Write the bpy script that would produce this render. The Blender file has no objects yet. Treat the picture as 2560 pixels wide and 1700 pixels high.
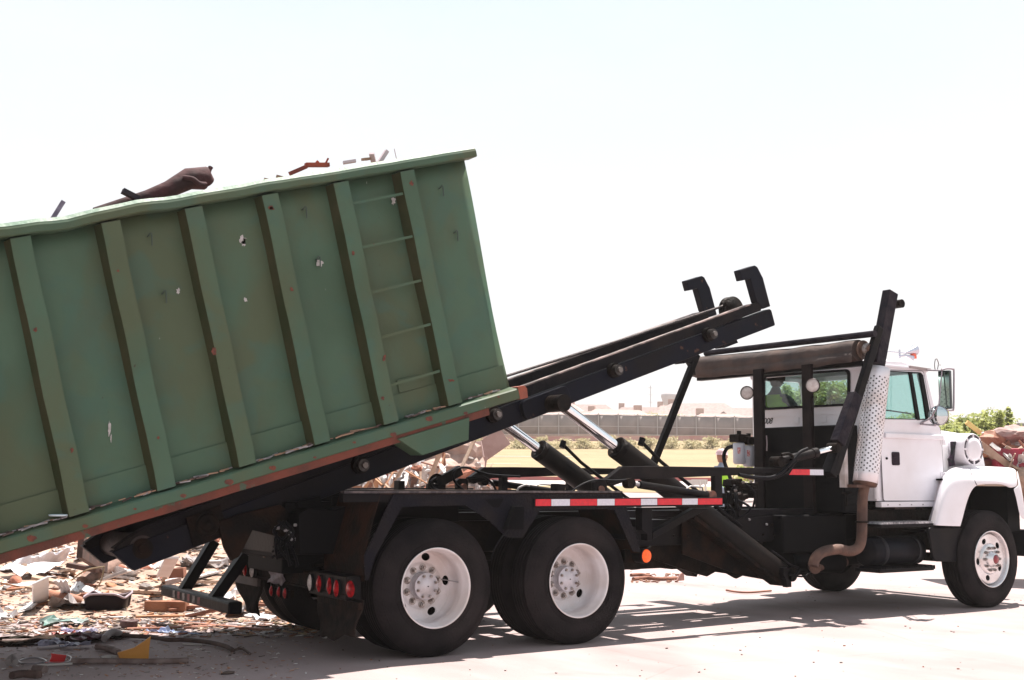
import bpy, bmesh, math, random
from mathutils import Vector, Matrix
from mathutils import noise as mnoise
rad = math.radians
random.seed(11)
scene = bpy.context.scene
COL = scene.collection

# ------------------------------------------------------------------ camera
CAMP = Vector((-4.6226, -9.1586, 1.3571)); YAW, PITCH, ROLL, FPX = .5874, .1154, .0072, 2968.7
_f = Vector((math.sin(YAW)*math.cos(PITCH), math.cos(YAW)*math.cos(PITCH), math.sin(PITCH)))
_r = Vector((math.cos(YAW), -math.sin(YAW), 0)); _u = _r.cross(_f)
_R = _r*math.cos(ROLL)+_u*math.sin(ROLL); _U = -_r*math.sin(ROLL)+_u*math.cos(ROLL)
cam = bpy.data.cameras.new('camera'); camo = bpy.data.objects.new('camera', cam); COL.objects.link(camo)
cam.sensor_width = 36; cam.lens = FPX/2560*36; cam.clip_start = .1; cam.clip_end = 3000
m3 = Matrix((_R, _U, -_f)).transposed()
camo.matrix_world = Matrix.Translation(CAMP) @ m3.to_4x4()
scene.camera = camo
# measured point of the photograph (2560 x 1700) on a vertical plane / on the ground -> metres
def at(px, py, ax, v):
    d = (px-1280)/FPX*_R+(850-py)/FPX*_U+_f
    return CAMP+d*((v-CAMP[ax])/d[ax])
def Q(ox, oy, s): return lambda x, y, pl=-1.2, ax=1: at(ox+x/s, oy+y/s, ax, pl)
DD = Q(0, 0, 2361/2560)
# ------------------------------------------------------------------ sky, sun, exposure
SUNV = Vector((.34, .10, 1.0)).normalized()
w = bpy.data.worlds.new('World'); scene.world = w; w.use_nodes = True
nt = w.node_tree; bg = nt.nodes['Background']
sky = nt.nodes.new('ShaderNodeTexSky'); sky.sky_type = 'NISHITA'; sky.sun_disc = False
sky.sun_elevation = math.asin(SUNV.z); sky.sun_rotation = math.atan2(SUNV.x, SUNV.y); sky.dust_density = 3.0; sky.air_density = 1.0
mixs = nt.nodes.new('ShaderNodeMix'); mixs.data_type = 'RGBA'; mixs.blend_type = 'MIX'
tc = nt.nodes.new('ShaderNodeTexCoord'); sx = nt.nodes.new('ShaderNodeSeparateXYZ'); nt.links.new(tc.outputs['Generated'], sx.inputs[0])
ramp = nt.nodes.new('ShaderNodeValToRGB'); nt.links.new(sx.outputs[2], ramp.inputs[0])
ramp.color_ramp.elements[0].position = .0; ramp.color_ramp.elements[0].color = (8.9, 8.6, 8.5, 1)
ramp.color_ramp.elements[1].position = .42; ramp.color_ramp.elements[1].color = (7.3, 8.4, 8.85, 1)
e = ramp.color_ramp.elements.new(.22); e.color = (8.6, 8.75, 8.85, 1)
e = ramp.color_ramp.elements.new(1.0); e.color = (1.6, 2.3, 3.4, 1)
cn = nt.nodes.new('ShaderNodeTexNoise'); cn.inputs['Scale'].default_value = 2.2; cn.inputs['Detail'].default_value = 5
mp = nt.nodes.new('ShaderNodeMapping'); mp.inputs['Scale'].default_value = (1, 1, 3.5)
nt.links.new(tc.outputs['Generated'], mp.inputs[0]); nt.links.new(mp.outputs[0], cn.inputs[0])
cr = nt.nodes.new('ShaderNodeMapRange'); cr.inputs[1].default_value = .35; cr.inputs[2].default_value = .7; cr.inputs[3].default_value = 0; cr.inputs[4].default_value = .8
nt.links.new(cn.outputs[0], cr.inputs[0])
mc = nt.nodes.new('ShaderNodeMix'); mc.data_type = 'RGBA'; mc.inputs[7].default_value = (8.7, 8.8, 8.9, 1)
nt.links.new(cr.outputs[0], mc.inputs[0]); nt.links.new(ramp.outputs[0], mc.inputs[6])
mixs.inputs[0].default_value = .88
nt.links.new(sky.outputs[0], mixs.inputs[6]); nt.links.new(mc.outputs[2], mixs.inputs[7]); nt.links.new(mixs.outputs[2], bg.inputs[0])
bg.inputs[1].default_value = .05
sun = bpy.data.lights.new('sun', 'SUN'); sun.energy = 5.0; sun.angle = rad(.5); sun.color = (1, .93, .86)
suno = bpy.data.objects.new('sun', sun); COL.objects.link(suno); suno.rotation_euler = SUNV.to_track_quat('Z', 'Y').to_euler(); suno.location = (0, 0, 30)
scene.view_settings.view_transform = 'Standard'; scene.view_settings.look = 'None'; scene.view_settings.gamma = 1
scene.view_settings.exposure = 1.3
scene.cycles.max_bounces = 8; scene.cycles.transparent_max_bounces = 16; scene.cycles.volume_bounces = 0
scene.cycles.use_denoising = True

# ------------------------------------------------------------------ materials
MATS = {}
def M(name, c1, c2=None, scale=4, rough=.6, metal=0, bump=0, bscale=30, rust=0, rustc=(.16, .05, .02), emit=None, estr=1, dust=0, dustc=(.3, .22, .18), fmin=.4, fmax=.62, spec=None, detail=6):
    if name in MATS: return MATS[name]
    m = bpy.data.materials.new(name); m.use_nodes = True; MATS[name] = m
    n = m.node_tree; b = n.nodes['Principled BSDF']; L = n.links.new
    b.inputs['Roughness'].default_value = rough; b.inputs['Metallic'].default_value = metal
    if max(c1) < .045 and metal < .2: spec = .07; b.inputs['Roughness'].default_value = max(rough, .42)
    if spec is not None: b.inputs['Specular IOR Level'].default_value = spec
    tc = n.nodes.new('ShaderNodeTexCoord'); oc = tc.outputs['Object']
    def noise(s, d=6):
        t = n.nodes.new('ShaderNodeTexNoise'); t.inputs['Scale'].default_value = s; t.inputs['Detail'].default_value = d; L(oc, t.inputs[0]); return t.outputs[0]
    def rng(src, a, bb, lo=0, hi=1):
        t = n.nodes.new('ShaderNodeMapRange'); t.inputs[1].default_value = a; t.inputs[2].default_value = bb; t.inputs[3].default_value = lo; t.inputs[4].default_value = hi; L(src, t.inputs[0]); return t.outputs[0]
    def mix(fac, a, c):
        t = n.nodes.new('ShaderNodeMix'); t.data_type = 'RGBA'; L(fac, t.inputs[0])
        for i, q in ((6, a), (7, c)):
            if isinstance(q, tuple): t.inputs[i].default_value = (*q, 1)
            else: L(q, t.inputs[i])
        return t.outputs[2]
    col = c1
    if c2: col = mix(rng(noise(scale, detail), fmin, fmax), c1, c2)
    if rust:
        col = mix(rng(noise(9, 8), .70-rust*.2, .74-rust*.2), col, rustc)
    if dust:
        col = mix(rng(noise(2.3, 7), .35, .8, 0, dust), col, dustc)
    if isinstance(col, tuple): b.inputs['Base Color'].default_value = (*col, 1)
    else: L(col, b.inputs['Base Color'])
    if bump:
        bp = n.nodes.new('ShaderNodeBump'); bp.inputs['Strength'].default_value = bump; bp.inputs['Distance'].default_value = .02
        L(noise(bscale, 8), bp.inputs['Height']); L(bp.outputs[0], b.inputs['Normal'])
    if emit:
        b.inputs['Emission Color'].default_value = (*emit, 1); b.inputs['Emission Strength'].default_value = estr
    return m
blackp = M('black_paint', (.0035, .0035, .006), (.007, .006, .006), 3, .42, bump=.12, bscale=25, dust=.4, dustc=(.014, .011, .010), spec=.12)
greasy = M('greasy_metal', (.004, .003, .003), (.013, .008, .006), 8, .55, bump=.5, bscale=30, spec=.12)
rustyb = M('rusty_black', (.005, .004, .004), (.018, .009, .006), 7, .7, bump=.4, bscale=40, spec=.12)
beamm = M('beam_paint', (.0055, .0065, .013), (.008, .007, .009), 2, .45, bump=.1, bscale=20, rust=.18, rustc=(.07, .035, .025), spec=.12)
chrome = M('chrome_rod', (.85, .87, .9), None, rough=.12, metal=1)
steel = M('grey_steel', (.32, .31, .32), (.2, .19, .19), 9, .45, .6, bump=.2)
white = M('white_paint', (.80, .79, .84), (.73, .715, .76), 1.3, .3, bump=.03, bscale=3, dust=.45, dustc=(.52, .46, .44))
rubber = M('tyre_rubber', (.004, .004, .005), (.009, .0075, .009), 6, .7, bump=.35, bscale=60, dust=.8, dustc=(.035, .028, .028), spec=.12)
flapm = M('mud_flap_rubber', (.009, .007, .007), (.028, .02, .017), 8, .85, bump=.6, bscale=14, spec=.12)
rimm = M('rim_paint', (.74, .72, .75), (.64, .60, .60), 5, .4, .1, bump=.08, dust=.5, dustc=(.50, .38, .32))
alum = M('polished_rim', (.75, .74, .76), (.6, .57, .57), 6, .25, .75, bump=.1)
redlens = M('red_lens', (.34, .004, .008), (.13, .002, .005), 35, .25, emit=(1, .02, .03), estr=.008)
clearlens = M('clear_lens', (.6, .55, .52), (.4, .36, .34), 40, .2)
orangelens = M('orange_lens', (.95, .12, .01), (.8, .08, .01), 60, .25, emit=(1, .12, 0), estr=.12)
tapered = M('red_tape', (.62, .006, .02), (.5, .006, .02), 30, .35)
tapew = M('white_tape', (.62, .62, .68), (.55, .55, .62), 60, .35)
rustpipe = M('rusty_pipe', (.115, .058, .04), (.055, .027, .02), 7, .75, bump=.3, bscale=50)
hose = M('hose_rubber', (.006, .006, .008), None, rough=.5)
canvas = M('tarp_canvas', (.075, .052, .045), (.028, .024, .026), 3, .85, bump=.6, bscale=9, dust=.5, dustc=(.12, .065, .045))
seal = M('window_seal', (.008, .008, .009), None, rough=.6)
interior = M('cab_interior', (.03, .026, .026), (.02, .02, .02), 5, .8)
redmetal = M('rusty_red_metal', (.30, .07, .035), (.14, .045, .03), 3, .75, bump=.4, bscale=20)

def glassm(name, tint, refl=.12):
    m = bpy.data.materials.new(name); m.use_nodes = True; n = m.node_tree; n.nodes.clear()
    o = n.nodes.new('ShaderNodeOutputMaterial'); t = n.nodes.new('ShaderNodeBsdfTransparent'); g = n.nodes.new('ShaderNodeBsdfGlossy'); x = n.nodes.new('ShaderNodeMixShader')
    t.inputs[0].default_value = (*tint, 1); g.inputs[1].default_value = .03; f = n.nodes.new('ShaderNodeValue'); f.outputs[0].default_value = .04
    a = n.nodes.new('ShaderNodeMath'); a.operation = 'ADD'; a.inputs[1].default_value = refl-.04; n.links.new(f.outputs[0], a.inputs[0]); n.links.new(a.outputs[0], x.inputs[0])
    n.links.new(t.outputs[0], x.inputs[1]); n.links.new(g.outputs[0], x.inputs[2]); n.links.new(x.outputs[0], o.inputs[0]); return m
glass = glassm('window_glass', (.62, .82, .80)); glassrear = glassm('rear_window_glass', (.62, .70, .68), .08)

def greenpaint(name, under=False):
    m = bpy.data.materials.new(name); m.use_nodes = True; n = m.node_tree; b = n.nodes['Principled BSDF']; L = n.links.new
    tc = n.nodes.new('ShaderNodeTexCoord')
    def noise(s, d=5, sc=(1, 1, 1), dist=0, off=0):
        mp = n.nodes.new('ShaderNodeMapping'); mp.inputs['Scale'].default_value = sc; mp.inputs['Location'].default_value = (off, off, off); mp.inputs['Rotation'].default_value = (0, rad(-16), 0); L(tc.outputs['Object'], mp.inputs[0])
        t = n.nodes.new('ShaderNodeTexNoise'); t.inputs['Scale'].default_value = s; t.inputs['Detail'].default_value = d; t.inputs['Distortion'].default_value = dist; L(mp.outputs[0], t.inputs[0]); return t.outputs[0]
    def rng(src, a, bb, lo=0, hi=1):
        t = n.nodes.new('ShaderNodeMapRange'); t.inputs[1].default_value = a; t.inputs[2].default_value = bb; t.inputs[3].default_value = lo; t.inputs[4].default_value = hi; L(src, t.inputs[0]); return t.outputs[0]
    def mix(fac, a, c):
        t = n.nodes.new('ShaderNodeMix'); t.data_type = 'RGBA'; L(fac, t.inputs[0])
        for i, q in ((6, a), (7, c)):
            if isinstance(q, tuple): t.inputs[i].default_value = (*q, 1)
            else: L(q, t.inputs[i])
        return t.outputs[2]
    c = mix(rng(noise(1.1, 4, (1, 1, 1)), .42, .6), (.055, .104, .066), (.047, .088, .054))
    c = mix(rng(noise(1.0, 7, (1, 1, .6), .3, 3), .46, .56, 0, .65), c, (.070, .078, .038))       # olive repaint patches
    c = mix(rng(noise(3.1, 4, (1, 1, 1), .4, 9), .53, .62, 0, .45), c, (.042, .098, .074))
    c = mix(rng(noise(6, 8, (1, 1, 1), 0, 5), .5, .8, 0, .35), c, (.062, .078, .046))
    c = mix(rng(noise(9, 9, (1, 1, 1), .3, 1), .735, .75), c, (.11, .022, .014))                 # rust chips
    c = mix(rng(noise(34, 6, (1, 1, .25), 0, 14), .765, .79, 0, .55), c, (.5, .5, .48))             # pale scratches
    c = mix(rng(noise(26, 6, (1, 1, 1), 0, 24), .74, .76, 0, .8), c, (.04, .03, .02))
    L(c, b.inputs['Base Color']); b.inputs['Roughness'].default_value = .55; b.inputs['Specular IOR Level'].default_value = .25
    bp = n.nodes.new('ShaderNodeBump'); bp.inputs['Strength'].default_value = .35; bp.inputs['Distance'].default_value = .03
    L(noise(3.5, 5, (1, 1, 1), 0, 2), bp.inputs['Height']); L(bp.outputs[0], b.inputs['Normal'])
    return m
green = greenpaint('container_green_paint')
floorrust = M('rusty_floor_edge', (.13, .030, .016), (.075, .022, .013), 5, .8, bump=.6, bscale=14, rust=.3, rustc=(.045, .07, .045))

# ------------------------------------------------------------------ mesh helpers
class MB:
    def __init__(s): s.v = []; s.f = []; s.mi = []; s.sm = []
    def add(s, vs, fs, mi=0, smooth=False):
        o = len(s.v); s.v += [tuple(x) for x in vs]
        for f in fs: s.f.append([i+o for i in f]); s.mi.append(mi); s.sm.append(smooth)
        return s
    def box(s, c, size, rot=None, mi=0):
        c = Vector(c); R = rot if rot else Matrix.Identity(3); h = [x/2 for x in size]
        vs = [c+R@Vector((h[0]*a, h[1]*b, h[2]*d)) for a in (-1, 1) for b in (-1, 1) for d in (-1, 1)]
        return s.add(vs, [(0, 1, 3, 2), (4, 6, 7, 5), (0, 4, 5, 1), (2, 3, 7, 6), (0, 2, 6, 4), (1, 5, 7, 3)], mi)
    def bb(s, x0, x1, y0, y1, z0, z1, mi=0): return s.box(((x0+x1)/2, (y0+y1)/2, (z0+z1)/2), (abs(x1-x0), abs(y1-y0), abs(z1-z0)), None, mi)
    def prism(s, pts, y0, y1, mi=0):   # pts (x,z) outline, between two y planes; handles concave by bmesh triangulation of ngon
        n = len(pts); vs = [(p[0], y0, p[1]) for p in pts]+[(p[0], y1, p[1]) for p in pts]
        a = sum(pts[i][0]*pts[(i+1) % n][1]-pts[(i+1) % n][0]*pts[i][1] for i in range(n))
        fs = [list(range(n)), list(range(2*n-1, n-1, -1))]+[[i, i+n, (i+1) % n+n, (i+1) % n] for i in range(n)]
        if a < 0: fs = [f[::-1] for f in fs]
        return s.add(vs, fs, mi)
    def bar(s, p0, p1, w, h, up=(0, 0, 1), mi=0):
        p0 = Vector(p0); p1 = Vector(p1); d = (p1-p0); L = d.length; d.normalize(); u = Vector(up); y = u.cross(d)
        if y.length < 1e-4: y = Vector((0, 1, 0)).cross(d)
        y.normalize(); z = d.cross(y); R = Matrix((d, y, z)).transposed()
        return s.box((p0+p1)/2, (L, w, h), R, mi)
    def cyl(s, p0, p1, r, r2=None, n=20, caps=True, mi=0):
        p0 = Vector(p0); p1 = Vector(p1); r2 = r if r2 is None else r2; d = (p1-p0).normalized()
        a = d.orthogonal().normalized(); b = d.cross(a); vs = []
        for p, rr in ((p0, r), (p1, r2)):
            for i in range(n): t = 2*math.pi*i/n; vs.append(p+(a*math.cos(t)+b*math.sin(t))*rr)
        s.add(vs, [(i, (i+1) % n, n+(i+1) % n, n+i) for i in range(n)], mi, True)
        if caps: s.add(vs[:n], [list(range(n))[::-1]], mi); s.add(vs[n:], [list(range(n))], mi)
        return s
    def tube(s, pts, r, n=10, mi=0, caps=True):
        pts = [Vector(p) for p in pts]; rs = r if isinstance(r, (list, tuple)) else [r]*len(pts); vs = []; a = None
        for i, p in enumerate(pts):
            d = (pts[min(i+1, len(pts)-1)]-pts[max(i-1, 0)]).normalized()
            if a is None: a = d.orthogonal().normalized()
            else: a = (a-d*a.dot(d)).normalized()
            b = d.cross(a)
            for k in range(n): t = 2*math.pi*k/n; vs.append(p+(a*math.cos(t)+b*math.sin(t))*rs[i])
        fs = [(i*n+k, i*n+(k+1) % n, (i+1)*n+(k+1) % n, (i+1)*n+k) for i in range(len(pts)-1) for k in range(n)]
        s.add(vs, fs, mi, True)
        if caps: s.add(vs[:n], [list(range(n))[::-1]], mi); s.add(vs[-n:], [list(range(n))], mi)
        return s
    def lathe(s, c, axis, prof, n=48, mi=0, smooth=True):   # prof: (dist along axis, radius)
        c = Vector(c); ax = Vector(axis).normalized(); a = ax.orthogonal().normalized()
        if abs(ax.y) > .9: a = Vector((1, 0, 0))
        b = ax.cross(a); vs = []
        for h, r in prof:
            for i in range(n): t = 2*math.pi*i/n; vs.append(c+ax*h+(a*math.cos(t)+b*math.sin(t))*r)
        fs = [(j*n+i, j*n+(i+1) % n, (j+1)*n+(i+1) % n, (j+1)*n+i) for j in range(len(prof)-1) for i in range(n)]
        return s.add(vs, fs, mi, smooth)
    def grid(s, rows, mi=0, smooth=True):
        m = len(rows[0]); vs = [p for r in rows for p in r]
        return s.add(vs, [(j*m+i, j*m+i+1, (j+1)*m+i+1, (j+1)*m+i) for j in range(len(rows)-1) for i in range(m-1)], mi, smooth)
    def build(s, name, mats, parent=None, bevel=0, solid=0, loc=None, recalc=True):
        me = bpy.data.meshes.new(name)
        off = Vector(loc) if loc is not None else Vector((0, 0, 0))
        me.from_pydata([tuple(Vector(v)-off) for v in s.v], [], s.f)
        for m in (mats if isinstance(mats, (list, tuple)) else [mats]): me.materials.append(m)
        for p, mi, sm in zip(me.polygons, s.mi, s.sm): p.material_index = mi; p.use_smooth = sm
        if recalc:
            bm = bmesh.new(); bm.from_mesh(me); bmesh.ops.recalc_face_normals(bm, faces=bm.faces); bm.to_mesh(me); bm.free()
        o = bpy.data.objects.new(name, me); COL.objects.link(o)
        if loc is not None: o.location = off
        if parent:
            parent = depth_ok(parent); o.parent = parent
            if loc is None: o.location = -parent_world(parent)
            else: o.location = off-parent_world(parent)
        if solid:
            md = o.modifiers.new('solid', 'SOLIDIFY'); md.thickness = solid; md.offset = 0
        if bevel:
            md = o.modifiers.new('bevel', 'BEVEL'); md.width = bevel; md.segments = 2; md.limit_method = 'ANGLE'; md.angle_limit = rad(35)
        return o
def depth_ok(p):
    def dep(q):
        k = 0
        while q.parent: k += 1; q = q.parent
        return k
    while p and dep(p) > 1: p = p.parent
    return p
def parent_world(p):
    v = Vector((0, 0, 0))
    while p: v += Vector(p.location); p = p.parent
    return v
def thing(name, label, cat, loc=(0, 0, 0), group=None):
    o = bpy.data.objects.new(name, None); COL.objects.link(o); o.location = loc; o.empty_display_size = .3
    o['label'] = label; o['category'] = cat
    if group: o['group'] = group
    return o
def tag(o, label, cat, group=None):
    o['label'] = label; o['category'] = cat
    if group: o['group'] = group
    return o
def kind(o, k, label=None):
    o['kind'] = k
    if label: o['label'] = label
    return o
def plate(name, outline, holes, y0, y1, mat, parent=None, plane='xz', bevel=0):
    """flat plate with real holes: outline / holes are lists of 2D points"""
    cu = bpy.data.curves.new('t', 'CURVE'); cu.dimensions = '2D'; cu.fill_mode = 'BOTH'; cu.extrude = abs(y1-y0)/2
    for pl in [outline]+holes:
        sp = cu.splines.new('POLY'); sp.points.add(len(pl)-1)
        for i, p in enumerate(pl): sp.points[i].co = (p[0], p[1], 0, 1)
        sp.use_cyclic_u = True
    to = bpy.data.objects.new('t', cu); COL.objects.link(to); bpy.context.view_layer.update()
    me = bpy.data.meshes.new_from_object(to.evaluated_get(bpy.context.evaluated_depsgraph_get()))
    bpy.data.objects.remove(to); bpy.data.curves.remove(cu)
    mid = (y0+y1)/2
    for v in me.vertices:
        a, b, c = v.co
        v.co = (a, mid+c, b) if plane == 'xz' else (mid+c, a, b)
    bm = bmesh.new(); bm.from_mesh(me); bmesh.ops.remove_doubles(bm, verts=bm.verts, dist=1e-5); bmesh.ops.recalc_face_normals(bm, faces=bm.faces); bm.to_mesh(me); bm.free()
    me.name = name; me.materials.clear(); me.materials.append(mat)
    o = bpy.data.objects.new(name, me); COL.objects.link(o)
    if parent: parent = depth_ok(parent); o.parent = parent; o.location = -parent_world(parent)
    if bevel:
        md = o.modifiers.new('bevel', 'BEVEL'); md.width = bevel; md.segments = 2; md.limit_method = 'ANGLE'; md.angle_limit = rad(50)
    return o
def rrect(pts, r, n=5):
    """round the corners of a polygon"""
    out = []; k = len(pts)
    for i in range(k):
        p = Vector(pts[i]); a = Vector(pts[i-1]); b = Vector(pts[(i+1) % k]); da = (a-p).normalized(); db = (b-p).normalized()
        rr = min(r, (a-p).length*.45, (b-p).length*.45); A = p+da*rr; B = p+db*rr
        for j in range(n+1):
            t = j/n; out.append(tuple((A*(1-t)+p*t)*(1-t)+(p*(1-t)+B*t)*t))
    return out
def circ(cx, cz, r, n=20, rz=None): return [(cx+r*math.cos(2*math.pi*i/n), cz+(rz or r)*math.sin(2*math.pi*i/n)) for i in range(n)]
def xz(p): return (p[0], p[2])
def smoothpath(pts, k=6):
    pts = [Vector(p) for p in pts]; out = []
    for i in range(len(pts)-1):
        p0 = pts[max(i-1, 0)]; p1 = pts[i]; p2 = pts[i+1]; p3 = pts[min(i+2, len(pts)-1)]
        for j in range(k):
            t = j/k; out.append(.5*((2*p1)+(-p0+p2)*t+(2*p0-5*p1+4*p2-p3)*t*t+(-p0+3*p1-3*p2+p3)*t**3))
    out.append(pts[-1]); return out
# ground height: flat yard, then a gentle rise away from the camera
FH = Vector((math.sin(YAW), math.cos(YAW))); RH = Vector((math.cos(YAW), -math.sin(YAW)))
WK = [(-60, 0), (18, 0), (30, .3), (45, .8), (55, 1.26), (75, 2.3), (100, 3.95), (110, 5.0), (125, 4.6), (220, 4.6), (1500, 5)]
def gzw(d):
    for (a, za), (b, zb) in zip(WK, WK[1:]):
        if d <= b: t = max(0, (d-a)/(b-a)); return za+(zb-za)*t
    return WK[-1][1]
def wp(d, l, dz=0):   # point at distance d ahead of the camera foot and l to the right
    v = Vector((CAMP.x, CAMP.y))+FH*d+RH*l; return Vector((v.x, v.y, gzw(d)+dz))
def dist_of(x, y): return (Vector((x, y))-Vector((CAMP.x, CAMP.y))).dot(FH)
def gz(x, y): return gzw(dist_of(x, y))
def pxat(px, d):     # lateral metres for photo column px at distance d
    return (px-1280)/FPX*d*1.0

# ================================================================== SETTING
def yardmat():
    m = bpy.data.materials.new('concrete_yard'); m.use_nodes = True; n = m.node_tree; b = n.nodes['Principled BSDF']; L = n.links.new
    tc = n.nodes.new('ShaderNodeTexCoord'); oc = tc.outputs['Object']
    def noise(s, d=8, sc=(1, 1, 1), dist=0):
        mp = n.nodes.new('ShaderNodeMapping'); mp.inputs['Scale'].default_value = sc; mp.inputs['Rotation'].default_value = (0, 0, rad(20)); L(oc, mp.inputs[0])
        t = n.nodes.new('ShaderNodeTexNoise'); t.inputs['Scale'].default_value = s; t.inputs['Detail'].default_value = d; t.inputs['Distortion'].default_value = dist; L(mp.outputs[0], t.inputs[0]); return t.outputs[0]
    def rng(src, a, bb, lo=0, hi=1):
        t = n.nodes.new('ShaderNodeMapRange'); t.inputs[1].default_value = a; t.inputs[2].default_value = bb; t.inputs[3].default_value = lo; t.inputs[4].default_value = hi; L(src, t.inputs[0]); return t.outputs[0]
    def mix(fac, a, c):
        t = n.nodes.new('ShaderNodeMix'); t.data_type = 'RGBA'; L(fac, t.inputs[0])
        for i, q in ((6, a), (7, c)):
            if isinstance(q, tuple): t.inputs[i].default_value = (*q, 1)
            else: L(q, t.inputs[i])
        return t.outputs[2]
    c = mix(rng(noise(.9, 9, (1, .45, 1)), .40, .68), (.325, .250, .245), (.25, .192, .188))
    c = mix(rng(noise(3, 9, (1, .3, 1)), .45, .8, 0, .5), c, (.36, .315, .315))      # pale scuffs
    c = mix(rng(noise(1.2, 9, (1, 1, 1), .6), .58, .75, 0, .45), c, (.17, .125, .12))  # oil and dirt stains
    c = mix(rng(noise(60, 3), .66, .72, 0, .5), c, (.12, .09, .08))
    v = n.nodes.new('ShaderNodeTexVoronoi'); v.feature = 'DISTANCE_TO_EDGE'; v.inputs['Scale'].default_value = .16
    mp = n.nodes.new('ShaderNodeMapping'); nn = n.nodes.new('ShaderNodeTexNoise'); nn.inputs['Scale'].default_value = 1.4
    L(oc, nn.inputs[0]); mxx = n.nodes.new('ShaderNodeMix'); mxx.data_type = 'RGBA'; mxx.inputs[0].default_value = .12; L(oc, mxx.inputs[6]); L(nn.outputs[1], mxx.inputs[7]); L(mxx.outputs[2], v.inputs[0])
    c = mix(rng(v.outputs[0], .0, .0016, .22, 0), c, (.10, .07, .06))
    L(c, b.inputs['Base Color']); b.inputs['Roughness'].default_value = .85
    bp = n.nodes.new('ShaderNodeBump'); bp.inputs['Strength'].default_value = .25; bp.inputs['Distance'].default_value = .01
    L(noise(40), bp.inputs['Height']); L(bp.outputs[0], b.inputs['Normal'])
    return m
ymat = yardmat()
def strip(name, d0, d1, mat, dz=0, l0=-400, l1=400, label=None, step=3, lstep=40):
    ds = [d0]
    while ds[-1] < d1-1e-6: ds.append(min(d1, ds[-1]+step))
    ds = sorted(set(ds) | {k[0] for k in WK if d0 < k[0] < d1})
    ls = [l0+(l1-l0)*i/lstep for i in range(lstep+1)]
    o = MB().grid([[wp(d, l, dz) for l in ls] for d in ds]).build(name, mat)
    return kind(o, 'structure', label)
grassm = M('dry_grass', (.20, .155, .08), (.26, .19, .105), .25, .95, bump=.5, bscale=8, dust=.5, dustc=(.34, .25, .14))
roadm = M('pale_road', (.42, .37, .35), (.36, .31, .30), 1, .9)
strip('ground', -60, 1400, ymat, 0, -1200, 1200, 'pale sunlit concrete yard', 20, 60)
strip('grass_verge', 45.5, 50, grassm, .012, -150, 300, 'narrow strip of dry grass beside the yard', 2)
strip('road', 50, 54.5, roadm, .012, -150, 300, 'pale road running behind the truck', 2)
kerb = MB()
for l in range(-150, 300, 6):
    a = wp(54.7, l); b_ = wp(54.7, l+6); kerb.bar(a+Vector((0, 0, .06)), b_+Vector((0, 0, .06)), .3, .22)
kind(kerb.build('kerb', M('red_kerb_paint', (.42, .10, .10), (.34, .12, .11), 1, .8)), 'structure', 'red painted kerb along the far side of the road')
strip('grass_field', 55, 108.5, grassm, .02, -250, 400, 'dry mown grass field rising to the fence', 3)
strip('far_ground', 108.5, 240, M('dusty_soil', (.30, .22, .17), (.24, .19, .14), .2, .95), .03, -350, 500, 'dusty rise beyond the fence', 6)
pathm = M('pale_path', (.55, .50, .48), (.45, .40, .38), .6, .9)
# pale footpath and pink banded low wall below the fence
for d0, d1, l0, l1 in ((82, 82.35, -14, 4.5), (71.5, 71.8, -8, .6)):
    strip('path', d0, d1, pathm, .05, l0, l1, 'thin white line crossing the dry field', 1, 12)

# ---- fence with windscreen cloth
clothm = M('fence_screen_cloth', (.22, .19, .185), (.28, .24, .23), .6, .9)  # cloth paled to put distance haze into its colour
railm = M('galvanised_rail', (.45, .42, .42), None, rough=.5, metal=.3)
fn = thing('fence', 'long tall chain-link fence hung with dark grey screen cloth below the houses', 'fence', wp(108, 5))
def fpt(i): # fence line, slightly oblique
    l = -16+i*1.85; d = 104+ (l+30)*.155; return d, l
NP = 40
for i in range(NP-1):
    d0, l0 = fpt(i); d1, l1 = fpt(i+1); a = wp(d0, l0); b_ = wp(d1, l1); c0 = Vector((0, 0, 0))
    if i > 0:
        MB().grid([[a.lerp(b_, t/4)+Vector((0, 0, z+.015*math.sin(t*3+z*4)+(.0 if z < 2 else -.03*math.sin(t*math.pi/4)))) for t in range(5)] for z in (.45, 1.2, 2.22)]).build('screen_panel', clothm, fn, solid=.01)
        for z in (.42, 1.15, 2.30): MB().cyl(a+Vector((0, 0, z)), b_+Vector((0, 0, z)), .028, n=6).build('rail', railm, fn)
for i in range(1, NP):
    d0, l0 = fpt(i); a = wp(d0, l0); MB().cyl(a-Vector((0, 0, .2)), a+Vector((0, 0, 2.36)), .04, n=8).build('post', railm, fn)
wallm = M('pink_wall', (.42, .22, .22), (.50, .33, .32), .8, .9)
lw = MB(); lc = MB()
for i in range(1, NP-1):
    d0, l0 = fpt(i); d1, l1 = fpt(i+1); a = wp(d0-3, l0); b_ = wp(d1-3, l1)
    lw.bar(a+Vector((0, 0, .2)), b_+Vector((0, 0, .2)), .3, .5); lc.bar(a+Vector((0, 0, .47)), b_+Vector((0, 0, .47)), .36, .06)
wl = thing('low_wall', 'low pinkish wall with pale coping running in front of the screened fence', 'wall', wp(105, 0))
lw.build('wall_face', wallm, wl); lc.build('coping', roadm, wl)

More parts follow.
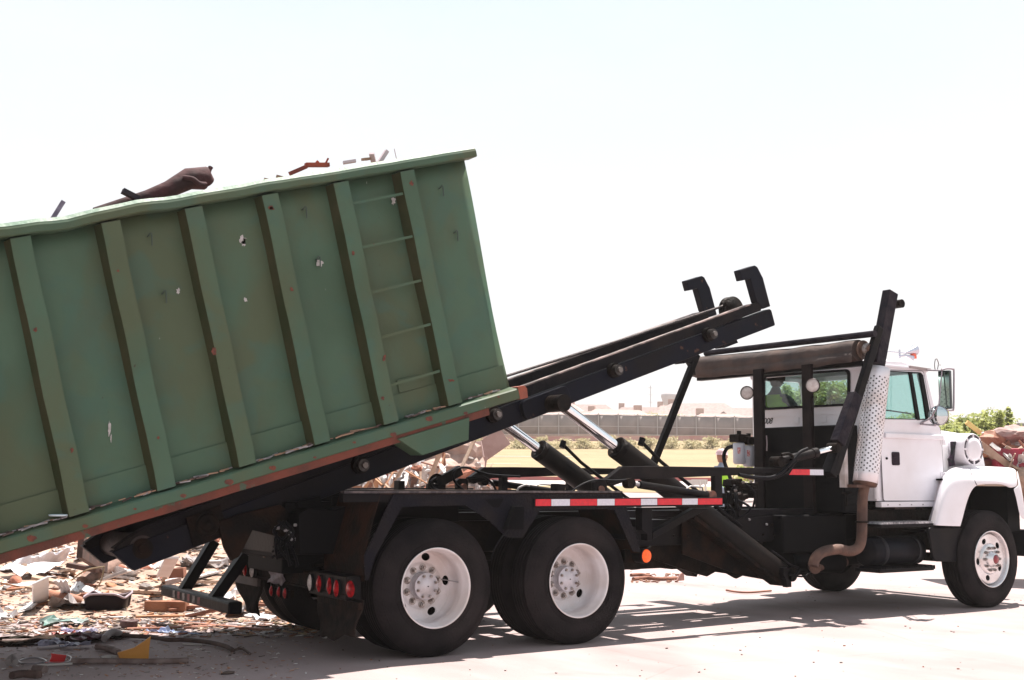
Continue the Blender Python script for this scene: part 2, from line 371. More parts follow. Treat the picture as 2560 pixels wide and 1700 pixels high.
# ---- foliage
def leafm(name, a, b, tr=.25):
    m = M(name, a, b, 3, .6); bs = m.node_tree.nodes['Principled BSDF']; bs.inputs['Transmission Weight'].default_value = 0
    n = m.node_tree; t = n.nodes.new('ShaderNodeBsdfTranslucent'); x = n.nodes.new('ShaderNodeMixShader'); x.inputs[0].default_value = tr
    src = bs.inputs['Base Color'].links[0].from_socket; n.links.new(src, t.inputs[0]); o = n.nodes['Material Output']
    n.links.new(bs.outputs[0], x.inputs[1]); n.links.new(t.outputs[0], x.inputs[2]); n.links.new(x.outputs[0], o.inputs[0]); return m
leaf1 = leafm('tree_leaf', (.19, .23, .035), (.36, .38, .07)); leaf2 = leafm('shrub_leaf', (.30, .26, .11), (.44, .37, .19))
barkm = M('bark', (.10, .06, .04), (.19, .12, .085), 8, .9, bump=.8, bscale=20)
def leaves(mb, c, rr, n, size, rnd):
    for i in range(n):
        v = Vector((rnd.gauss(0, 1), rnd.gauss(0, 1), rnd.gauss(0, 1))).normalized()*(rnd.random()**.45)
        p = Vector(c)+Vector((v.x*rr[0], v.y*rr[1], v.z*rr[2])); a = Vector((rnd.gauss(0, 1), rnd.gauss(0, 1), rnd.gauss(0, 1))).normalized(); b = a.orthogonal().normalized()
        s = size*rnd.uniform(.6, 1.4); mb.add([p-a*s, p+b*s*.5, p+a*s, p-b*s*.5], [(0, 1, 2, 3)])
def tree(name, base, h, r, label, group, seed, leaf=leaf1, n=2600, ls=.10, trunkh=.35):
    rnd = random.Random(seed); t = thing(name, label, 'tree' if name.endswith('tree') else 'shrub', base, group)
    base = Vector(base); mb = MB(); top = base+Vector((0, 0, h*trunkh)); mb.tube([base-Vector((0, 0, .1)), base+Vector((.05, 0, h*trunkh*.5)), top], [h*.03, h*.025, h*.018], 8)
    cl = MB(); k = 30
    for i in range(k):
        a = rnd.uniform(0, 6.28); hh = rnd.uniform(.0, 1)**1.2; wd = r*(1-.45*hh)*rnd.uniform(.1, 1); p = base+Vector((math.cos(a)*wd, math.sin(a)*wd, h*(trunkh*.8+(1-trunkh*.8)*hh*.86)))
        mb.tube([top-Vector((0, 0, h*.05*rnd.random())), (top+p)/2+Vector((0, 0, .1*h*rnd.random())), p], [h*.012, h*.008, h*.003], 5)
        q = r*rnd.uniform(.28, .48); leaves(cl, p, (q, q, q*.75), n//k, ls, rnd)
    for i in range(9):   # loose sprigs breaking the outline
        a = rnd.uniform(0, 6.28); p = base+Vector((math.cos(a)*r*rnd.uniform(.2, .8), math.sin(a)*r*rnd.uniform(.2, .8), h*rnd.uniform(.7, .93))); leaves(cl, p, (r*.07, r*.07, r*.2), n//90, ls, rnd)
    mb.build('trunk', barkm, t); cl.build('crown', leaf, t, recalc=False); return t
bushg = 'low yellowish shrubs in a row below the fence'
ORD = ['leftmost', 'second', 'third', 'fourth', 'fifth', 'sixth', 'seventh', 'eighth', 'ninth', 'tenth', 'eleventh', 'twelfth', 'thirteenth', 'fourteenth', 'fifteenth', 'sixteenth', 'seventeenth', 'eighteenth', 'nineteenth', 'twentieth', 'twenty-first', 'twenty-second', 'twenty-third', 'twenty-fourth', 'twenty-fifth', 'twenty-sixth', 'twenty-seventh', 'twenty-eighth']
for i in range(28):
    l = -8+i*1.75; d = 91+(l+30)*.14
    tree('shrub', wp(d, l), .85+.15*math.sin(i*2.3), 1.05, (ORD[i]+' low yellowish shrub'+('' if i == 0 else ' from the left')+' in the row below the fence'), bushg, 100+i, leaf2, 900, .09, .1)
def trb(px, d, topy, r, label, seed, n=5200, group='small leafy trees beyond the yard'):
    l = pxat(px, d); b = wp(d, l); ztop = CAMP.z+(1195+(px-1280)*.0072-topy)*d/FPX
    return tree('leafy_tree', b, ztop-b.z, r, label, group, seed, n=n*2, ls=.085, trunkh=.2)
trb(2372, 42, 1058, 1.3, 'leafy green tree directly behind the cab door mirror', 3)
trb(2445, 44, 1020, 2.0, 'broad leafy yellow-green tree rising highest above the white bonnet', 4, 8500)
trb(2525, 47, 1078, 1.3, 'small leafy green tree at the far right above the bonnet', 5, 3500)
trb(2088, 36, 925, 1.25, 'tall leafy green tree seen only through the rear and side windows of the cab', 6, 7000)
trb(2262, 52, 1035, 1.3, 'leafy green tree seen low through the side window', 7)
trb(2010, 40, 960, 1.9, 'leafy green tree hidden behind the cab beside the driver', 8)
trb(1655, 122, 1040, 3.0, 'low faded green tree among the far house roofs', 9, 2500, None)
trb(1700, 126, 1045, 2.6, 'faded green tree beside the right-hand far houses', 19, 2000, None)

# ---- far houses
brick = M('house_brick', (.40, .27, .23), (.46, .34, .29), 2, .9); roofm = M('shingle_roof', (.26, .20, .19), (.32, .25, .235), 3, .9)
roof2 = M('brown_shingle_roof', (.36, .27, .245), (.31, .235, .22), 3, .9); panem = M('house_window', (.05, .06, .07), None, rough=.1); trim = M('house_trim', (.6, .56, .52))  # brick and roofs paled: distance haze put into the colours
def house(px, d, wdt, ridge_py, label, seed, rm, brk=brick, gable=True):
    rnd = random.Random(seed); l = pxat(px, d); b = wp(d, l); zt = CAMP.z+(1195+(px-1280)*.0072-ridge_py)*d/FPX; H = zt-b.z
    t = thing('house', label, 'house', b); eave = max(1.8, H*.42); yaw = -YAW+rnd.uniform(-.5, .5); R = Matrix.Rotation(yaw, 3, 'Z'); dp = wdt*.7
    P = lambda x, y, z: b+R@Vector((x, y, z))
    def bx(mb, x0, x1, y0, y1, z0, z1): mb.box(P((x0+x1)/2, (y0+y1)/2, (z0+z1)/2), (x1-x0, y1-y0, z1-z0), R)
    m = MB(); bx(m, -wdt/2, wdt/2, -dp/2, dp/2, -.5, eave); m.build('wall', brk, t)
    m = MB(); o = .5; e = eave; rl = wdt*.2
    vs = [P(-wdt/2-o, -dp/2-o, e), P(wdt/2+o, -dp/2-o, e), P(wdt/2+o, dp/2+o, e), P(-wdt/2-o, dp/2+o, e), P(-rl, 0, H), P(rl, 0, H)]
    m.add(vs, [(0, 1, 5, 4), (1, 2, 5), (2, 3, 4, 5), (3, 0, 4), (3, 2, 1, 0)]); rf = m.build('roof', rm, t)
    # cross gable towards the viewer
    gx = rnd.uniform(-.25, .25)*wdt; gw = wdt*.2; m = MB(); gh = e+(H-e)*.62
    vs = [P(gx-gw, -dp/2-o-.6, e), P(gx+gw, -dp/2-o-.6, e), P(gx, -dp/2-o-.6, gh), P(gx-gw, 0, e), P(gx+gw, 0, e), P(gx, 0, gh)]
    m.add(vs, [(0, 1, 2), (0, 2, 5, 3), (1, 4, 5, 2)]); m.build('gable', rm, rf)
    m = MB(); cx = -rl*rnd.choice((1, -1)); bx(m, cx-.4, cx+.4, .2, .9, e, H+.6); m.build('chimney', brk, rf)
    for k in range(4):
        x = -wdt*.38+k*wdt*.25; m = MB(); bx(m, x-.5, x+.5, -dp/2-.05, -dp/2+.02, eave-1.9, eave-.6); wn = m.build('window', panem, t)
        m = MB(); bx(m, x-.58, x+.58, -dp/2-.09, -dp/2-.052, eave-2.05, eave-1.92); m.build('sill', trim, wn)
    return t
house(1150, 165, 20, 1020, 'faded far house roof at the left end of the row', 1, roof2)
house(1285, 160, 15, 1012, 'faded far house with twin roof peaks left of the chrome rod', 2, roofm)
house(1365, 150, 16, 1008, 'faded far house with pale gable just left of the fence middle', 3, roof2)
house(1425, 142, 13, 1030, 'low hazy far house with wide brown roof beside the chrome rod', 4, roofm)
house(1470, 165, 13, 1013, 'hazy far house right of the pale gable house', 5, roofm)
house(1545, 140, 14, 1026, 'broad low far house with brown roof under the water tower', 6, roof2)
house(1600, 170, 13, 1020, 'small far roof just right of the water tower', 7, roofm)
house(1745, 160, 18, 1010, 'tallest far house with peaked grey roof left of the white cab', 8, roofm)
house(1700, 176, 14, 1016, 'far house with stepped roof peaks left of the tallest one', 9, roof2)
house(1800, 138, 11, 1036, 'low far house with light brown roof right beside the cab', 10, roof2)
house(1860, 166, 14, 1022, 'far house partly hidden by the white cab', 12, roofm)
# water tower and radio mast
wt = thing('water_tower', 'pale faded water tower rising behind the far houses', 'water tower', wp(215, pxat(1680, 215)))
b = wp(215, pxat(1680, 215)); palem = M('pale_tank', (.50, .48, .50), (.44, .42, .44), .5, .8)
zt = CAMP.z+(1198-986)*215/FPX
m = MB(); m.lathe((b.x, b.y, 0), (0, 0, 1), [(zt, .01), (zt, 1.85), (zt-.5, 1.9), (zt-1.5, 1.6), (zt-2.4, 1.35), (zt-2.7, .6)], 24); m.build('tank', palem, wt)
MB().cyl((b.x, b.y, b.z-1), (b.x, b.y, zt-2.6), .9, .8, 16).build('column', palem, wt)
b = wp(200, pxat(1628, 200)); zt = CAMP.z+(1197-965)*200/FPX
pm = thing('radio_mast', 'thin faded radio mast left of the water tower', 'mast', b)
MB().cyl(b, (b.x, b.y, zt), .10, .06, 6).build('pole', palem, pm)
m = MB()
for k in range(5): m.bar((b.x-.5, b.y, zt-.4-k*1.2), (b.x+.5, b.y, zt-.4-k*1.2), .06, .06)
m.build('antenna_arm', palem, pm)
# white A-frame barricades on the yard
for px, d in ((1735, 38), (1748, 38.6)):
    l = pxat(px, d); b = wp(d, l); t = thing('barricade', 'white A-frame barricade, '+('left' if px == 1735 else 'right')+' one of the pair standing behind the hydraulic arm', 'barricade', b, 'white barricades on the yard')
    R3 = Vector((RH.x, RH.y, 0)); F3 = Vector((FH.x, FH.y, 0)); wm = trim
    for sx_ in (-.22, .22):
        for sy_ in (-1, 1): MB().bar(b+R3*sx_+F3*sy_*.2, b+R3*sx_*.8+Vector((0, 0, .75)), .04, .04).build('leg', wm, t)
    MB().bar(b-R3*.26+Vector((0, 0, .68)), b+R3*.26+Vector((0, 0, .68)), .03, .16).build('board', wm, t)
    MB().bar(b-R3*.24+Vector((0, 0, .35)), b+R3*.24+Vector((0, 0, .35)), .03, .08).build('board', wm, t)

# ================================================================== DUMPSTER
ct = thing('dumpster', 'large green ribbed steel roll-off dumpster tilted on the truck hoist', 'dumpster', (-5.9, 0, 0))
def CP(u, v, y, n=0):      # u metres back from the front rib, v 0 floor .. 1 rim, y, n extra downwards
    b0 = Vector((.14-u*math.cos(rad(16.3)), 0, 1.923-u*math.sin(rad(16.3)))); t0 = Vector((-.33-u*math.cos(rad(17.1)), 0, 3.742-u*math.sin(rad(17.1))))
    p = b0.lerp(t0, v); up = (t0-b0).normalized(); p = p-up*n; return Vector((p.x, y, p.z))
UF, UR = -.60, 6.0
def dent(u, v): return (.007*math.sin(u*3.1+v*5)+.006*math.sin(u*7.3+1.3)*math.sin(v*6))*min(1, v*3)
def skin(sgn, y):
    rows = []
    for j in range(13):
        v = j/12; row = []
        for i in range(61):
            u = UF+(UR-UF)*i/60
            if i < 2: u += .014*math.sin(v*math.pi*1.5)   # crumpled front edge
            row.append(CP(u, v, sgn*(y+(dent(u, v) if 0 < j < 12 else 0))))
        rows.append(row)
    return MB().grid(rows)
skin(-1, 1.105).build('side_wall', green, ct, solid=.008); skin(1, 1.105).build('side_wall', green, ct, solid=.008)
MB().grid([[CP(UF+.012+.014*math.sin(v*math.pi/6*1.5), v/6, -1.10+2.2*i/10, 0)+Vector((.03*math.sin(v*math.pi/6)*math.sin(i*math.pi/10), 0, 0)) for i in range(11)] for v in range(7)]).build('front_wall', green, ct, solid=.008)
MB().grid([[CP(UR, v/6, -1.10+2.2*i/10) for i in range(11)] for v in range(7)]).build('rear_door', green, ct, solid=.02)
MB().grid([[CP(UF+(UR-UF)*i/20, 0, y, .02) for i in range(21)] for y in (-1.1, 1.1)]).build('floor', floorrust, ct, solid=.02)
ribside = M('olive_shaded_rib', (.032, .042, .020), (.050, .050, .026), 2.5, .6)  # rear rib faces: olive tint darkened to put their shade into the colour
def rib(u, sgn, w=.062, fl=.018, n=14):
    rows = []; rn = random.Random(int(u*100)+7)
    for j in range(n+1):
        v = j/n*.985; k = .003*math.sin(j*1.1+u*9)+rn.uniform(-.0015, .0015)
        rows.append([CP(u+w+fl, v, sgn*1.108), CP(u+w+k, v, sgn*(1.215+k*.3)), CP(u-w+k, v, sgn*(1.215+k*.4)), CP(u-w-fl, v, sgn*1.108)])
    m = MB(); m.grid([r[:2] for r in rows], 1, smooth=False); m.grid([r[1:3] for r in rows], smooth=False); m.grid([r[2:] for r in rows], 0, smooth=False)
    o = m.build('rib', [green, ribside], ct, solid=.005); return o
RU = [.583*i for i in range(0, 11)]
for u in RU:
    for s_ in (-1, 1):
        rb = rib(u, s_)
for s_ in (-1, 1):
    m = MB()   # splash strip along the base of the wall
    m.grid([[CP(UF+.03+(UR-UF-.03)*i/30, v, s_*1.118) for i in range(31)] for v in (0, .10)], smooth=False); m.build('base_strip', green, ct, solid=.006)
# ladder rungs between the two front ribs
for v in (.148, .345, .53, .715, .895):
    vv = v
    MB().bar(CP(.583-.04, vv-.002, -1.195), CP(.03, vv+.002, -1.195), .016, .02).build('ladder_rung', green, ct)
# rims
def rail(u0, u1, v, prof, wob=.0, n=70, seed=1, vfun=None):
    rn = random.Random(seed); rows = []
    for i in range(n+1):
        u = u0+(u1-u0)*i/n; fade = min(1, max(.12, (u-.3)/2.2)); w1 = fade*wob*(mnoise.noise(Vector((u*1.3, seed, 0)))*1.6+mnoise.noise(Vector((u*4, seed, 5)))*.9); w2 = fade*wob*.8*mnoise.noise(Vector((u*2.6, seed+9, 2)))
        row = []
        for (y, nn) in prof: row.append(CP(u, v, y+(w2 if y < 0 else -w2), nn+w1))
        row.append(row[0]); rows.append(row)
    m = MB(); m.grid(rows, smooth=False); m.add(rows[0][:-1], [list(range(len(prof)))]); m.add(rows[-1][:-1], [list(range(len(prof)))[::-1]]); return m
for s_, sd in ((-1, 3), (1, 8)):
    rail(-.66, UR+.05, 1, [(s_*1.195, -.078), (s_*1.228, -.052), (s_*1.235, -.035), (s_*1.235, .005), (s_*1.225, .012), (s_*1.10, .012), (s_*1.10, -.082)], .022, seed=sd).build('top_rail', green, ct)
    rail(-.645, UR+.04, 1, [(s_*1.193, -.081), (s_*1.229, -.0535), (s_*1.226, -.051), (s_*1.190, -.077)], .022, seed=sd).build('rim_edge', M('sunlit_rim_paint', (.10, .17, .12), (.22, .27, .22), 5, .6, bump=.4), ct)  # paler strip: sun glare along the rim put into the colour
MB().bar(CP(-.62, 1, -1.1, -.04), CP(-.62, 1, 1.1, -.04), .07, .08).build('top_rail', green, ct)
MB().bar(CP(UR, 1, -1.1, -.04), CP(UR, 1, 1.1, -.04), .07, .08).build('top_rail', green, ct)
for s_ in (-1, 1):
    m = rail(-.60, UR, 0, [(s_*1.105, 0.0), (s_*1.215, .018), (s_*1.225, .028), (s_*1.225, .098), (s_*1.215, .104), (s_*1.105, .09)], .006, seed=20); m.build('bottom_rail', green, ct)
    rail(-.30, UR, 0, [(s_*1.205, .100), (s_*1.20, .162), (s_*.93, .165), (s_*.93, .02), (s_*.95, .02), (s_*.95, .10)], .004, seed=21).build('sill_flange', floorrust, ct)
    # rusty torn end of the rail
    m = MB(); m.prism([xz(CP(a, 0, 0, b_)) for a, b_ in ((-.60, .005), (-.665, .01), (-.685, .04), (-.675, .115), (-.60, .11))], s_*1.228, s_*1.09); m.build('rail_end', redmetal, ct)
    # hanging pocket under the rail
    pk = [xz(CP(a, 0, 0, b_)) for a, b_ in ((-.10, .13), (.56, .13), (.38, .305), (-.05, .30))]
    m = MB(); m.prism(pk, s_*1.222, s_*1.03); m.build('side_pocket', green, ct, bevel=.006)
for k in range(15): MB().bar(CP(-.3+k*.44, 0, -.94, .07), CP(-.3+k*.44, 0, .94, .07), .06, .10).build('cross_member', floorrust, ct)
for y in (-.62, .62): MB().bar(CP(-.60, 0, y, .10), CP(UR, 0, y, .10), .09, .14).build('long_rail', floorrust, ct)
for s_ in (-1, 1):
    w0 = CP(5.75, 0, s_*.8, .16); MB().cyl(w0-Vector((0, .09, 0)), w0+Vector((0, .09, 0)), .10, n=24).build('ground_roller', greasy, ct)
# tarp hooks welded to the skin
hz2 = Q(600, 300, 2.412); hz1 = Q(0, 300, 2.613)
for f_, x, y in ((hz2, 1212, 420), (hz2, 1300, 690), (hz2, 388, 550), (hz2, 470, 850), (hz1, 978, 770), (hz1, 1072, 1145)):
    p = f_(x, y, -1.125); MB().tube([p+Vector((-.012, .012, .01)), p+Vector((-.012, -.012, .012)), p+Vector((-.006, -.022, .030)), p+Vector((.004, -.022, .028)), p+Vector((.008, -.02, .01)), p+Vector((.012, -.02, -.055))], .005, 6).build('tarp_hook', M('dark_green_steel', (.03, .05, .04)), ct)
p = Q(600, 900, 2.613)(1105, 155, -1.12); MB().box(p, (.20, .006, .10), Matrix.Rotation(rad(-15), 3, 'Y')).build('number_plate', green, ct, bevel=.003)

# paint splats and rust spots with a shape of their own
def blotch(f_, x, y, r, mt, nm, pl=-1.119, seed=0, el=1.0):
    rn_b = random.Random(seed); c_ = f_(x, y, pl); n_ = 16; v_ = []
    for i in range(n_): t = 6.28318*i/n_; q_ = r*rn_b.uniform(.45, 1.15); v_.append((c_.x+q_*math.cos(t), pl, c_.z+q_*el*math.sin(t)))
    MB().add(v_, [list(range(n_))]).build(nm, mt, ct, solid=.002)
spl = M('dried_white_splat', (.42, .40, .40), (.30, .30, .28), 30, .7); rsp = M('rust_spot', (.14, .035, .018), (.07, .02, .014), 30, .8)
for i, (f_, x, y, r, e_) in enumerate(((hz2, 480, 862, .032, 1), (hz2, 925, 488, .022, 1.6), (hz1, 1585, 785, .03, 1.3), (hz1, 1165, 1115, .016, 1.5), (hz1, 1605, 1175, .014, 1.6), (hz2, 25, 740, .02, 1.8), (Q(0, 850, 2.613), 715, 575, .010, 6), (Q(0, 850, 2.613), 725, 640, .007, 5))): blotch(f_, x, y, r, spl, 'paint_splat', -1.119, i, e_)
for i, (f_, x, y, r, e_) in enumerate(((hz2, 1035, 382, .022, 1), (hz2, 188, 528, .026, .6), (hz2, 312, 1022, .018, 1), (hz2, 683, 803, .018, 1), (hz2, 870, 1432, .016, 2), (Q(600, 900, 2.613), 932, 247, .020, 1), (Q(600, 900, 2.613), 1378, 133, .035, .3), (hz1, 1772, 575, .026, .5), (hz1, 772, 985, .010, 1), (hz1, 232, 1368, .016, 1), (hz1, 697, 640, .014, 1), (hz1, 1400, 1510, .02, 1.6), (Q(0, 850, 2.613), 1035, 640, .012, 1), (Q(0, 850, 2.613), 470, 720, .012, 1.4))): blotch(f_, x, y, r, rsp, 'rust_spot', -1.2215, 40+i, e_)
for i in range(46):
    u_ = rn0.uniform(-.4, 4.6) if False else (-.4+i*.11); z_ = .04+.05*abs(math.sin(i*3.7)); c_ = CP(u_, 0, -1.2275, z_); r_ = .008+.016*abs(math.sin(i*7.1))**2; n_ = 10
    if i % 3: continue
    MB().add([(c_.x+r_*(1.5*math.cos(6.28318*k/n_))*(.6+.4*abs(math.sin(k*2.3+i))), -1.2275, c_.z+r_*math.sin(6.28318*k/n_)*(.6+.4*abs(math.cos(k*1.7+i)))) for k in range(n_)], [list(range(n_))]).build('rust_spot', rsp, ct, solid=.002)
# ---- load and litter lying on the dumpster
woodred = M('red_stained_wood', (.30, .055, .025), (.16, .03, .02), 6, .8, bump=.4)
logm = M('red_bark', (.06, .018, .020), (.022, .008, .009), 6, .9, bump=.9, bscale=12)
lg = thing('log', 'thick reddish tree log sticking up over the dumpster rim', 'log', CP(2.0, 1, -.9, .0))
a = Q(0, 300, 2.613)
P0 = a(960, 500, -.9); P1 = a(1230, 385, -.9); P2 = a(1340, 380, -.9)
r0 = .085; MB().tube([P0-Vector((.35, 0, .16)), P0, P0.lerp(P1, .5)+Vector((0, 0, -.015)), P1, P2+Vector((0, 0, .0)), P2+Vector((.03, .02, -.02))], [.035, .045, .06, .078, .085, .05], 14).build('trunk', logm, lg)
MB().tube([a(1355, 375, -.9), a(1368, 330, -.9), a(1372, 302, -.9)], [.02, .015, .012], 7).build('branch_stub', logm, lg)
MB().tube([a(1366, 335, -.9), a(1385, 308, -.9)], [.012, .01], 7).build('branch_stub', logm, lg)
MB().tube(smoothpath([a(1195, 375, -.98), a(1260, 385, -1.0), a(1300, 415, -1.0), a(1345, 420, -.98)]), .018, 7).build('branch_stub', logm, lg)
pl1 = MB().bar(a(800, 462, -1.0), a(905, 515, -1.0), .05, .035).build('plank_end', M('dark_wood', (.02, .02, .03), (.05, .04, .04), 7, .8), None); tag(pl1, 'short dark plank end poking over the rim left of the log', 'plank')
pl2 = MB().bar(a(415, 530, -1.0), a(340, 650, -1.0), .012, .03).build('metal_strap', M('punched_steel', (.25, .22, .27), (.12, .1, .14), 9, .4, .5), None); tag(pl2, 'thin punched metal strap poking over the rim at the far left', 'strap')
a2_ = Q(600, 300, 2.412)
def a2(x, y, pl): return a2_(x, y+9, pl)
m = MB(); m.bar(a2(300, 315, -1.0), a2(400, 272, -1.0), .03, .03); m.bar(a2(395, 262, -1.0), a2(535, 262, -1.0), .04, .03); m.bar(a2(515, 255, -1.0), a2(532, 222, -1.0), .012, .012); m.bar(a2(455, 262, -1.0), a2(470, 240, -1.0), .02, .02)
tag(m.build('splintered_board', woodred), 'bright red-brown splintered board lying along the rim', 'board')
m = MB(); m.bar(a2(825, 270, -.95), a2(885, 178, -.95), .04, .03); tag(m.build('pale_slat', M('pale_lilac_scrap', (.5, .42, .44))), 'small pale lilac scrap sticking above the rim near its front end', 'scrap')
tag(MB().tube([a2(955, 275, -.95), a2(930, 165, -.95)], .004, 5).build('wire', M('pale_lilac_scrap', (1, 1, 1))), 'thin wire standing up from the rim beside the lilac scrap', 'wire')
for k, (x, y, r_, mt_) in enumerate(((60, 388, .05, 'wood_scrap'), (180, 352, .04, 'wood_scrap'), (660, 238, .05, 'pale_lilac_scrap'), (760, 222, .035, 'wood_scrap'), (800, 215, .05, 'pale_lilac_scrap'), (250, 335, .04, 'wood_scrap'))):
    p_ = a2_(x, y+14, -.98); d_ = Vector((math.cos(k*1.9), .3, .25*math.sin(k*2.7))).normalized()
    tag(MB().bar(p_-d_*r_, p_+d_*r_, .04, .02).build('scrap_piece', M(mt_, (.28, .17, .11))), ['leftmost', 'second', 'fifth', 'sixth', 'rightmost', 'third'][k]+' of the small scraps lying behind the front half of the dumpster rim', 'scrap', 'small scraps behind the dumpster rim')
# rubbish heap filling the box
rn = random.Random(5); m = MB()
for i in range(420):
    u = rn.uniform(UF+.2, UR-.2); y = rn.uniform(-.72, .72); p = CP(u, .90+rn.uniform(-.10, .055), y); d = Vector((rn.uniform(-1, 1), rn.uniform(-1, 1), rn.uniform(-.35, .25))).normalized()
    m.bar(p-d*rn.uniform(.08, .3), p+d*rn.uniform(.08, .3), rn.uniform(.02, .09), rn.uniform(.01, .04), mi=rn.randrange(3))
m.grid([[CP(UF+.05+(UR-UF-.1)*i/20, .88+.05*math.sin(j/8*math.pi), -1.08+2.16*j/8, .06*mnoise.noise(Vector((i, j, 0)))) for i in range(21)] for j in range(9)], mi=1)
kind(m.build('rubbish', [M('wood_scrap', (.28, .17, .11), (.2, .12, .08), 5), M('brown_rubble', (.16, .10, .08), (.25, .18, .15), 6), M('pale_scrap', (.5, .46, .44), (.4, .36, .33), 4)]), 'stuff', 'mixed rubbish filling the green dumpster')
# grit and twigs lying on the lower rail ledge
m = MB()
for i in range(260):
    u = rn.uniform(-.5, 4.2); c_ = 0 if mnoise.noise(Vector((u*2.5, 0, 0))) < -.1 else 1
    if c_ == 0 and rn.random() < .7: continue
    p = CP(u, 0, rn.uniform(-1.20, -1.12), -.003-rn.uniform(0, .008)); s_ = rn.uniform(.006, .03)
    d = (CP(u-1, 0, 0)-CP(u, 0, 0)).normalized()+Vector((0, rn.uniform(-.5, .5), rn.uniform(-.15, .15))); d.normalize()
    m.bar(p-d*s_*rn.uniform(1, 3.5), p+d*s_, s_*.5, .006+s_*.15, mi=rn.randrange(3))
kind(m.build('grit', [M('wood_scrap', (1, 1, 1)), M('grey_grit', (.16, .15, .16), (.3, .28, .28), 20), M('dark_twig', (.06, .035, .03))]), 'stuff', 'twigs and grit lying along the lower ledge of the dumpster')
z4b = Q(600, 900, 2.613)
tw = MB().tube(smoothpath([z4b(630, 500, -1.17), z4b(700, 480, -1.17), z4b(800, 455, -1.17), z4b(905, 435, -1.17)], 4), [.006]*13, 6); tag(tw.build('twig', barkm), 'long brown twig lying on the dumpster ledge between two ribs', 'twig')
z3b = Q(0, 850, 2.613); p = z3b(385, 1150, -1.16)
tag(MB().lathe(p, (0, 0, 1), [(0, .001), (.0, .06), (.01, .065), (.012, .05), (.006, .001)], 20).build('jar_lid', M('pale_blue_lid', (.45, .55, .60))), 'flat pale blue lid resting on the dumpster ledge at the far left', 'lid', None)

# ================================================================== TRUCK
T = thing('roll_off_truck', 'white cab roll-off truck with black hoist raised to load the dumpster', 'truck', (0, 0, 0))
XB, XC, HW, TR = 1.359, 6.934, .52, .52
def arc_profile(r, w0, w1):   # tyre cross-section, axis distance from outer face inward (0..w)
    W = w1-w0
    pr = [(w0+.012, .300), (w0+.004, .33), (w0-.004, .38), (w0+.0, .43), (w0+.012, .478), (w0+.030, .502), (w0+.042, .5155)]
    n = 5; gw = .012
    for i in range(n+1):
        a = w0+.042+(W-.084)*i/n
        if 0 < i < n: pr += [(a-gw/2, r), (a-gw/2+.001, r-.012), (a+gw/2-.001, r-.012), (a+gw/2, r)]
        elif i == 0: pr += [(a+.004, r-.001)]
        else: pr += [(a-.004, r-.001)]
    pr += [(w1-.030, .502), (w1-.012, .478), (w1, .43), (w1+.004, .38), (w1-.004, .33), (w1-.012, .300)]
    return pr
def tyre(x, y, sgn, W, parent, name='tyre'):   # sgn -1: outer face towards -y
    ax = (0, -sgn, 0)
    c = (x, y, HW)
    m = MB().lathe(c, ax, arc_profile(TR, 0, W), 72)
    for rr, dp_ in ((.345, .0025), (.46, .002)): m.lathe(c, ax, [(.001 if rr > .4 else -.002, rr-.004), (-.006 if rr < .4 else -.001, rr), (-.001 if rr < .4 else .004, rr+.004)], 64)
    # shoulder lugs
    for k in range(0):
        t = 2*math.pi*k/60; d = Vector((math.cos(t), 0, math.sin(t))); p = Vector(c)+d*.509+Vector((0, -sgn*.026, 0)); R = Matrix((d, Vector((0, 1, 0)), d.cross(Vector((0, 1, 0))))).transposed()
        m.box(p, (.006, .026, .034), R)
    return m.build(name, rubber, parent)
def disc_with_holes(cx, cz, ro, holes, y0, y1, mat, parent, name='disc'): return plate(name, circ(cx, cz, ro, 60), holes, y0, y1, mat, parent)
